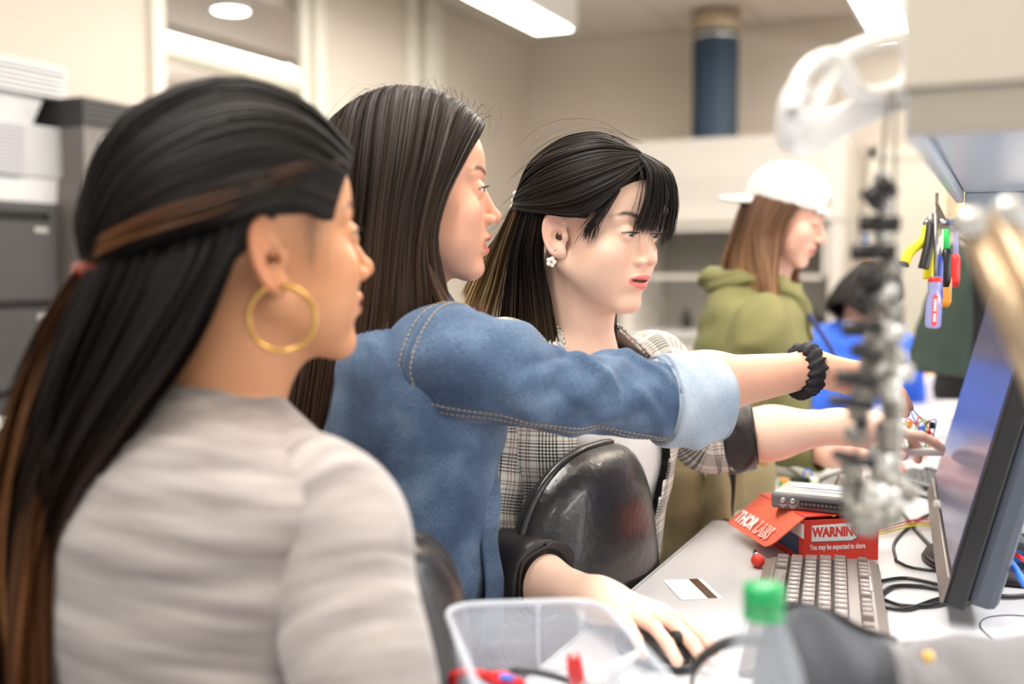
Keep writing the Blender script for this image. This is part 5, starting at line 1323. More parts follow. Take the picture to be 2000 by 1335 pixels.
t5 = torso_loft(nb5, Rt5, [(-.02, .07, .065, .065, 0), (.01, .1, .08, .08, 0), (.05, .17, .1, .11, 0), (.1, .2, .11, .125, 0), (.25, .19, .125, .125, 0), (.45, .175, .12, .115, 0), (.6, .18, .12, .12, 0)], 60, 40, folds([(.2, 140, .01, .04, .1, 50)], .008, 5))
cloth('shirt', t5, M_blue, p5.root, .003)
for (sh, e__, wq, s_) in ((s5, e5, w5, 1), (s5b, e5b, w5b, -1)):
    cloth('sleeve', path_loft([sh-Rt5[:, 0]*s_*.05, sh, (sh+e__)/2, e__, (e__+wq)/2, wq], [.07, .075, .066, .06, .052, .04], [.07, .075, .066, .06, .052, .04], Rt5[:, 1], 30, 28, folds([], .005, 4)), M_blue, p5.root, .003)
h5 = nb5-Rt5[:, 2]*.58; h5[2] = min(h5[2], .85); legs(p5, h5, head_frame(30, 0))
# ---------------------------------------------------------------- bench, chairs and everything on the bench
ZT = .94
M_top = mat('bench_laminate', srgb(212, 213, 216), .22, noise=(8, .02), bump=(300, .01))
M_edge = mat('bench_edge', srgb(186, 186, 188), .5, noise=(30, .04))
M_base = mat('bench_base', srgb(196, 190, 180), .5, noise=(6, .03))
M_red = mat('red_card', srgb(226, 62, 44), .55, noise=(40, .04)); M_redl = mat('red_card_inside', srgb(238, 112, 84), .6, noise=(40, .05))
M_key = mat('key_plastic', srgb(120, 110, 106), .38, noise=(40, .06)); M_kbd = mat('keyboard_shell', srgb(128, 118, 112), .42, noise=(40, .06)); M_kdk = mat('keyboard_well', srgb(44, 40, 40), .6, noise=(40, .1))
M_cable = mat('black_cable', srgb(30, 29, 32), .4, noise=(60, .1)); M_rubber = mat('rubber', srgb(36, 35, 35), .65, noise=(50, .15))
M_white2 = mat('white_print', srgb(246, 244, 240), .6, noise=(40, .02)); M_navy = mat('navy_print', srgb(30, 60, 120), .5, noise=(40, .1))
M_alu = mat('aluminium', (.70, .70, .70), .3, 1., noise=(40, .08)); M_stl = mat('brushed_steel', srgb(150, 160, 176), .3, .85, noise=(12, .1, (1, 20, 1)))
XE = float(T(1220, 1165)[0])
t = thing('lab_bench', (XE+.75, 2.6, 0), 'long lab bench with pale grey laminate top running away from the camera', 'bench')
MB().span((XE, .42, ZT-.03), (XE+1.5, 5.4, ZT), .003).build('worktop', M_top, t)
MB().span((XE-.004, .42, ZT-.031), (XE, 5.4, ZT-.001)).build('edge_band', M_edge, t)
for y in (.5, 1.7, 2.9, 4.1): MB().span((XE+.35, y, .08), (XE+1.15, y+1.1, ZT-.03), .004).build('base_unit', M_base, t)
MB().span((XE+.4, .55, 0), (XE+1.1, 5.2, .08)).build('plinth', M_dark, t)
for y in (.6, 5.2): MB().span((XE+.04, y-.025, 0), (XE+.09, y+.025, ZT-.03), .003).build('leg', M_alu, t)

# ---- overhead cabinet with tool rail
X0, YN = -.07, .79
Z0, ZP, YE = 1.4446, 1.475, 1.62
t = thing('overhead_cabinet', (.2, 1.55, 2.1), 'beige overhead cabinet above the bench, its end panel at the upper right', 'cabinet')
M_pan = mat('panel_beige', srgb(196, 188, 174), .5, noise=(5, .03)); M_rail = mat('panel_rail', srgb(160, 153, 140), .5, noise=(5, .03))
MB().span((X0, YN, ZP), (X0+.62, YN+.02, 2.15), .002).build('end_panel', M_pan, t); MB().span((X0+.003, YN+.003, Z0), (X0+.616, YN+.02, ZP-.001), .001).build('end_rail', M_rail, t)
MB().span((X0, YN+.02, ZP), (X0+.62, YE, 2.15), .003).build('carcass', M_pan, t)
M_under = mat('underside_enamel', srgb(186, 196, 208), .25, .2, noise=(12, .06, (1, 12, 1)))
MB().span((X0+.012, YN+.021, Z0+.012), (X0+.60, YE, ZP-.0005), .001).build('underside', M_under, t)
MB().span((X0, YN+.021, Z0), (X0+.010, YE, ZP-.0005), .001).build('tool_rail', M_under, t)
MB().span((X0+.012, YE-.03, Z0-.02), (X0+.6, YE, Z0+.012), .002).build('front_lip', M_under, t)
for (y_, n_) in ((.85, 1), (YE-.06, 1)): MB().span((.50, y_, ZT), (.54, y_+.04, Z0+.012), .002).build('upright', M_alu, t)
for i in range(3): MB().lathe([(.0005, -.003), (.004, -.002), (.005, 0)], (X0+.14+i*.14, YE-.06, Z0+.0115), n=12).build('screw', M_alu, t, True)
t = thing('shelf_unit', (.2, 2.6, 2.1), 'second steel shelf unit over the bench behind the tool rail', 'shelf')
MB().span((X0+.02, 1.95, 1.385), (X0+.75, 3.3, 1.41), .003).build('shelf_board', M_under, t); MB().span((X0+.02, 1.95, 1.41), (X0+.75, 1.97, 1.45), .002).build('shelf_lip', M_under, t)
for y in (2.0, 3.24):
    for x in (X0+.36, X0+.7): MB().span((x-.015, y-.015, ZT), (x+.015, y+.015, 1.385), .002).build('upright', M_alu, t)
for k, (x, y, sx, sz, m_, lb_) in enumerate(((.12, 2.15, .14, .20, mat('blue_book', srgb(110, 150, 200), .5, noise=(20, .1)), 'pale blue box on the steel shelf at the right'), (.0, 2.2, .07, .16, mat('rose_box', srgb(206, 130, 130), .5, noise=(20, .1)), 'rose coloured box on the steel shelf left of the blue one'), (.34, 2.2, .2, .24, M_white, 'white box on the steel shelf at the far right'))):
    o = MB().box((x, y, 1.4105+sz/2), (sx, .16, sz), None, .004).box((x, y, 1.411+sz), (sx*.98, .02, .001)).build('shelf_box', m_); tag(o, lb_, 'box')
t = thing('task_light', (.3, 1.3, 1.43), 'slim task light tube fixed under the overhead cabinet', 'lamp')
MB().span((.24, .85, 1.41), (.36, 1.58, Z0+.012), .003).build('housing', M_white, t)

# ---- stools
def pad(name, c, R, half, thick, m, parent, bow=.03, e=2.7, n=56, taper=0.):
    """padded cushion: rounded outline in x,z of R, domed along y"""
    V, F = [], []
    rs = np.concatenate([np.linspace(0, .8, 8), [.88, .94, .98, 1.0]])
    ang = np.linspace(0, 2*math.pi, n, endpoint=False)
    for sgn in (1, -1):
        for r in rs:
            for a in ang:
                ca, sa = math.cos(a), math.sin(a); x = half[0]*np.sign(ca)*abs(ca)**(2/e)*r; z = half[1]*np.sign(sa)*abs(sa)**(2/e)*r
                y = sgn*thick*(1-r**6)**.5 if r < 1 else 0
                y += -bow*(x/half[0])**2
                x *= 1-taper*z/half[1]
                V.append(c+R@np.array([x, y, z]))
    m_ = len(rs)
    for s_ in range(2):
        for i in range(m_-1):
            for j in range(n):
                q_ = [s_*m_*n+i*n+j, s_*m_*n+i*n+(j+1) % n, s_*m_*n+(i+1)*n+(j+1) % n, s_*m_*n+(i+1)*n+j]
                F.append(q_ if s_ == 0 else q_[::-1])
    return put(name, mesh_data(name, V, np.array(F), True), m, parent)
M_leather = mat('black_leather', srgb(38, 37, 38), .30, noise=(40, .12), bump=(90, .28), coat=.15)
def stool(c, R, label, zs=.64, backc=None, bh=(.2, .21), group=None):
    """R columns: right, forward, up of the chair"""
    t = thing('lab_chair', (c[0], c[1], 0), label, 'chair', group); c = np.array([c[0], c[1], 0.])
    pad('seat', c+Zv*zs, np.stack([R[:, 0], Zv, R[:, 1]], 1), (.22, .21), .045, M_leather, t, 0)
    bc = backc if backc is not None else c-R[:, 1]*.21+Zv*(zs+.32)
    bk = pad('backrest', bc, R, bh, .042, M_leather, t, .035, taper=.14)
    ang = np.linspace(0, 2*math.pi, 64); e = 2.7
    pts = [bc+R@np.array([(1-.14*np.sign(math.sin(a))*abs(math.sin(a))**(2/e))*bh[0]*1.0*np.sign(math.cos(a))*abs(math.cos(a))**(2/e), -.035*(np.sign(math.cos(a))*abs(math.cos(a))**(2/e))**2, bh[1]*np.sign(math.sin(a))*abs(math.sin(a))**(2/e)]) for a in ang]
    MB().tube(pts, .006, 8, False).build('piping', M_leather, bk, True)
    MB().tube(crom(np.array([c+Zv*(zs-.05), c-R[:, 1]*.2+Zv*(zs-.05), c-R[:, 1]*.27+Zv*(zs+.04), bc-R[:, 1]*.045-Zv*.02]), 20), .014, 10).build('back_bar', M_rubber, t, True)
    MB().cyl(c+Zv*.12, c+Zv*(zs-.045), .025, 16).build('column', M_chrome, t, True)
    for k in range(5):
        a = 2*math.pi*k/5; d = np.array([math.cos(a), math.sin(a), 0])
        f = MB().tube([c+Zv*.12, c+d*.15+Zv*.10, c+d*.28+Zv*.075], [.025, .02, .015], 10).build('foot', M_rubber, t, True)
        MB().cyl(c+d*.28+Zv*.03-np.cross(d, Zv)*.02, c+d*.28+Zv*.03+np.cross(d, Zv)*.02, .03, 16).build('caster', M_black, f, True)
    ring = [c+Zv*.28+.2*np.array([math.cos(a), math.sin(a), 0]) for a in np.linspace(0, 2*math.pi, 40)]
    mb = MB(); mb.tube(ring, .01, 8, False); mb.tube([c+Zv*.28-Rv*.2, c+Zv*.28+Rv*.2], .008, 8); mb.build('foot_ring', M_chrome, t, True)
    return t
bc = P(1182, 1130, 1.45); nrmv = nrm(Rv*.83-Fh*.55+Zv*.06); Rc = frame(nrmv); Rc = np.stack([Rc[:, 0], Rc[:, 1], Rc[:, 2]], 1)
chair1 = stool(bc-nrmv*[1, 1, 0]*.02-Rv*.02, Rc, 'black leather lab chair with glossy rounded backrest in front of the plaid blazer', .62, bc, (.172, .182))

# ---- the small things on the bench
def rod(name, pts, r, m, label=None, cat='cable', n=60, parent=None, group=None):
    o = MB().tube(crom(np.array(pts, float), n), r, 8).build(name, m, parent, True)
    if parent is None: tag(o, label, cat, group)
    return o

# keyboard near the monitor
def keyboard(A, xd, L_, W_, label, m_shell, m_key, tilt=.0):
    """A: far left corner on the bench, xd: unit vector along the rows' short side (towards the F keys); long side runs towards the camera"""
    xd = nrm(xd*[1, 1, 0]); yd = np.cross(xd, Zv); yd = yd if np.dot(yd, -Fh) > 0 else -yd
    t = thing('keyboard', A, label, 'keyboard'); Z0 = ZT
    Rk = np.stack([xd, yd, Zv], 1)
    pt = lambda a, b, z: A+xd*a+yd*b+Zv*(Z0-A[2]+z+tilt*a)
    prof = [(0, .006), (.012, .010), (W_*.72, .015), (W_-.012, .017), (W_, .010), (W_, .003), (0, .002)]
    mb = MB(); n = len(prof)
    mb.add([pt(a, 0, z) for a, z in prof]+[pt(a, L_, z) for a, z in prof], [tuple(range(n-1, -1, -1)), tuple(range(n, 2*n))]+[(i, (i+1) % n, n+(i+1) % n, n+i) for i in range(n)])
    shell = mb.build('shell', m_shell, t)
    up = nrm(np.cross(xd+Zv*tilt*1.0+Zv*.1, yd)); up = up if up[2] > 0 else -up
    surf = lambda a: np.interp(a, [0, .012, W_*.72, W_-.012], [.006, .010, .015, .017])
    def kmesh(w_, l_):
        a, b, h = w_/2, l_/2, .0072; s_, q_ = .80, .82
        V = [(-a, -b, 0), (a, -b, 0), (a, b, 0), (-a, b, 0), (-a*s_, -b*q_, h), (a*s_, -b*q_, h), (a*s_, b*q_, h), (-a*s_, b*q_, h), (0, 0, h*.86)]
        F = [(0, 1, 5, 4), (1, 2, 6, 5), (2, 3, 7, 6), (3, 0, 4, 7), (4, 5, 8), (5, 6, 8), (6, 7, 8), (7, 4, 8)]
        me = mesh_data('key', V, F, False); me.materials.append(m_key); return me
    cache = {}
    # unit rows (a from the space-bar side); spans along b counted from the far end
    u = .0187; rows = [[1.25, 1.25, 1.25, 6.0, 1.25, 1.25, 1.25, 1.5], [2.25]+[1]*10+[2.75], [1.75]+[1]*11+[2.25], [1.5]+[1]*12+[1.5], [1]*13+[2]]
    for r_, row in enumerate(rows):
        b = .012; a = .026+r_*u
        for w_ in row:
            k_ = cache.setdefault(w_, kmesh(u*.95, u*w_*.95))
            o = bpy.data.objects.new('key', k_); sc.collection.objects.link(o); o.parent = t; o.matrix_parent_inverse = Matrix.Translation(-Vector(t.location))
            o.matrix_basis = mat4(Rk, pt(a, b+u*w_/2, surf(a)+.001)); b += u*w_
        if r_ >= 3 or r_ < 2:
            for w_ in (1, 1, 1):
                b += u*(1 if w_ == 1 else 1) if False else 0
        b = .012+15*u+.010
        for j in range(3 if r_ in (0, 3, 4) else (1 if r_ == 1 else 0)):
            jj = j if r_ != 1 else 1
            k_ = cache.setdefault(1, kmesh(u*.95, u*.95)); o = bpy.data.objects.new('key', k_); sc.collection.objects.link(o); o.parent = t; o.matrix_parent_inverse = Matrix.Translation(-Vector(t.location))
            o.matrix_basis = mat4(Rk, pt(a, b+u*(jj+.5), surf(a)+.001))
    a = .026+5*u+.010
    fk = cache.setdefault('f', kmesh(u*.75, u*.9))
    for b in [.5]+[2+.95*i for i in range(4)]+[6.4+.95*i for i in range(4)]+[10.8+.95*i for i in range(4)]+[15.6, 16.6, 17.6]:
        o = bpy.data.objects.new('key', fk); sc.collection.objects.link(o); o.parent = t; o.matrix_parent_inverse = Matrix.Translation(-Vector(t.location))
        o.matrix_basis = mat4(Rk, pt(a, .012+u*(b+.3), surf(a)+.0005))
    mb = MB()
    for r_ in range(5): mb.box(pt(.026+r_*u, .012+9.3*u, surf(.026+r_*u)+.0006), (u*.99, 18.8*u, .001), Rk)
    mb.build('key_well', M_kdk, t)
    for k in range(2): MB().box(pt(W_-.017, .05+k*.075, .0172), (.008, .068, .003), Rk, .001).build('media_bar', M_alu, t)
    return t
kB = T(1716, 1116); kyd = nrm(T(1736, 1246)-kB); kd = nrm(np.cross(Zv, kyd)); kd = kd if np.dot(kd, Rv) > 0 else -kd
kA = kB-kd*.152
keyboard(kA, kd, .445, .152, 'grey-black keyboard with pale keys in front of the red box', M_kbd, M_key)
M_key2 = mat('key_plastic_dark', srgb(64, 64, 68), .4, noise=(40, .1))
k2A = T(1688, 938); keyboard(k2A+Zv*0, nrm(Rv*.95+Fh*.30), .40, .15, 'black keyboard farther down the bench behind the red box', M_black, M_key2)

# red snack box with open lid
C0, C1, C2 = T(1567, 1098), T(1713, 1092), T(1457, 1045)
t = thing('red_box', C0, 'red cardboard box printed with a warning and an open flap', 'box')
ex = nrm(C1-C0); ey = nrm(np.cross(Zv, ex)); bw, bl, bh_ = .112, .165, .061
pb = lambda a, b, z: C0+ex*a+ey*b+Zv*z
def slab(mb, q, th=.0018):
    q = [np.asarray(x, float) for x in q]; n = nrm(np.cross(q[1]-q[0], q[2]-q[0])); k = len(q)
    mb.add(q+[x+n*th for x in q], [tuple(range(k-1, -1, -1)), tuple(range(k, 2*k))]+[(i, (i+1) % k, (i+1) % k+k, i+k) for i in range(k)])
for nm_, q_ in (('front_panel', [pb(0, 0, 0), pb(bw, 0, 0), pb(bw, 0, bh_), pb(0, 0, bh_)]), ('side_panel', [pb(0, bl, 0), pb(0, 0, 0), pb(0, 0, bh_), pb(0, bl, bh_)]),
                ('side_panel', [pb(bw, 0, 0), pb(bw, bl, 0), pb(bw, bl, bh_), pb(bw, 0, bh_)]), ('back_panel', [pb(bw, bl, 0), pb(0, bl, 0), pb(0, bl, bh_), pb(bw, bl, bh_)]), ('bottom_panel', [pb(0, 0, .002), pb(0, bl, .002), pb(bw, bl, .002), pb(bw, 0, .002)])):
    mb = MB(); slab(mb, q_); mb.build(nm_, M_red, t)
mb = MB(); slab(mb, [pb(0, -.004, bh_+.004), pb(bw, .012, bh_+.003), pb(bw, bl, bh_+.002), pb(0, bl, bh_+.002)]); mb.build('lid', M_red, t)
fo = lambda a, b, z: pb(a, b, z)
flap = [fo(.002, -.004, bh_+.006), fo(.002, bl*.98, bh_+.004), fo(-.044, bl*1.02, .018)]
outer0, outer1 = fo(-.050, .016, .021), fo(-.052, bl*1.0, .021)
arc = [fo(-.040, .004, .030), fo(-.046, .007, .025)]
mb = MB(); slab(mb, [fo(.002, -.004, bh_+.006), fo(.002, bl*.98, bh_+.004), outer1, outer0, arc[1], arc[0]][::-1], .0018); fl_ = mb.build('flap', M_redl, t)
MB().box(pb(-.0022, bl*.45, .026), (.0006, bl*.78, .034), np.stack([ex, ey, Zv], 1)).build('blue_label', M_navy, t)
MB().box(pb(-.0024, bl*.10, .046), (.0006, .05, .02), np.stack([ex, ey, Zv], 1)).build('pale_label', M_label, t)
# print on the front: WARNING panel with a bitten corner, and the line below
fz = lambda a, z: pb(a, -.0022, z)
poly = [(.012, .030), (.072, .030), (.078, .033), (.080, .036), (.084, .036), (.085, .040), (.089, .041), (.090, .045), (.092, .046), (.092, .056), (.012, .053)]
mb = MB(); mb.add([fz(a+.0012, z-.0012)+ex*0 for a, z in poly], [tuple(range(len(poly)))]); mb.build('panel_shadow', M_navy, t)
mb = MB(); mb.add([fz(a, z)-ey*.0003 for a, z in poly], [tuple(range(len(poly)))]); mb.build('warning_panel', M_white2, t)
Rt_ = np.stack([ex, Zv, np.cross(ex, Zv)], 1)
text_obj('warning_lettering', 'WARNING', mat4(Rt_, fz(.049, .0425)-ey*.0006), .0185, M_red, t, .0009, .80)
text_obj('share_lettering', 'You may be expected to share', mat4(Rt_, fz(.051, .0215)-ey*.0006), .0108, M_white2, t, .00022, .62)
# THORLABS on the flap
fm = (flap[0]+flap[1]+outer0+outer1)/4; fx = nrm(outer0-outer1); fyv = nrm(flap[0]-outer0); fnn = nrm(np.cross(fx, fyv)); fyv = np.cross(fnn, fx)
low = (outer0+outer1)/2+fyv*.018+fnn*.0022*np.sign(fnn[2])
fnn = fnn*np.sign(fnn[2]); Rfl = np.stack([fx, np.cross(fnn, fx), fnn], 1)
text_obj('bold_lettering', 'THOR', mat4(Rfl, low+fx*-.026+fnn*.0004), .030, M_white2, t, .0011, .80)
text_obj('outline_lettering', 'LABS', mat4(Rfl, low+fx*.040+fnn*.0004), .030, M_white2, t, .0011, .78)
text_obj('outline_lettering_inner', 'LABS', mat4(Rfl, low+fx*.040+fnn*.0008), .030, M_redl, t, -.0003, .78)

# measuring device on the box
dA = T(1505, 992, 1.006); dx = nrm(T(1660, 1008, 1.006)-dA); dy = nrm(np.cross(Zv, dx)); Rd = np.stack([dx, dy, Zv], 1)
M_dgr = mat('device_grey', srgb(104, 102, 104), .5, noise=(60, .08)); M_dlt = mat('device_light', srgb(196, 196, 194), .35, noise=(40, .03))
t = thing('data_device', dA, 'grey data acquisition device lying on the red box', 'device'); pdv = lambda a, b, z: dA+dx*a+dy*b+Zv*z
MB().box(pdv(.068, .045, .012), (.136, .09, .022), Rd, .004).build('case', M_dgr, t); MB().box(pdv(.068, .047, .0235), (.130, .084, .004), Rd, .002).build('top_plate', M_dlt, t)
MB().box(pdv(.075, .03, .0265), (.075, .010, .002), Rd, .0008).build('slot_cover', M_alu, t); MB().box(pdv(.06, .06, .0262), (.08, .03, .0008), Rd).build('blue_window', mat('pale_blue', srgb(190, 214, 236), .3, noise=(30, .05)), t)
for k in range(2):
    a = .018+k*.014
    j = MB().lathe([(.0012, 0), (.0038, 0), (.0038, .0025), (.0022, .003), (.0022, .0005)], pdv(a, -.0002, .014), -dy, 16).build('jack', M_alu, t, True)
MB().box(pdv(.086, -.0006, .0115), (.088, .003, .0085), Rd).build('terminal_strip', M_black, t)
for k in range(15): MB().lathe([(.0009, 0), (.0021, .0004), (.0021, .001)], pdv(.046+k*.0057, -.0022, .0115), -dy, 8).build('terminal', M_dgr, t)
text_obj('jack_lettering', 'AUDIO\nIN', mat4(np.stack([dx, Zv, np.cross(dx, Zv)], 1), pdv(.018, -.0006, .0055)), .0032, M_white2, t); text_obj('jack_lettering', 'AUDIO\nOUT', mat4(np.stack([dx, Zv, np.cross(dx, Zv)], 1), pdv(.032, -.0006, .0055)), .0032, M_white2, t)
MB().box(pdv(.115, .05, .028), (.03, .03, .006), Rd, .002).build('plug_block', M_label, t)
MB().box(pdv(.062, .004, -.0012), (.06, .012, .0016), Rd).build('yellow_tab', mat('yellow_tab', srgb(232, 214, 30), .5, noise=(40, .05)), t)
# little green board behind it
gA = T(1560, 952); t = thing('circuit_board', gA, 'small green circuit board with black chip behind the grey device', 'circuit board')
M_pcb = mat('green_board', srgb(96, 190, 70), .5, noise=(60, .15)); M_or = mat('orange_part', srgb(240, 160, 60), .5, noise=(60, .1)); M_blw = mat('blue_wire', srgb(60, 120, 220), .4, noise=(60, .1))
Rg = np.stack([Rv, Fh, Zv], 1); MB().box(gA+Zv*.006, (.07, .04, .006), Rg, .001).build('board', M_pcb, t); MB().box(gA+Rv*.002+Zv*.014, (.034, .014, .010), Rg, .001).build('chip', M_black, t)
MB().box(gA-Rv*.028+Zv*.013, (.012, .014, .010), Rg, .001).build('orange_terminal', M_or, t); MB().box(gA+Rv*.028+Zv*.014, (.014, .02, .012), Rg, .001).build('pale_terminal', M_label, t)
MB().tube(crom(np.array([gA+Rv*.008+Zv*.018, gA+Rv*.010+Zv*.032, gA+Rv*.02+Zv*.034, gA+Rv*.026+Zv*.022]), 20), .0015, 6).build('blue_lead', M_blw, t, True)
# red-headed push driver, card, mouse
rA = T(1480, 1108); rd = nrm(T(1470, 1072)-rA)
t = thing('push_driver', rA, 'small driver with a red ball head and black shank lying on the bench', 'screwdriver')
MB().lathe([(.0006, -.0105), (.005, -.009), (.0086, -.004), (.0096, 0), (.0086, .005), (.005, .009), (.0045, .011)], rA+Zv*.0100-rd*.0, rd, 24).build('red_head', M_red, t, True)
MB().lathe([(.0040, .010), (.0040, .016), (.0055, .018), (.0055, .030), (.0035, .033), (.003, .05), (.002, .052)], rA+Zv*.0098, rd, 16).build('shank', M_black, t, True)
MB().lathe([(.0057, .019), (.0058, .022), (.0057, .025)], rA+Zv*.0098, rd, 16).build('chrome_band', M_alu, t, True)
cA, cB, cC, cD = T(1301, 1134.5), T(1366, 1131.5), T(1406, 1168.5), T(1334, 1171)
t = thing('plastic_card', (cA+cC)/2, 'white plastic card with a brown magnetic stripe lying on the bench', 'card')
cc = (cA+cB+cC+cD)/4; cu = nrm((cC-cB)+(cD-cA)); cw = np.cross(Zv, cu); Rcd = np.stack([cw, cu, Zv], 1)
pol = []
for (sx, sy, a0) in ((1, 1, 0), (-1, 1, 90), (-1, -1, 180), (1, -1, 270)):
    for k in range(5): a = math.radians(a0+22.5*k); pol.append((sx*(.027-.003)+.003*math.cos(a), sy*(.043-.003)+.003*math.sin(a)))
MB().prism(pol, .0009, Rcd, cc+Zv*.0003).build('card_body', M_white2, t)
sg = np.sign(np.dot(cw, cB-cA)); MB().box(cc+cw*sg*.0145+Zv*.0013, (.0125, .0855, .0002), Rcd).build('magnetic_stripe', mat('stripe', srgb(96, 66, 40), .25, .2, noise=(30, .2)), t)
mA = T(1292, 1288); md_ = nrm((tip-wr3)*[1, 1, 0]); Rm = np.stack([np.cross(md_, Zv), md_, Zv], 1)
t = thing('computer_mouse', mA, 'black computer mouse under the hand at the bench edge', 'mouse')
def mousef(p):
    q = (p-(mA+md_*-.012).astype(np.float32))@Rm.astype(np.float32)
    d = ell(q, (0, 0, .003), (.033, .058, .033)); d = smax(d, -q[:, 2], .004); return d
V, F = surfnets(mousef, mA-.09, mA+.09, .0022); ms_ = put('mouse_shell', mesh_data('mouse_shell', V, F, True), mat('mouse_black', srgb(34, 34, 36), .3, noise=(50, .1), coat=.3), t)
MB().tube([mA+Rm@np.array([.0, y_, .0345*math.sqrt(max(0, 1-((y_+.012)/.058)**2))+.0035]) for y_ in np.linspace(.0, .042, 12)], .0008, 6).build('button_seam', M_dark, t)
L_ = [mA+md_*-.012+Rm@np.array([.0335*math.cos(a), .0585*math.sin(a), .009]) for a in np.linspace(0, 2*math.pi, 40)]
MB().tube(L_, .0016, 6, False).build('side_band', mat('mouse_band', srgb(92, 98, 100), .35, noise=(50, .05)), t, True)
MB().cyl(mA+Rm@np.array([-.003, .026, .031]), mA+Rm@np.array([.003, .026, .031]), .008, 16).build('scroll_wheel', M_rubber, t, True)

# clear storage box with leads
rim = [P(866, 1181, .985), P(1172, 1170, .985), P(1330, 1345, .775), P(960, 1420, .70)]
zr = float(np.mean([r_[2] for r_ in rim[:3]])); rim = [np.array([r_[0], r_[1], zr]) for r_ in (T(866, 1181, zr), T(1172, 1171, zr), T(1332, 1350, zr))]
rim.append(rim[0]+rim[2]-rim[1])
bc_ = sum(rim)/4; M_clear = mat('clear_plastic', (.66, .72, .82), .2, noise=(20, .01), alpha=.28); M_clearrim = mat('clear_rim', (.74, .79, .86), .2, noise=(20, .01), alpha=.45)
t = thing('clear_bin', (bc_[0], bc_[1], ZT), 'clear plastic storage bin with test leads in the foreground', 'bin')
bot = [bc_+(r_-bc_)*.80 for r_ in rim]; bot = [np.array([b_[0], b_[1], ZT+.001]) for b_ in bot]
def rounded(q, r):
    out = []; n = len(q)
    for i in range(n):
        a, b, c_ = q[i-1], q[i], q[(i+1) % n]; d0, d1 = nrm(a-b), nrm(c_-b)
        for k in range(6): s_ = k/5; out.append(b+d0*r*(1-s_)**2+d1*r*s_**2)
    return out
rt, rb_ = np.array(rounded(rim, .035)), np.array(rounded(bot, .03)); n = len(rt)
V = np.vstack([rb_, rb_+(rt-rb_)*.5, rt, [rb_.mean(0)]])
F = [(k*n+i, k*n+(i+1) % n, (k+1)*n+(i+1) % n, (k+1)*n+i) for k in range(2) for i in range(n)]+[(3*n, (i+1) % n, i) for i in range(n)]
o = put('wall_shell', mesh_data('wall_shell', V, F, True), M_clear, t); md = o.modifiers.new('t', 'SOLIDIFY'); md.thickness = .0016; md.offset = 1
lip = np.vstack([rt, rt[:1]]); MB().tube(lip, .0032, 8, False).build('rim', M_clearrim, t, True)
ra_ = rim[0]*.40+rim[1]*.60; inn = nrm(bc_-ra_)
MB().tube(crom(np.array([ra_-Zv*.002+inn*.004, ra_-Zv*.05+inn*.012, ra_-Zv*.058+inn*.012+(rim[1]-rim[0])*.04, rim[0]*.12+rim[1]*.88-Zv*.058+inn*.012]), 24), .0018, 6).build('moulded_rib', M_clearrim, t, True)
mbz = MB()
for k in range(16): a_ = rim[0]*(.98-.012*k)+rim[1]*(.02+.012*k); mbz.box(a_-Zv*.085+inn*.016, (.0016, .0016, .006))
mbz.build('moulded_scale', M_clearrim, t)
zi = ZT+.006
pin = lambda px, py, z: T(px, py, z)
M_redpl = mat('red_plastic', srgb(224, 44, 44), .35, noise=(50, .06))
t = thing('test_lead', pin(940, 1330, zi+.02), 'red crocodile clip lead curled inside the clear bin', 'test lead')
MB().tube(crom(np.array([pin(890, 1345, zi+.02), pin(884, 1320, zi+.045), pin(915, 1312, zi+.05), pin(960, 1322, zi+.05), pin(1005, 1335, zi+.045)]), 30), .0042, 8).build('lead', M_redpl, t, True)
MB().tube([pin(950, 1320, zi+.05), pin(985, 1328, zi+.05), pin(1025, 1338, zi+.046)], [.005, .008, .004], 10).build('clip_boot', M_redpl, t, True); MB().box(pin(990, 1322, zi+.056), (.012, .006, .003)).build('blue_mark', M_blw, t)
t = thing('banana_plug', pin(1122, 1310, zi+.04), 'red banana plug standing upright in the clear bin', 'plug')
b0, b1 = pin(1130, 1345, zi+.03), pin(1120, 1285, zi+.075)
MB().tube([b0, b0*.5+b1*.5, b1], [.0075, .0075, .006], 14).build('boot', M_redpl, t, True); MB().tube([b1, b1+nrm(b1-b0)*.008], [.0026, .002], 10).build('pin', M_alu, t, True)
t = thing('white_connector', pin(1200, 1320, zi+.04), 'white plastic connector with pale lead in the clear bin', 'connector')
MB().tube(crom(np.array([pin(1165, 1345, zi+.03), pin(1190, 1315, zi+.05), pin(1225, 1290, zi+.06), pin(1245, 1275, zi+.065)]), 24), np.linspace(.010, .003, 24), 10).build('white_lead', M_wp, t, True); MB().tube(crom(np.array([pin(1130, 1335, zi+.04), pin(1165, 1328, zi+.045), pin(1200, 1330, zi+.04)]), 16), .009, 10).build('white_body', M_wp, t, True)
for k, (a, b, c_) in enumerate((((900, 1318), (985, 1296), (1100, 1322)), ((950, 1325), (1010, 1308), (1110, 1330)))):
    rod('lead_cable', [pin(*a, zi+.03), pin(*b, zi+.045), pin(*c_, zi+.035), pin(c_[0]+40, c_[1]+25, zi+.01)], .0024, M_cable, ['black lead arching highest inside the clear bin', 'black lead arching lower inside the clear bin'][k])

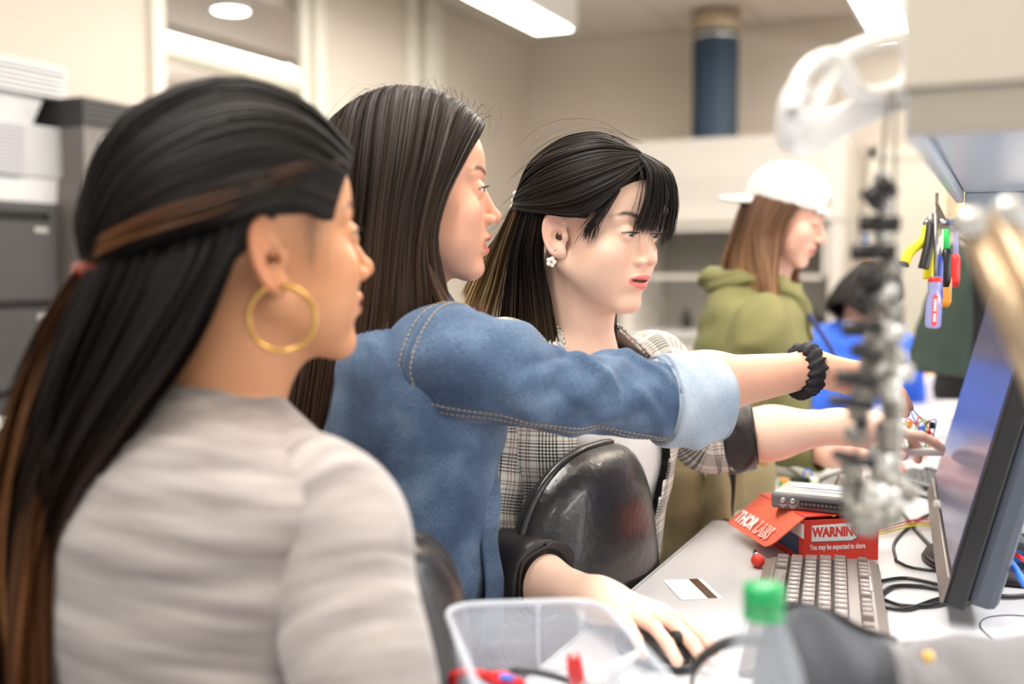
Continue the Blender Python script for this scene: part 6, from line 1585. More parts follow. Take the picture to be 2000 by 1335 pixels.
# bottle with green cap
bp = P(1492, 1165, .752); bx_, by_ = bp[0], bp[1]; zc = float(P(1492, 1139, .752)[2])
t = thing('water_bottle', (bx_, by_, ZT), 'clear plastic bottle with a green screw cap in the foreground', 'bottle')
hb = zc-ZT
prof = [(.022, .0), (.030, .004), (.0315, .012), (.0315, hb*.35), (.0300, hb*.38), (.0315, hb*.41), (.0315, hb*.55), (.0305, hb*.62), (.027, hb*.70), (.020, hb*.79), (.0155, hb*.85), (.0135, hb*.88), (.0130, hb*.93)]
MB().lathe(prof, (bx_, by_, ZT+.001), n=40).build('bottle_body', mat('bottle_plastic', (.50, .55, .62), .08, noise=(20, .01), alpha=.30, coat=.3), t, True)
M_green = mat('green_cap', srgb(20, 150, 84), .35, noise=(40, .05))
g_ = MB()
pr_ = [(.0142, hb*.875), (.0145, hb*.878), (.0145, hb*.905)]; g_.lathe(pr_, (bx_, by_, ZT), n=40); g_.build('cap_ring', M_green, t, True)
cpn = 60; V = []; 
for (r_, z_) in ((.0138, hb-.0165), (.0142, hb-.016), (.0142, hb-.002), (.0130, hb-.0003), (.001, hb)):
    for k in range(cpn): a = 2*math.pi*k/cpn; rr = r_+(.0003 if (k % 2 and .0138 < r_) else 0); V.append((bx_+rr*math.cos(a), by_+rr*math.sin(a), ZT+z_))
MB().add(V, [(i*cpn+j, i*cpn+(j+1) % cpn, (i+1)*cpn+(j+1) % cpn, (i+1)*cpn+j) for i in range(4) for j in range(cpn)]).build('screw_cap', M_green, t, True)

# dark grey bag lying on the bench
M_bag = mat('bag_cloth', srgb(58, 60, 66), .6, noise=(20, .15), bump=(160, .3)); M_bag2 = mat('bag_panel', srgb(112, 110, 112), .55, noise=(20, .12), bump=(160, .3))
t = thing('bag', T(1700, 1400), 'dark grey fabric bag with a strap lying in front of the keyboard', 'bag')
def bag_sheet(top, thick, name, m, zbase=ZT+.002, n_v=24):
    top = crom(np.array(top), 60); V = []
    for i, p_ in enumerate(top):
        fl_ = p_.copy(); 
        for j in range(n_v+1):
            s_ = j/n_v; a = math.pi*s_
            q_ = np.array([p_[0], p_[1], zbase+(p_[2]-zbase)*abs(math.sin(a))**.55])-Fh*thick*math.cos(a)*-1
            q_ = q_+Fh*.007*math.sin(i*.13+j*.25)*math.sin(a)+Zv*.002*math.sin(i*.2+2)*math.sin(a)+Fh*.003*math.sin(i*.31-j*.4)*math.sin(a)
            V.append(q_)
    k = n_v+1; F = np.array([(i*k+j, i*k+j+1, (i+1)*k+j+1, (i+1)*k+j) for i in range(59) for j in range(n_v)])
    F = list(map(tuple, F)); F += [tuple(range(k-1, -1, -1)), tuple(range(59*k, 60*k))]
    return put(name, mesh_data(name, V, F, True), m, t), top
b1_, top1_ = bag_sheet([P(1500, 1262, .86), P(1520, 1196, .86), P(1560, 1182, .86), P(1620, 1196, .865), P(1690, 1232, .87), P(1752, 1250, .87)], .055, 'bag_flap', M_bag)
b2_, top2_ = bag_sheet([P(1735, 1262, .85), P(1760, 1252, .85), P(1850, 1252, .85), P(1950, 1250, .84), P(2080, 1246, .84)], .06, 'bag_body', M_bag2)
MB().tube(top1_+Zv*.001, .0024, 8).build('piping', M_rubber, b1_, True); MB().tube([top1_[-1]+Zv*.004-Fh*.02, top1_[-1]-Zv*.05-Fh*.05, top1_[-1]-Zv*.11-Fh*.055], .003, 8).build('piping', M_rubber, b2_, True)
MB().lathe([(.0005, .003), (.004, .002), (.005, 0)], P(1812, 1282, .80), -Fh+Zv*.5, 14).build('rivet', M_gold, b2_, True)
st = crom(np.array([P(1350, 1345, .90), P(1358, 1300, .90), P(1395, 1266, .895), P(1440, 1250, .89), P(1500, 1250, .87)]), 40)
Lst = Loft(st, np.tile(nrm(-Fh+Zv*.2), (40, 1)), np.tile(nrm(Zv), (40, 1)), .012, .004, n=14, e=4); cloth('strap', Lst, M_rubber, t, cap0=True, cap1=True)

# monitor seen from its side
mb0, mb1 = P(1842, 1186, 1.235), P(1815, 955, 1.83)
ax = nrm((mb1-mb0)*[1, 1, 0]); upm = nrm(Zv*.97+nrm(np.cross(ax, Zv))*.245); nf = np.cross(upm, ax); nf = nf if np.dot(nf, Rv) < 0 else -nf
zb_ = (mb0[2]+mb1[2])/2; Wm, Hm = float(np.linalg.norm((mb1-mb0)[:2])), .365
org = np.array([mb0[0], mb0[1], ZT+.028]); pm = lambda a, b, c_: org+ax*a+upm*b+nf*c_
Rmn = np.stack([ax, upm, np.cross(ax, upm)], 1)
t = thing('monitor', pm(Wm/2, 0, -.05)*[1, 1, 0]+Zv*ZT, 'black flat monitor seen almost edge-on at the right, screen facing the students', 'monitor')
M_mon = mat('monitor_black', srgb(20, 20, 22), .35, noise=(60, .1)); M_monb = mat('monitor_back', srgb(66, 72, 84), .4, noise=(60, .06)); M_scr_ = mat('screen_glass', srgb(60, 64, 92), .22, noise=(3, .15), emit=(srgb(110, 112, 145), .22), spec=.3)
sgn = 1 if np.dot(Rmn[:, 2], nf) > 0 else -1
MB().box(pm(Wm/2, Hm/2, -.012), (Wm, Hm, .024), Rmn, .003).build('bezel', M_mon, t)
MB().box(pm(Wm/2, Hm/2, -.040), (Wm*.985, Hm*.96, .034), Rmn, .010).build('back_shell', M_monb, t)
MB().box(pm(Wm/2, Hm/2+.012, .0005), (Wm-.028, Hm-.058, .002), Rmn).build('screen', M_scr_, t)
MB().box(pm(Wm/2, .0175, .0022), (Wm-.004, .033, .005), Rmn, .002).build('chin_bar', mat('chin_grey', srgb(120, 112, 106), .4, noise=(60, .05)), t)
sb = pm(Wm/2, 0, -.10); sb = np.array([sb[0], sb[1], ZT])
MB().lathe([(.11, .001), (.115, .004), (.11, .012), (.03, .016)], sb, n=40).build('stand_base', M_mon, t, True); MB().tube([sb+Zv*.014, sb+Zv*.16, pm(Wm/2, Hm*.45, -.06)], .022, 14).build('stand_neck', M_mon, t, True)
# ---------------------------------------------------------------- hanging things, coat, cables, far end of the bench
def lerp(a, b, t_): return a*(1-t_)+b*t_
# chain of optics posts with black knobs hanging from the end of the overhead cabinet
M_silver = mat('bead_blasted_metal', srgb(150, 147, 140), .35, .7, noise=(60, .1)); M_knob = mat('knob_black', srgb(26, 22, 22), .45, noise=(60, .15)); M_clr = mat('pale_metal', srgb(204, 203, 198), .22, .5, noise=(60, .05))
dK = .80
kt = P(1722, 300, dK); t = thing('optics_chain', kt, 'hanging chain of silver optics posts with black knobs in the right foreground', 'optics posts')
cordL = crom(np.array([P(1735, 180, dK), P(1722, 330, dK), P(1712, 480, dK), P(1700, 620, dK), P(1686, 780, dK), P(1668, 920, dK), P(1660, 1020, dK)]), 60)
cordR = crom(np.array([P(1748, 180, dK), P(1748, 400, dK), P(1744, 600, dK), P(1742, 800, dK), P(1734, 940, dK), P(1712, 1030, dK)]), 60)
hk = P(1752, 196, dK); MB().tube(crom(np.array([P(1762, 206, .782), P(1750, 190, dK), P(1735, 180, dK)]), 12), .002, 8).build('hook', M_silver, t, True)
MB().tube(cordL, .0016, 8).build('left_cord', M_silver, t, True); MB().tube(cordR, np.interp(np.arange(60), [0, 24, 27, 60], [.0012, .0012, .0055, .0055]), 10).build('right_rod', M_silver, t, True)
def at(c, y):                                            # point of a cord at photo row y
    ys = np.array([667.5-((p_-CAM)@Uv)/((p_-CAM)@Fv)*F_PX for p_ in c]); return np.array([np.interp(y, ys, c[:, i]) for i in range(3)])
for (x, y, hl, r_, tl, dp) in ((1718, 377, 30, .0078, -42, 0), (1718, 437, 38, .0052, 2, 0), (1706, 492, 42, .0052, 0, 0), (1704, 545, 26, .0072, 25, -.005), (1690, 588, 20, .0070, 60, 0), (1684, 640, 38, .0046, -5, 0), (1692, 690, 30, .0044, 24, -.004), (1674, 740, 40, .0044, 8, 0),
                               (1664, 786, 42, .0036, 6, 0), (1684, 828, 10, .0046, 70, 0), (1668, 896, 42, .0034, 14, -.004)):
    c = P(x, y, dK+dp-.016); r_ *= 1.22; d = nrm(Rv*math.cos(math.radians(tl))-Uv*math.sin(math.radians(tl))-Fh*.25); L_ = hl*dK/F_PX
    k_ = MB().lathe([(r_*.8, -L_), (r_, -L_+.0015), (r_, L_*.1), (r_*.86, L_*.14), (r_*.86, L_*.3), (r_*.96, L_*.34), (r_*.96, L_-.001), (r_*.7, L_)], c, d, 20).build('knob', M_knob, t, True)
for k, (x, y, hl, r_, tl, m_) in enumerate(((1720, 345, 10, .0055, 80, M_clr), (1727, 408, 12, .0060, 70, M_clr), (1722, 463, 14, .0058, 60, M_clr), (1740, 520, 20, .0060, 10, M_silver), (1728, 566, 24, .0075, 8, M_clr), (1740, 610, 22, .0080, 5, M_silver), (1738, 645, 26, .0085, 12, M_clr), (1715, 668, 26, .0075, 0, M_silver), (1742, 700, 24, .0085, 2, M_clr),
                                  (1712, 720, 30, .0085, 4, M_silver), (1752, 726, 28, .0075, 0, M_clr), (1690, 760, 22, .0080, 0, M_silver), (1736, 760, 22, .0090, 85, M_clr), (1744, 800, 20, .0085, 88, M_silver), (1676, 806, 14, .0080, 80, M_silver), (1738, 846, 26, .0105, 88, M_silver), (1672, 846, 14, .0085, 80, M_silver), (1726, 900, 26, .0110, 6, M_clr),
                                  (1664, 915, 18, .0085, 85, M_silver), (1732, 938, 28, .0090, 18, M_silver), (1662, 955, 20, .0080, 85, M_silver), (1712, 966, 34, .0110, 12, M_clr), (1760, 952, 30, .0080, 30, M_silver), (1666, 988, 18, .0095, 0, M_silver), (1700, 1006, 40, .0105, 6, M_silver), (1738, 1000, 22, .0085, 20, M_silver), (1690, 1026, 20, .0080, 10, M_silver))):
    c = P(x, y, dK+.004*((k*7) % 3-1)); d = nrm(Rv*math.cos(math.radians(tl))-Uv*math.sin(math.radians(tl))); L_ = hl*dK/F_PX
    MB().lathe([(r_*.85, -L_), (r_, -L_+.001), (r_, L_*.3), (r_*.8, L_*.35), (r_*.8, L_*.55), (r_, L_*.6), (r_, L_-.001), (r_*.85, L_)], c, d, 20).build('post_clamp', m_, t, True)
# safety goggles
gd = .81; t = thing('safety_goggles', P(1700, 150, gd), 'white clear safety goggles hanging beside the overhead cabinet', 'goggles')
M_gog = mat('goggle_frame', srgb(250, 250, 250), .3, noise=(30, .02), sub=.1); M_lens = mat('goggle_lens', (.96, .97, .98), .1, noise=(20, .01), alpha=.22)
gp = lambda x, y, dd=0.: P(x, y, gd+dd)
lensR = [gp(1640, 108, -.01), gp(1700, 84), gp(1760, 76, .01), gp(1775, 120, .015), gp(1760, 168, .01), gp(1690, 184), gp(1660, 160, -.008)]
lensL = [gp(1552, 215, -.04), gp(1560, 160, -.038), gp(1590, 122, -.03), gp(1628, 110, -.015), gp(1632, 130, -.014), gp(1606, 190, -.028), gp(1576, 232, -.036)]
for nm_, pl in (('lens_rim', lensR), ('lens_rim', lensL)):
    c = crom(np.array(pl+pl[:1]), 60); MB().tube(c, .0062, 10, False).build(nm_, M_gog, t, True)
    k = len(pl); f_ = MB(); cc_ = sum(pl)/k; f_.add([cc_]+[c[int(i*60/30)] for i in range(30)], [(0, i+1, (i+1) % 30+1) for i in range(30)]); f_.build('lens', M_lens, t)
MB().tube(crom(np.array([gp(1625, 112, -.015), gp(1640, 124, -.012), gp(1655, 150, -.008), gp(1672, 178, -.004)]), 20), .008, 10).build('nose_bridge', M_gog, t, True)
MB().tube(crom(np.array([gp(1572, 160, -.036), gp(1545, 205, -.03), gp(1541, 270, -.01), gp(1560, 282, 0)]), 30), [.009]*30, 10).build('side_shield', M_gog, t, True)
ap = crom(np.array([gp(1548, 262, -.02), gp(1580, 270, -.01), gp(1650, 235, .0), gp(1720, 202, .01), gp(1790, 178, .02)]), 40)
La = Loft(ap, np.tile(Uv, (40, 1)), np.tile(nrm(-Fv), (40, 1)), np.linspace(.0150, .0100, 40), .004, n=16, e=3.5); cloth('temple_arm', La, M_gog, t, cap0=True, cap1=True)
ap2 = crom(np.array([gp(1575, 235, .02), gp(1640, 225, .03), gp(1720, 185, .04), gp(1790, 165, .05)]), 30)
La = Loft(ap2, np.tile(Uv, (30, 1)), np.tile(nrm(-Fv), (30, 1)), np.linspace(.008, .005, 30), .0022, n=16, e=3.5); cloth('temple_arm', La, M_gog, t, cap0=True, cap1=True)
# jointed lamp arm at the right edge
M_arm = mat('lamp_arm_tan', srgb(178, 156, 128), .3, .55, noise=(30, .05))
la0, la1 = P(1925, 425, .66), P(2085, 800, .63); lb = np.array([la1[0]+.05, la1[1]-.03, ZT])
t = thing('lamp_arm', lb, 'tan metal jointed lamp arm at the right edge of the picture', 'lamp')
sd = nrm(np.cross(la1-la0, Fv))
for s_ in (-1, 1): MB().tube([la0+sd*s_*.009, la1+sd*s_*.009], .0095, 14).build('arm_bar', M_arm, t, True)
for s_ in (-1, 1): MB().lathe([(.004, -.010), (.0085, -.008), (.0095, 0), (.0085, .008), (.004, .010)], la0+sd*s_*.012+Fv*-.004, Fv, 18).build('joint_cap', M_clr, t, True)
MB().tube([la1, lb+Zv*.03], .012, 14).build('lower_arm', M_arm, t, True); MB().lathe([(.05, 0), (.052, .006), (.045, .02), (.015, .035)], lb+Zv*.001, n=30).build('arm_base', M_arm, t, True)
# tool holder, screwdriver, pliers and pen on the rail
dT = 1.245
hp = lambda x, y, dd=0.: P(x, y, dT+dd)
M_brown = mat('holder_plate', srgb(122, 108, 92), .35, .6, noise=(40, .08)); M_yel = mat('yellow_grip', srgb(236, 222, 34), .45, noise=(50, .05)); M_acet = mat('clear_handle', srgb(178, 178, 232), .12, noise=(20, .02), alpha=.62, coat=.4)
def plate(pts, th, name, m, parent):
    mb = MB(); slab(mb, pts, th); return mb.build(name, m, parent)
t = thing('tool_holder', hp(1840, 420), 'bent metal tool holder clipped to the steel rail', 'holder')
plate([hp(1828, 447), hp(1852, 447), hp(1852, 436), hp(1832, 398), hp(1828, 402)], .0015, 'plate', M_brown, t)
plate([hp(1828, 402, .001), hp(1832, 398, .001), hp(1834, 378, .02), hp(1828, 378, .02)], .0012, 'clip', M_brown, t)
plate([hp(1852, 447, .001), hp(1862, 452, .03), hp(1862, 440, .03), hp(1852, 436, .001)], .0012, 'return_flange', M_stl, t)
t = thing('screwdriver', hp(1824, 600), 'screwdriver with a clear violet handle and red stripe hanging from the holder', 'screwdriver')
MB().tube([hp(1828, 416), hp(1827.5, 548)], .0024, 10).build('blade', M_silver, t, True)
hd_ = nrm(hp(1822, 640)-hp(1827, 545)); h0 = hp(1827, 540); n = 36; V = []; pf = [(.0055, 0), (.0072, .003), (.0074, .010), (.0062, .017), (.0082, .026), (.0090, .034), (.0090, .054), (.0085, .0575), (.0065, .0595), (.001, .060)]
Mh = frame_z(hd_)
for r_, z_ in pf:
    for k in range(n): a = 2*math.pi*k/n; rr = r_*(1-.07*max(0, math.cos(6*a))*(1 if z_ > .02 else .3)); V.append(h0+Mh@np.array([rr*math.cos(a), rr*math.sin(a), z_]))
MB().add(V, [(i*n+j, i*n+(j+1) % n, (i+1)*n+(j+1) % n, (i+1)*n+j) for i in range(len(pf)-1) for j in range(n)]+[tuple(range(n-1, -1, -1))]).build('handle', M_acet, t, True)
lc = hp(1819.5, 606)-Fv*.0092; ld = hd_; lx = nrm(np.cross(ld, Fv)); Rl = np.stack([ld, lx, np.cross(ld, lx)], 1)
if np.dot(Rl[:, 2], Fv) > 0: Rl = np.stack([ld, -lx, np.cross(ld, -lx)], 1)
rs = MB(); pol = [(-.019, 0), (-.016, -.0027), (.0165, -.0027), (.0185, -.0015), (.0185, .0015), (.0165, .0027), (-.016, .0027)]; rs.prism(pol, .0006, Rl, lc); rs.build('red_stripe', M_redpl, t)
mb = MB()
for k_ in range(11):
    if k_ != 6: mb.box(lc+Rl[:, 2]*.0007+ld*(-.012+k_*.0024), (.0016, .0028, .0003), Rl)
mb.build('stripe_print', M_white2, t)
MB().lathe([(.0062, .001), (.0078, .002), (.0078, .006), (.007, .007)], h0, hd_, 20).build('red_collar', M_redpl, t, True)
t = thing('pliers', hp(1815, 470, .015), 'yellow and black handled pliers hanging in the tool holder', 'pliers')
MB().tube([hp(1822, 418, .012), hp(1816, 440, .012)], [.004, .0085], 12).build('jaw', M_silver, t, True); MB().lathe([(.006, -.004), (.007, 0), (.006, .004)], hp(1815, 438, .012), Fv, 16).build('pivot', M_alu, t, True)
MB().tube(crom(np.array([hp(1814, 440, .012), hp(1802, 470, .010), hp(1778, 490, .008), hp(1766, 515, .008)]), 24), np.linspace(.0058, .0062, 24), 12).build('yellow_grip', M_yel, t, True)
MB().tube([hp(1766, 512, .008), hp(1764, 519, .008)], .0065, 12).build('grip_tip', M_knob, t, True)
MB().tube(crom(np.array([hp(1818, 440, .008), hp(1814, 475, .002), hp(1808, 505, 0), hp(1803, 524, 0)]), 24), np.linspace(.0055, .0062, 24), 12).build('black_grip', M_knob, t, True)
MB().tube(crom(np.array([hp(1822, 440, .02), hp(1820, 480, .02), hp(1816, 520, .02), hp(1814, 545, .02)]), 24), .0068, 12).build('yellow_grip', M_yel, t, True)
t = thing('pen', hp(1855, 433), 'dark ballpoint pen sticking out of the tool holder', 'pen')
MB().tube([hp(1836, 432, -.004), hp(1850, 433, -.004)], .0028, 12).build('pen_barrel', M_alu, t, True); MB().tube([hp(1848, 433, -.004), hp(1872, 436, -.004), hp(1879, 437, -.004)], [.0036, .0036, .0015], 12).build('pen_grip', M_navy, t, True)
for k, (x0, y0, y1, dd, r_, m_, m2, lb_) in enumerate(((1833, 455, 600, .05, .0065, M_alu, mat('blue_grip', srgb(40, 70, 170), .4, noise=(40, .05)), 'blue handled driver hanging just behind the clear screwdriver'),
        (1850, 462, 560, .18, .0065, mat('green_grip', srgb(60, 220, 110), .4, noise=(40, .05)), M_knob, 'green and black tool hanging on the rail behind the holder'), (1848, 520, 600, .20, .0085, M_knob, M_or, 'orange handled pliers hanging on the rail behind the holder'),
        (1868, 480, 560, .45, .0070, M_acet, M_redpl, 'clear and red tool hanging farthest back on the rail'))):
    t = thing('hand_tool', P(x0, y0, dT+dd), lb_, 'tool', 'tools hanging on the rail'); a, b = P(x0, y0-30, dT+dd), P(x0-3, y1, dT+dd)
    MB().tube([a, lerp(a, b, .45)], r_*.6, 12).build('shaft', m_, t, True); MB().tube([lerp(a, b, .42), lerp(a, b, .5), lerp(a, b, .9), b], [r_*.7, r_, r_, r_*.6], 14).build('grip', m2, t, True)

# khaki coat over a second chair
c2 = P(1392, 1000, 1.92)
Rc2 = head_frame(-28, 0)
stool(np.array([c2[0]-.02, c2[1], 0])-Rv*.02, Rc2, 'lab chair under the khaki coat beside the bench', .60, P(1390, 985, 1.95), (.155, .15))
M_khaki = mat('khaki_cotton', srgb(150, 138, 104), .85, noise=(14, .10), bump=(350, .3)); M_tanc = mat('tan_corduroy', srgb(196, 152, 92), .9, noise=(60, .12), bump=(260, .5)); M_khl = mat('khaki_facing', srgb(208, 200, 172), .85, noise=(14, .08), bump=(350, .2))
t = thing('khaki_coat', (c2[0], c2[1], .6), 'khaki coat with tan corduroy collar draped over a chair', 'coat')
cf2 = folds([(.1, k*24, .020*(1 if k % 2 else -1), .6, .0, 11) for k in range(15)], .006, 21)
tc = P(1388, 862, 1.93); Rq = Rc2
Lc = torso_loft(tc, Rq, [(-.005, .07, .045, .045, 0), (.004, .115, .06, .062, 0), (.02, .145, .072, .075, 0), (.06, .158, .08, .085, 0), (.15, .165, .088, .095, 0), (.3, .175, .095, .105, 0), (.5, .185, .10, .115, 0)], 120, 70, cf2, e=2.6)
cloth('coat_body', Lc, M_khaki, t, .003, cap0=False)
MB().tube(crom(np.array([P(1338, 868, 1.84), P(1362, 852, 1.83), P(1385, 862, 1.82), P(1392, 880, 1.82)]), 24), np.concatenate([np.linspace(.012, .020, 12), np.linspace(.020, .010, 12)]), 12).build('collar', M_tanc, t, True)
MB().tube(crom(np.array([P(1468, 862, 1.86), P(1486, 880, 1.86), P(1480, 905, 1.86)]), 16), .018, 12).build('collar', M_tanc, t, True)
lp_ = [P(1362, 902, 1.80), P(1400, 862, 1.80), P(1412, 900, 1.80), P(1414, 990, 1.80), P(1398, 1000, 1.805), P(1388, 950, 1.80)]
mb = MB(); slab(mb, lp_, .003); mb.build('lapel', M_khl, t)
cloth('coat_sleeve', path_loft([P(1318, 868, 1.84), P(1312, 920, 1.83), P(1310, 990, 1.83), P(1312, 1080, 1.83)], [.03, .042, .04, .038], [.03, .04, .036, .034], -Fh, 40, 36, folds([(.08, 0, .006, .02, .05, 60), (.16, 40, .006, .02, -.05, 60)], .004, 7)), M_khaki, t, .003, cap0=True)
Lg = Loft(crom(np.array([P(1424, 868, 1.80), P(1426, 930, 1.80), P(1420, 1010, 1.80)]), 20), np.tile(Rv, (20, 1)), np.tile(-Fh, (20, 1)), .010, .004, n=12); cloth('gap_shade_strip', Lg, M_dark, t, cap0=True, cap1=True)  # dark strip stands in for the shadowed gap at the coat's right
for k in range(3): MB().lathe([(.0005, .002), (.005, .0015), (.006, 0)], P(1404, 905+k*36, 1.795), -Fv, 14).build('button', M_brown, t, True)
# part of a dark chair back beside the sweater sleeve
bcn = P(722, 1300, 1.02); stool(np.array([bcn[0]-.05, bcn[1], 0]), head_frame(-60, 0), 'dark lab chair half hidden behind the grey sweater sleeve', .62, bcn, (.12, .125))

# cables on the bench
cab = [([(1712, 1140), (1760, 1133), (1800, 1138), (1850, 1150)], .0026, 'black cable running straight from the keyboard to the monitor'), ([(1716, 1168), (1745, 1150), (1800, 1150), (1850, 1158)], .003, 'black cable arching beside the keyboard to the monitor'),
       ([(1718, 1172), (1760, 1186), (1810, 1188), (1850, 1182)], .0026, 'black cable looping low in front of the monitor'), ([(1726, 1190), (1770, 1194), (1820, 1178), (1850, 1170)], .0028, 'black cable crossing the low loop near the monitor'),
       ([(1722, 985), (1760, 1005), (1790, 1040), (1830, 1085)], .003, 'black cable curving from the device down to the monitor'), ([(1750, 1098), (1748, 1060), (1790, 1020), (1830, 1000)], .0022, 'thin black cable looping between box and monitor'),
       ([(1750, 1098), (1775, 1110), (1810, 1116), (1832, 1118)], .0022, 'thin black cable ending behind the monitor chin'), ([(1640, 930), (1632, 950), (1650, 962), (1690, 975)], .0018, 'thin dark lead hooked in front of the far keyboard'),
       ([(1590, 948), (1610, 935), (1640, 925), (1680, 918)], .0022, 'green-black lead running from the circuit board to the far keyboard'), ([(1510, 900), (1540, 915), (1560, 930), (1580, 942)], .0016, 'dark lead crossing the bench behind the circuit board')]
for pts, r_, lb_ in cab: rod('cable', [T(x, y)+Zv*(r_+.0006) for x, y in pts], r_, M_cable, lb_, 'cable', 40, None, 'cables on the bench')
rod('cable', [T(1436, 1022)+Zv*.002, T(1395, 1010)+Zv*.002, T(1392, 1002)+Zv*.004, T(1410, 992)+Zv*.003, T(1450, 990)+Zv*.002, T(1475, 965)+Zv*.002], .0018, mat('dark_green_lead', srgb(40, 62, 56), .4, noise=(50, .1)), 'dark green lead looping over the bench edge by the red box', 'cable')
for k, (y0, m_, nm_) in enumerate(((1030, M_redpl, 'red'), (1036, M_or, 'orange'), (1041, M_yel, 'yellow'))):
    rod('jumper_wire', [T(1716, y0+6)+Zv*.004, T(1750, y0+2)+Zv*.008, T(1790, y0-6)+Zv*.008, T(1832, y0-12)+Zv*.003], .0016, m_, f'{nm_} jumper wire running from the red box towards the monitor', 'wire', 40, None, 'coloured jumper wires')
# instrument box behind the monitor with its cables
iA = T(1890, 1118); t = thing('instrument', iA, 'blue instrument box with grey lid behind the monitor', 'instrument')
Ri = np.stack([nrm(Rv*.98-Fh*.1), nrm(Fh*.98+Rv*.1), Zv], 1); ic = iA+Ri[:, 0]*.12+Ri[:, 1]*.08
MB().box(ic+Zv*.034, (.24, .16, .042), Ri, .003).build('blue_shell', mat('instrument_blue', srgb(34, 84, 150), .45, noise=(40, .06)), t); MB().box(ic+Zv*.061, (.246, .166, .012), Ri, .004).build('lid', M_dlt, t); MB().box(ic+Zv*.009, (.246, .166, .010), Ri, .003).build('base', M_dlt, t)
for k in range(3): MB().cyl(ic-Ri[:, 1]*.08-Ri[:, 0]*(.03-k*.04)+Zv*.034, ic-Ri[:, 1]*.092-Ri[:, 0]*(.03-k*.04)+Zv*.034, .008, 16).build('socket', M_black, t, True)
rod('power_cable', [P(1918, 1060, 1.30), P(1945, 1072, 1.28), P(1975, 1100, 1.25), P(2010, 1150, 1.2), T(2080, 1230)+Zv*.005], .0042, M_blw, 'thick blue cable hanging from the monitor back', 'cable'); rod('power_cable', [P(1930, 1050, 1.33), P(1965, 1068, 1.32), P(2010, 1100, 1.3), T(2090, 1160)+Zv*.005], .003, M_redpl, 'red cable hanging beside the blue one behind the monitor', 'cable')
for k, (pts, r_, lb_) in enumerate((([P(1945, 1012, 1.32), P(1965, 1020, 1.32), P(1985, 1045, 1.31), P(2010, 1075, 1.3)], .0055, 'thick black plug cable leaving the monitor back'), ([P(1940, 1045, 1.30), P(1975, 1055, 1.30), P(2015, 1075, 1.3)], .0060, 'ribbed black video cable behind the monitor'),
        ([T(1908, 1085)+Zv*.03, T(1935, 1095)+Zv*.035, T(1945, 1125)+Zv*.004, T(1930, 1150)+Zv*.004, T(1895, 1162)+Zv*.004], .0030, 'outer black coil of cable behind the monitor foot'), ([T(1912, 1092)+Zv*.03, T(1928, 1105)+Zv*.02, T(1932, 1130)+Zv*.008, T(1915, 1150)+Zv*.008, T(1890, 1150)+Zv*.006], .0030, 'inner black coil of cable behind the monitor foot'),
        ([T(1885, 1165)+Zv*.004, T(1920, 1162)+Zv*.004, T(1960, 1170)+Zv*.004, T(2010, 1168)+Zv*.004], .003, 'black cable lying from the coil to the right edge'), ([T(1880, 1185)+Zv*.004, T(1905, 1176)+Zv*.005, T(1922, 1160)+Zv*.011, T(1900, 1150)+Zv*.018], .0032, 'short black loop at the monitor foot'),
        ([T(1972, 1020)+Zv*.004, T(1975, 985)+Zv*.004, T(1982, 970)+Zv*.004, T(2010, 962)+Zv*.004], .0026, 'grey-black cable on the bench at the right edge above the instrument'), ([T(1962, 958)+Zv*.004, T(1972, 945)+Zv*.004, T(1965, 935)+Zv*.004], .0024, 'little hooked cable far right on the bench'))):
    rod('cable', pts, r_, M_cable, lb_, 'cable', 40, None, 'cables behind the monitor')
rod('thin_wire', [T(1940, 1250)+Zv*.001, T(1915, 1225)+Zv*.001, T(1925, 1208)+Zv*.001, T(1965, 1202)+Zv*.001, T(2010, 1204)+Zv*.001], .0006, M_cable, 'hair-thin wire loop on the bench at the lower right', 'wire')

# held circuit with wires, and the things at the far end
hc_ = P(1785, 850, 1.70)
t = thing('wired_circuit', hc_, 'small circuit with blue parts and loose wires held in two hands', 'circuit')
Rw = head_frame(0, 0); Rw = np.stack([Rv, Fh, Zv], 1)
MB().box(P(1788, 878, 1.71), (.075, .05, .012), Rw, .003).build('white_base', M_wp, t); MB().box(P(1790, 852, 1.71), (.05, .035, .002), Rw).build('board', M_pcb, t)
for (x, y, m_, s_) in ((1768, 842, M_blw, .010), (1790, 850, M_blw, .012), (1800, 838, M_blw, .009), (1756, 832, M_pcb, .011), (1776, 828, M_or, .008), (1812, 845, M_redpl, .007), (1820, 830, M_knob, .008)): MB().box(P(x, y, 1.70), (s_, s_, s_*1.3), Rw@rotz(x*.1), .001).build('component', m_, t)
rg = np.random.default_rng(5)
for k in range(16):
    a = P(1745+rg.random()*80, 815+rg.random()*50, 1.70); b = P(1765+rg.random()*70, 850+rg.random()*35, 1.70); m_ = (a+b)/2+Zv*(.01+.03*rg.random())+Rv*(rg.random()-.5)*.05
    MB().tube(crom(np.array([a, m_, b]), 14), .0011, 6).build('wire', [M_wp, M_wp, M_label, M_blw, M_pcb, M_or, M_cable, M_redpl][k % 8], t, True)
zf = lambda x, y: T(x, y)
o1_ = T(1795, 772); Rb = np.stack([nrm(Rv*.95+Fh*.3), nrm(Fh*.95-Rv*.3), Zv], 1)
t = thing('storage_bag', o1_, 'white and violet zip bag lying on the far bench', 'bag')
def pillowf(p):
    q = (p-(o1_+Zv*.03).astype(np.float32))@Rb.astype(np.float32); d = ell(q, (0, 0, 0), (.085, .07, .034)); return smax(d+.004*np.sin(q[:, 0]*120)*np.sin(q[:, 1]*90), -q[:, 2]-.026, .004)
V, F = surfnets(pillowf, o1_-.13, o1_+.13, .006); put('bag_film', mesh_data('bag_film', V, F, True), mat('violet_film', srgb(206, 196, 232), .3, noise=(18, .25)), t)
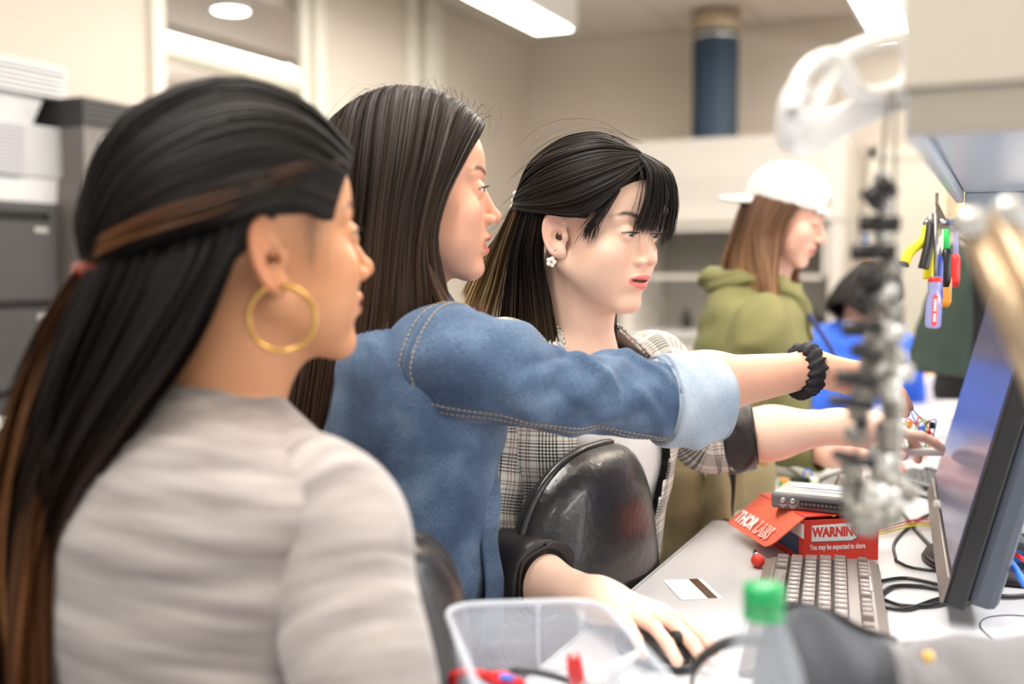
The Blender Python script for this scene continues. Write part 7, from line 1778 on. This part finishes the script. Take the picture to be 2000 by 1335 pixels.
o2_ = T(1790, 752); t = thing('orange_case', o2_, 'orange-tan case under the bench instrument on the far bench', 'case'); MB().box(o2_+Zv*.02+Fh*.06, (.20, .14, .04), Rb, .006).build('case_body', M_or, t); MB().box(o2_+Zv*.042+Fh*.06, (.19, .13, .006), Rb, .002).build('case_lid', M_tanc, t)
o3_ = o2_+Fh*.06+Zv*.046; t = thing('bench_meter', o3_, 'grey bench meter with dark display on the orange case', 'meter'); MB().box(o3_+Zv*.024, (.19, .14, .046), Rb, .006).build('meter_case', M_dlt, t); MB().box(o3_+Zv*.0475+Rb[:, 0]*.03, (.07, .06, .002), Rb).build('display', M_black, t); MB().cyl(o3_+Rb[:, 0]*.07-Rb[:, 1]*.07+Zv*.025, o3_+Rb[:, 0]*.07-Rb[:, 1]*.078+Zv*.025, .010, 16).build('dial', M_knob, t, True)
o4_ = T(1848, 792); t = thing('white_carton', o4_, 'plain white carton standing beside the orange case', 'box'); MB().box(o4_+Zv*.045, (.075, .09, .09), Rb, .003).build('carton_body', M_white, t); MB().box(o4_+Zv*.0905, (.075, .015, .001), Rb).build('tape', M_label, t)
o5_ = T(1868, 768); t = thing('binding_post_block', o5_, 'black block with red binding posts on the far bench', 'connector block'); MB().box(o5_+Zv*.03, (.10, .06, .06), Rb, .003).build('block', M_black, t)
for k, (a, b, z_) in enumerate(((-.03, 0, .06), (-.01, .01, .06), (.012, 0, .06), (.0, -.02, .085), (.03, .01, .11))): q_ = o5_+Rb[:, 0]*a+Rb[:, 1]*b; MB().lathe([(.004, .058), (.006, .06), (.006, z_+.004), (.0115, z_+.006), (.0125, z_+.016), (.010, z_+.026), (.004, z_+.028)], q_, n=16).build('post', M_redpl, t, True)
# dark green apron hanging from the second shelf unit
M_apr = mat('green_apron', srgb(52, 66, 56), .85, noise=(20, .12), bump=(300, .3))
t = thing('apron', P(1850, 520, 2.75), 'dark green apron hanging below the second shelf unit', 'apron')
cloth('apron_cloth', path_loft([P(1872, 478, 2.75), P(1862, 520, 2.75), P(1850, 600, 2.75), P(1838, 680, 2.75), P(1832, 730, 2.75)], [.015, .03, .03, .03, .03], [.02, .045, .065, .08, .085], -Fh, 50, 48, folds([(.1, k*50, .008*(1 if k % 2 else -1), .5, 0, 14) for k in range(7)], .004, 3)), M_apr, t, .003, cap0=True, cap1=True)
ah = P(1878, 462, 2.75); MB().tube(crom(np.array([P(1872, 482, 2.75), ah, [-.06, ah[1], 1.402], [-.035, ah[1], 1.412]]), 14), .004, 8).build('hanging_loop', M_apr, t, True)
t = thing('black_jacket', P(1890, 560, 3.0), 'black jacket hanging behind the green apron', 'jacket'); cloth('jacket_cloth', path_loft([P(1905, 480, 3.0), P(1900, 520, 3.0), P(1893, 600, 3.0), P(1888, 700, 3.0), P(1886, 780, 3.0)], [.02, .05, .05, .05, .05], [.03, .07, .08, .085, .09], -Fh, 40, 40, folds([], .008, 3)), M_dark, t, cap0=True, cap1=True)
jh = P(1906, 470, 3.0); MB().tube([P(1905, 486, 3.0), jh, [-.04, jh[1], 1.412]], .004, 8).build('hook_loop', M_dark, t, True)
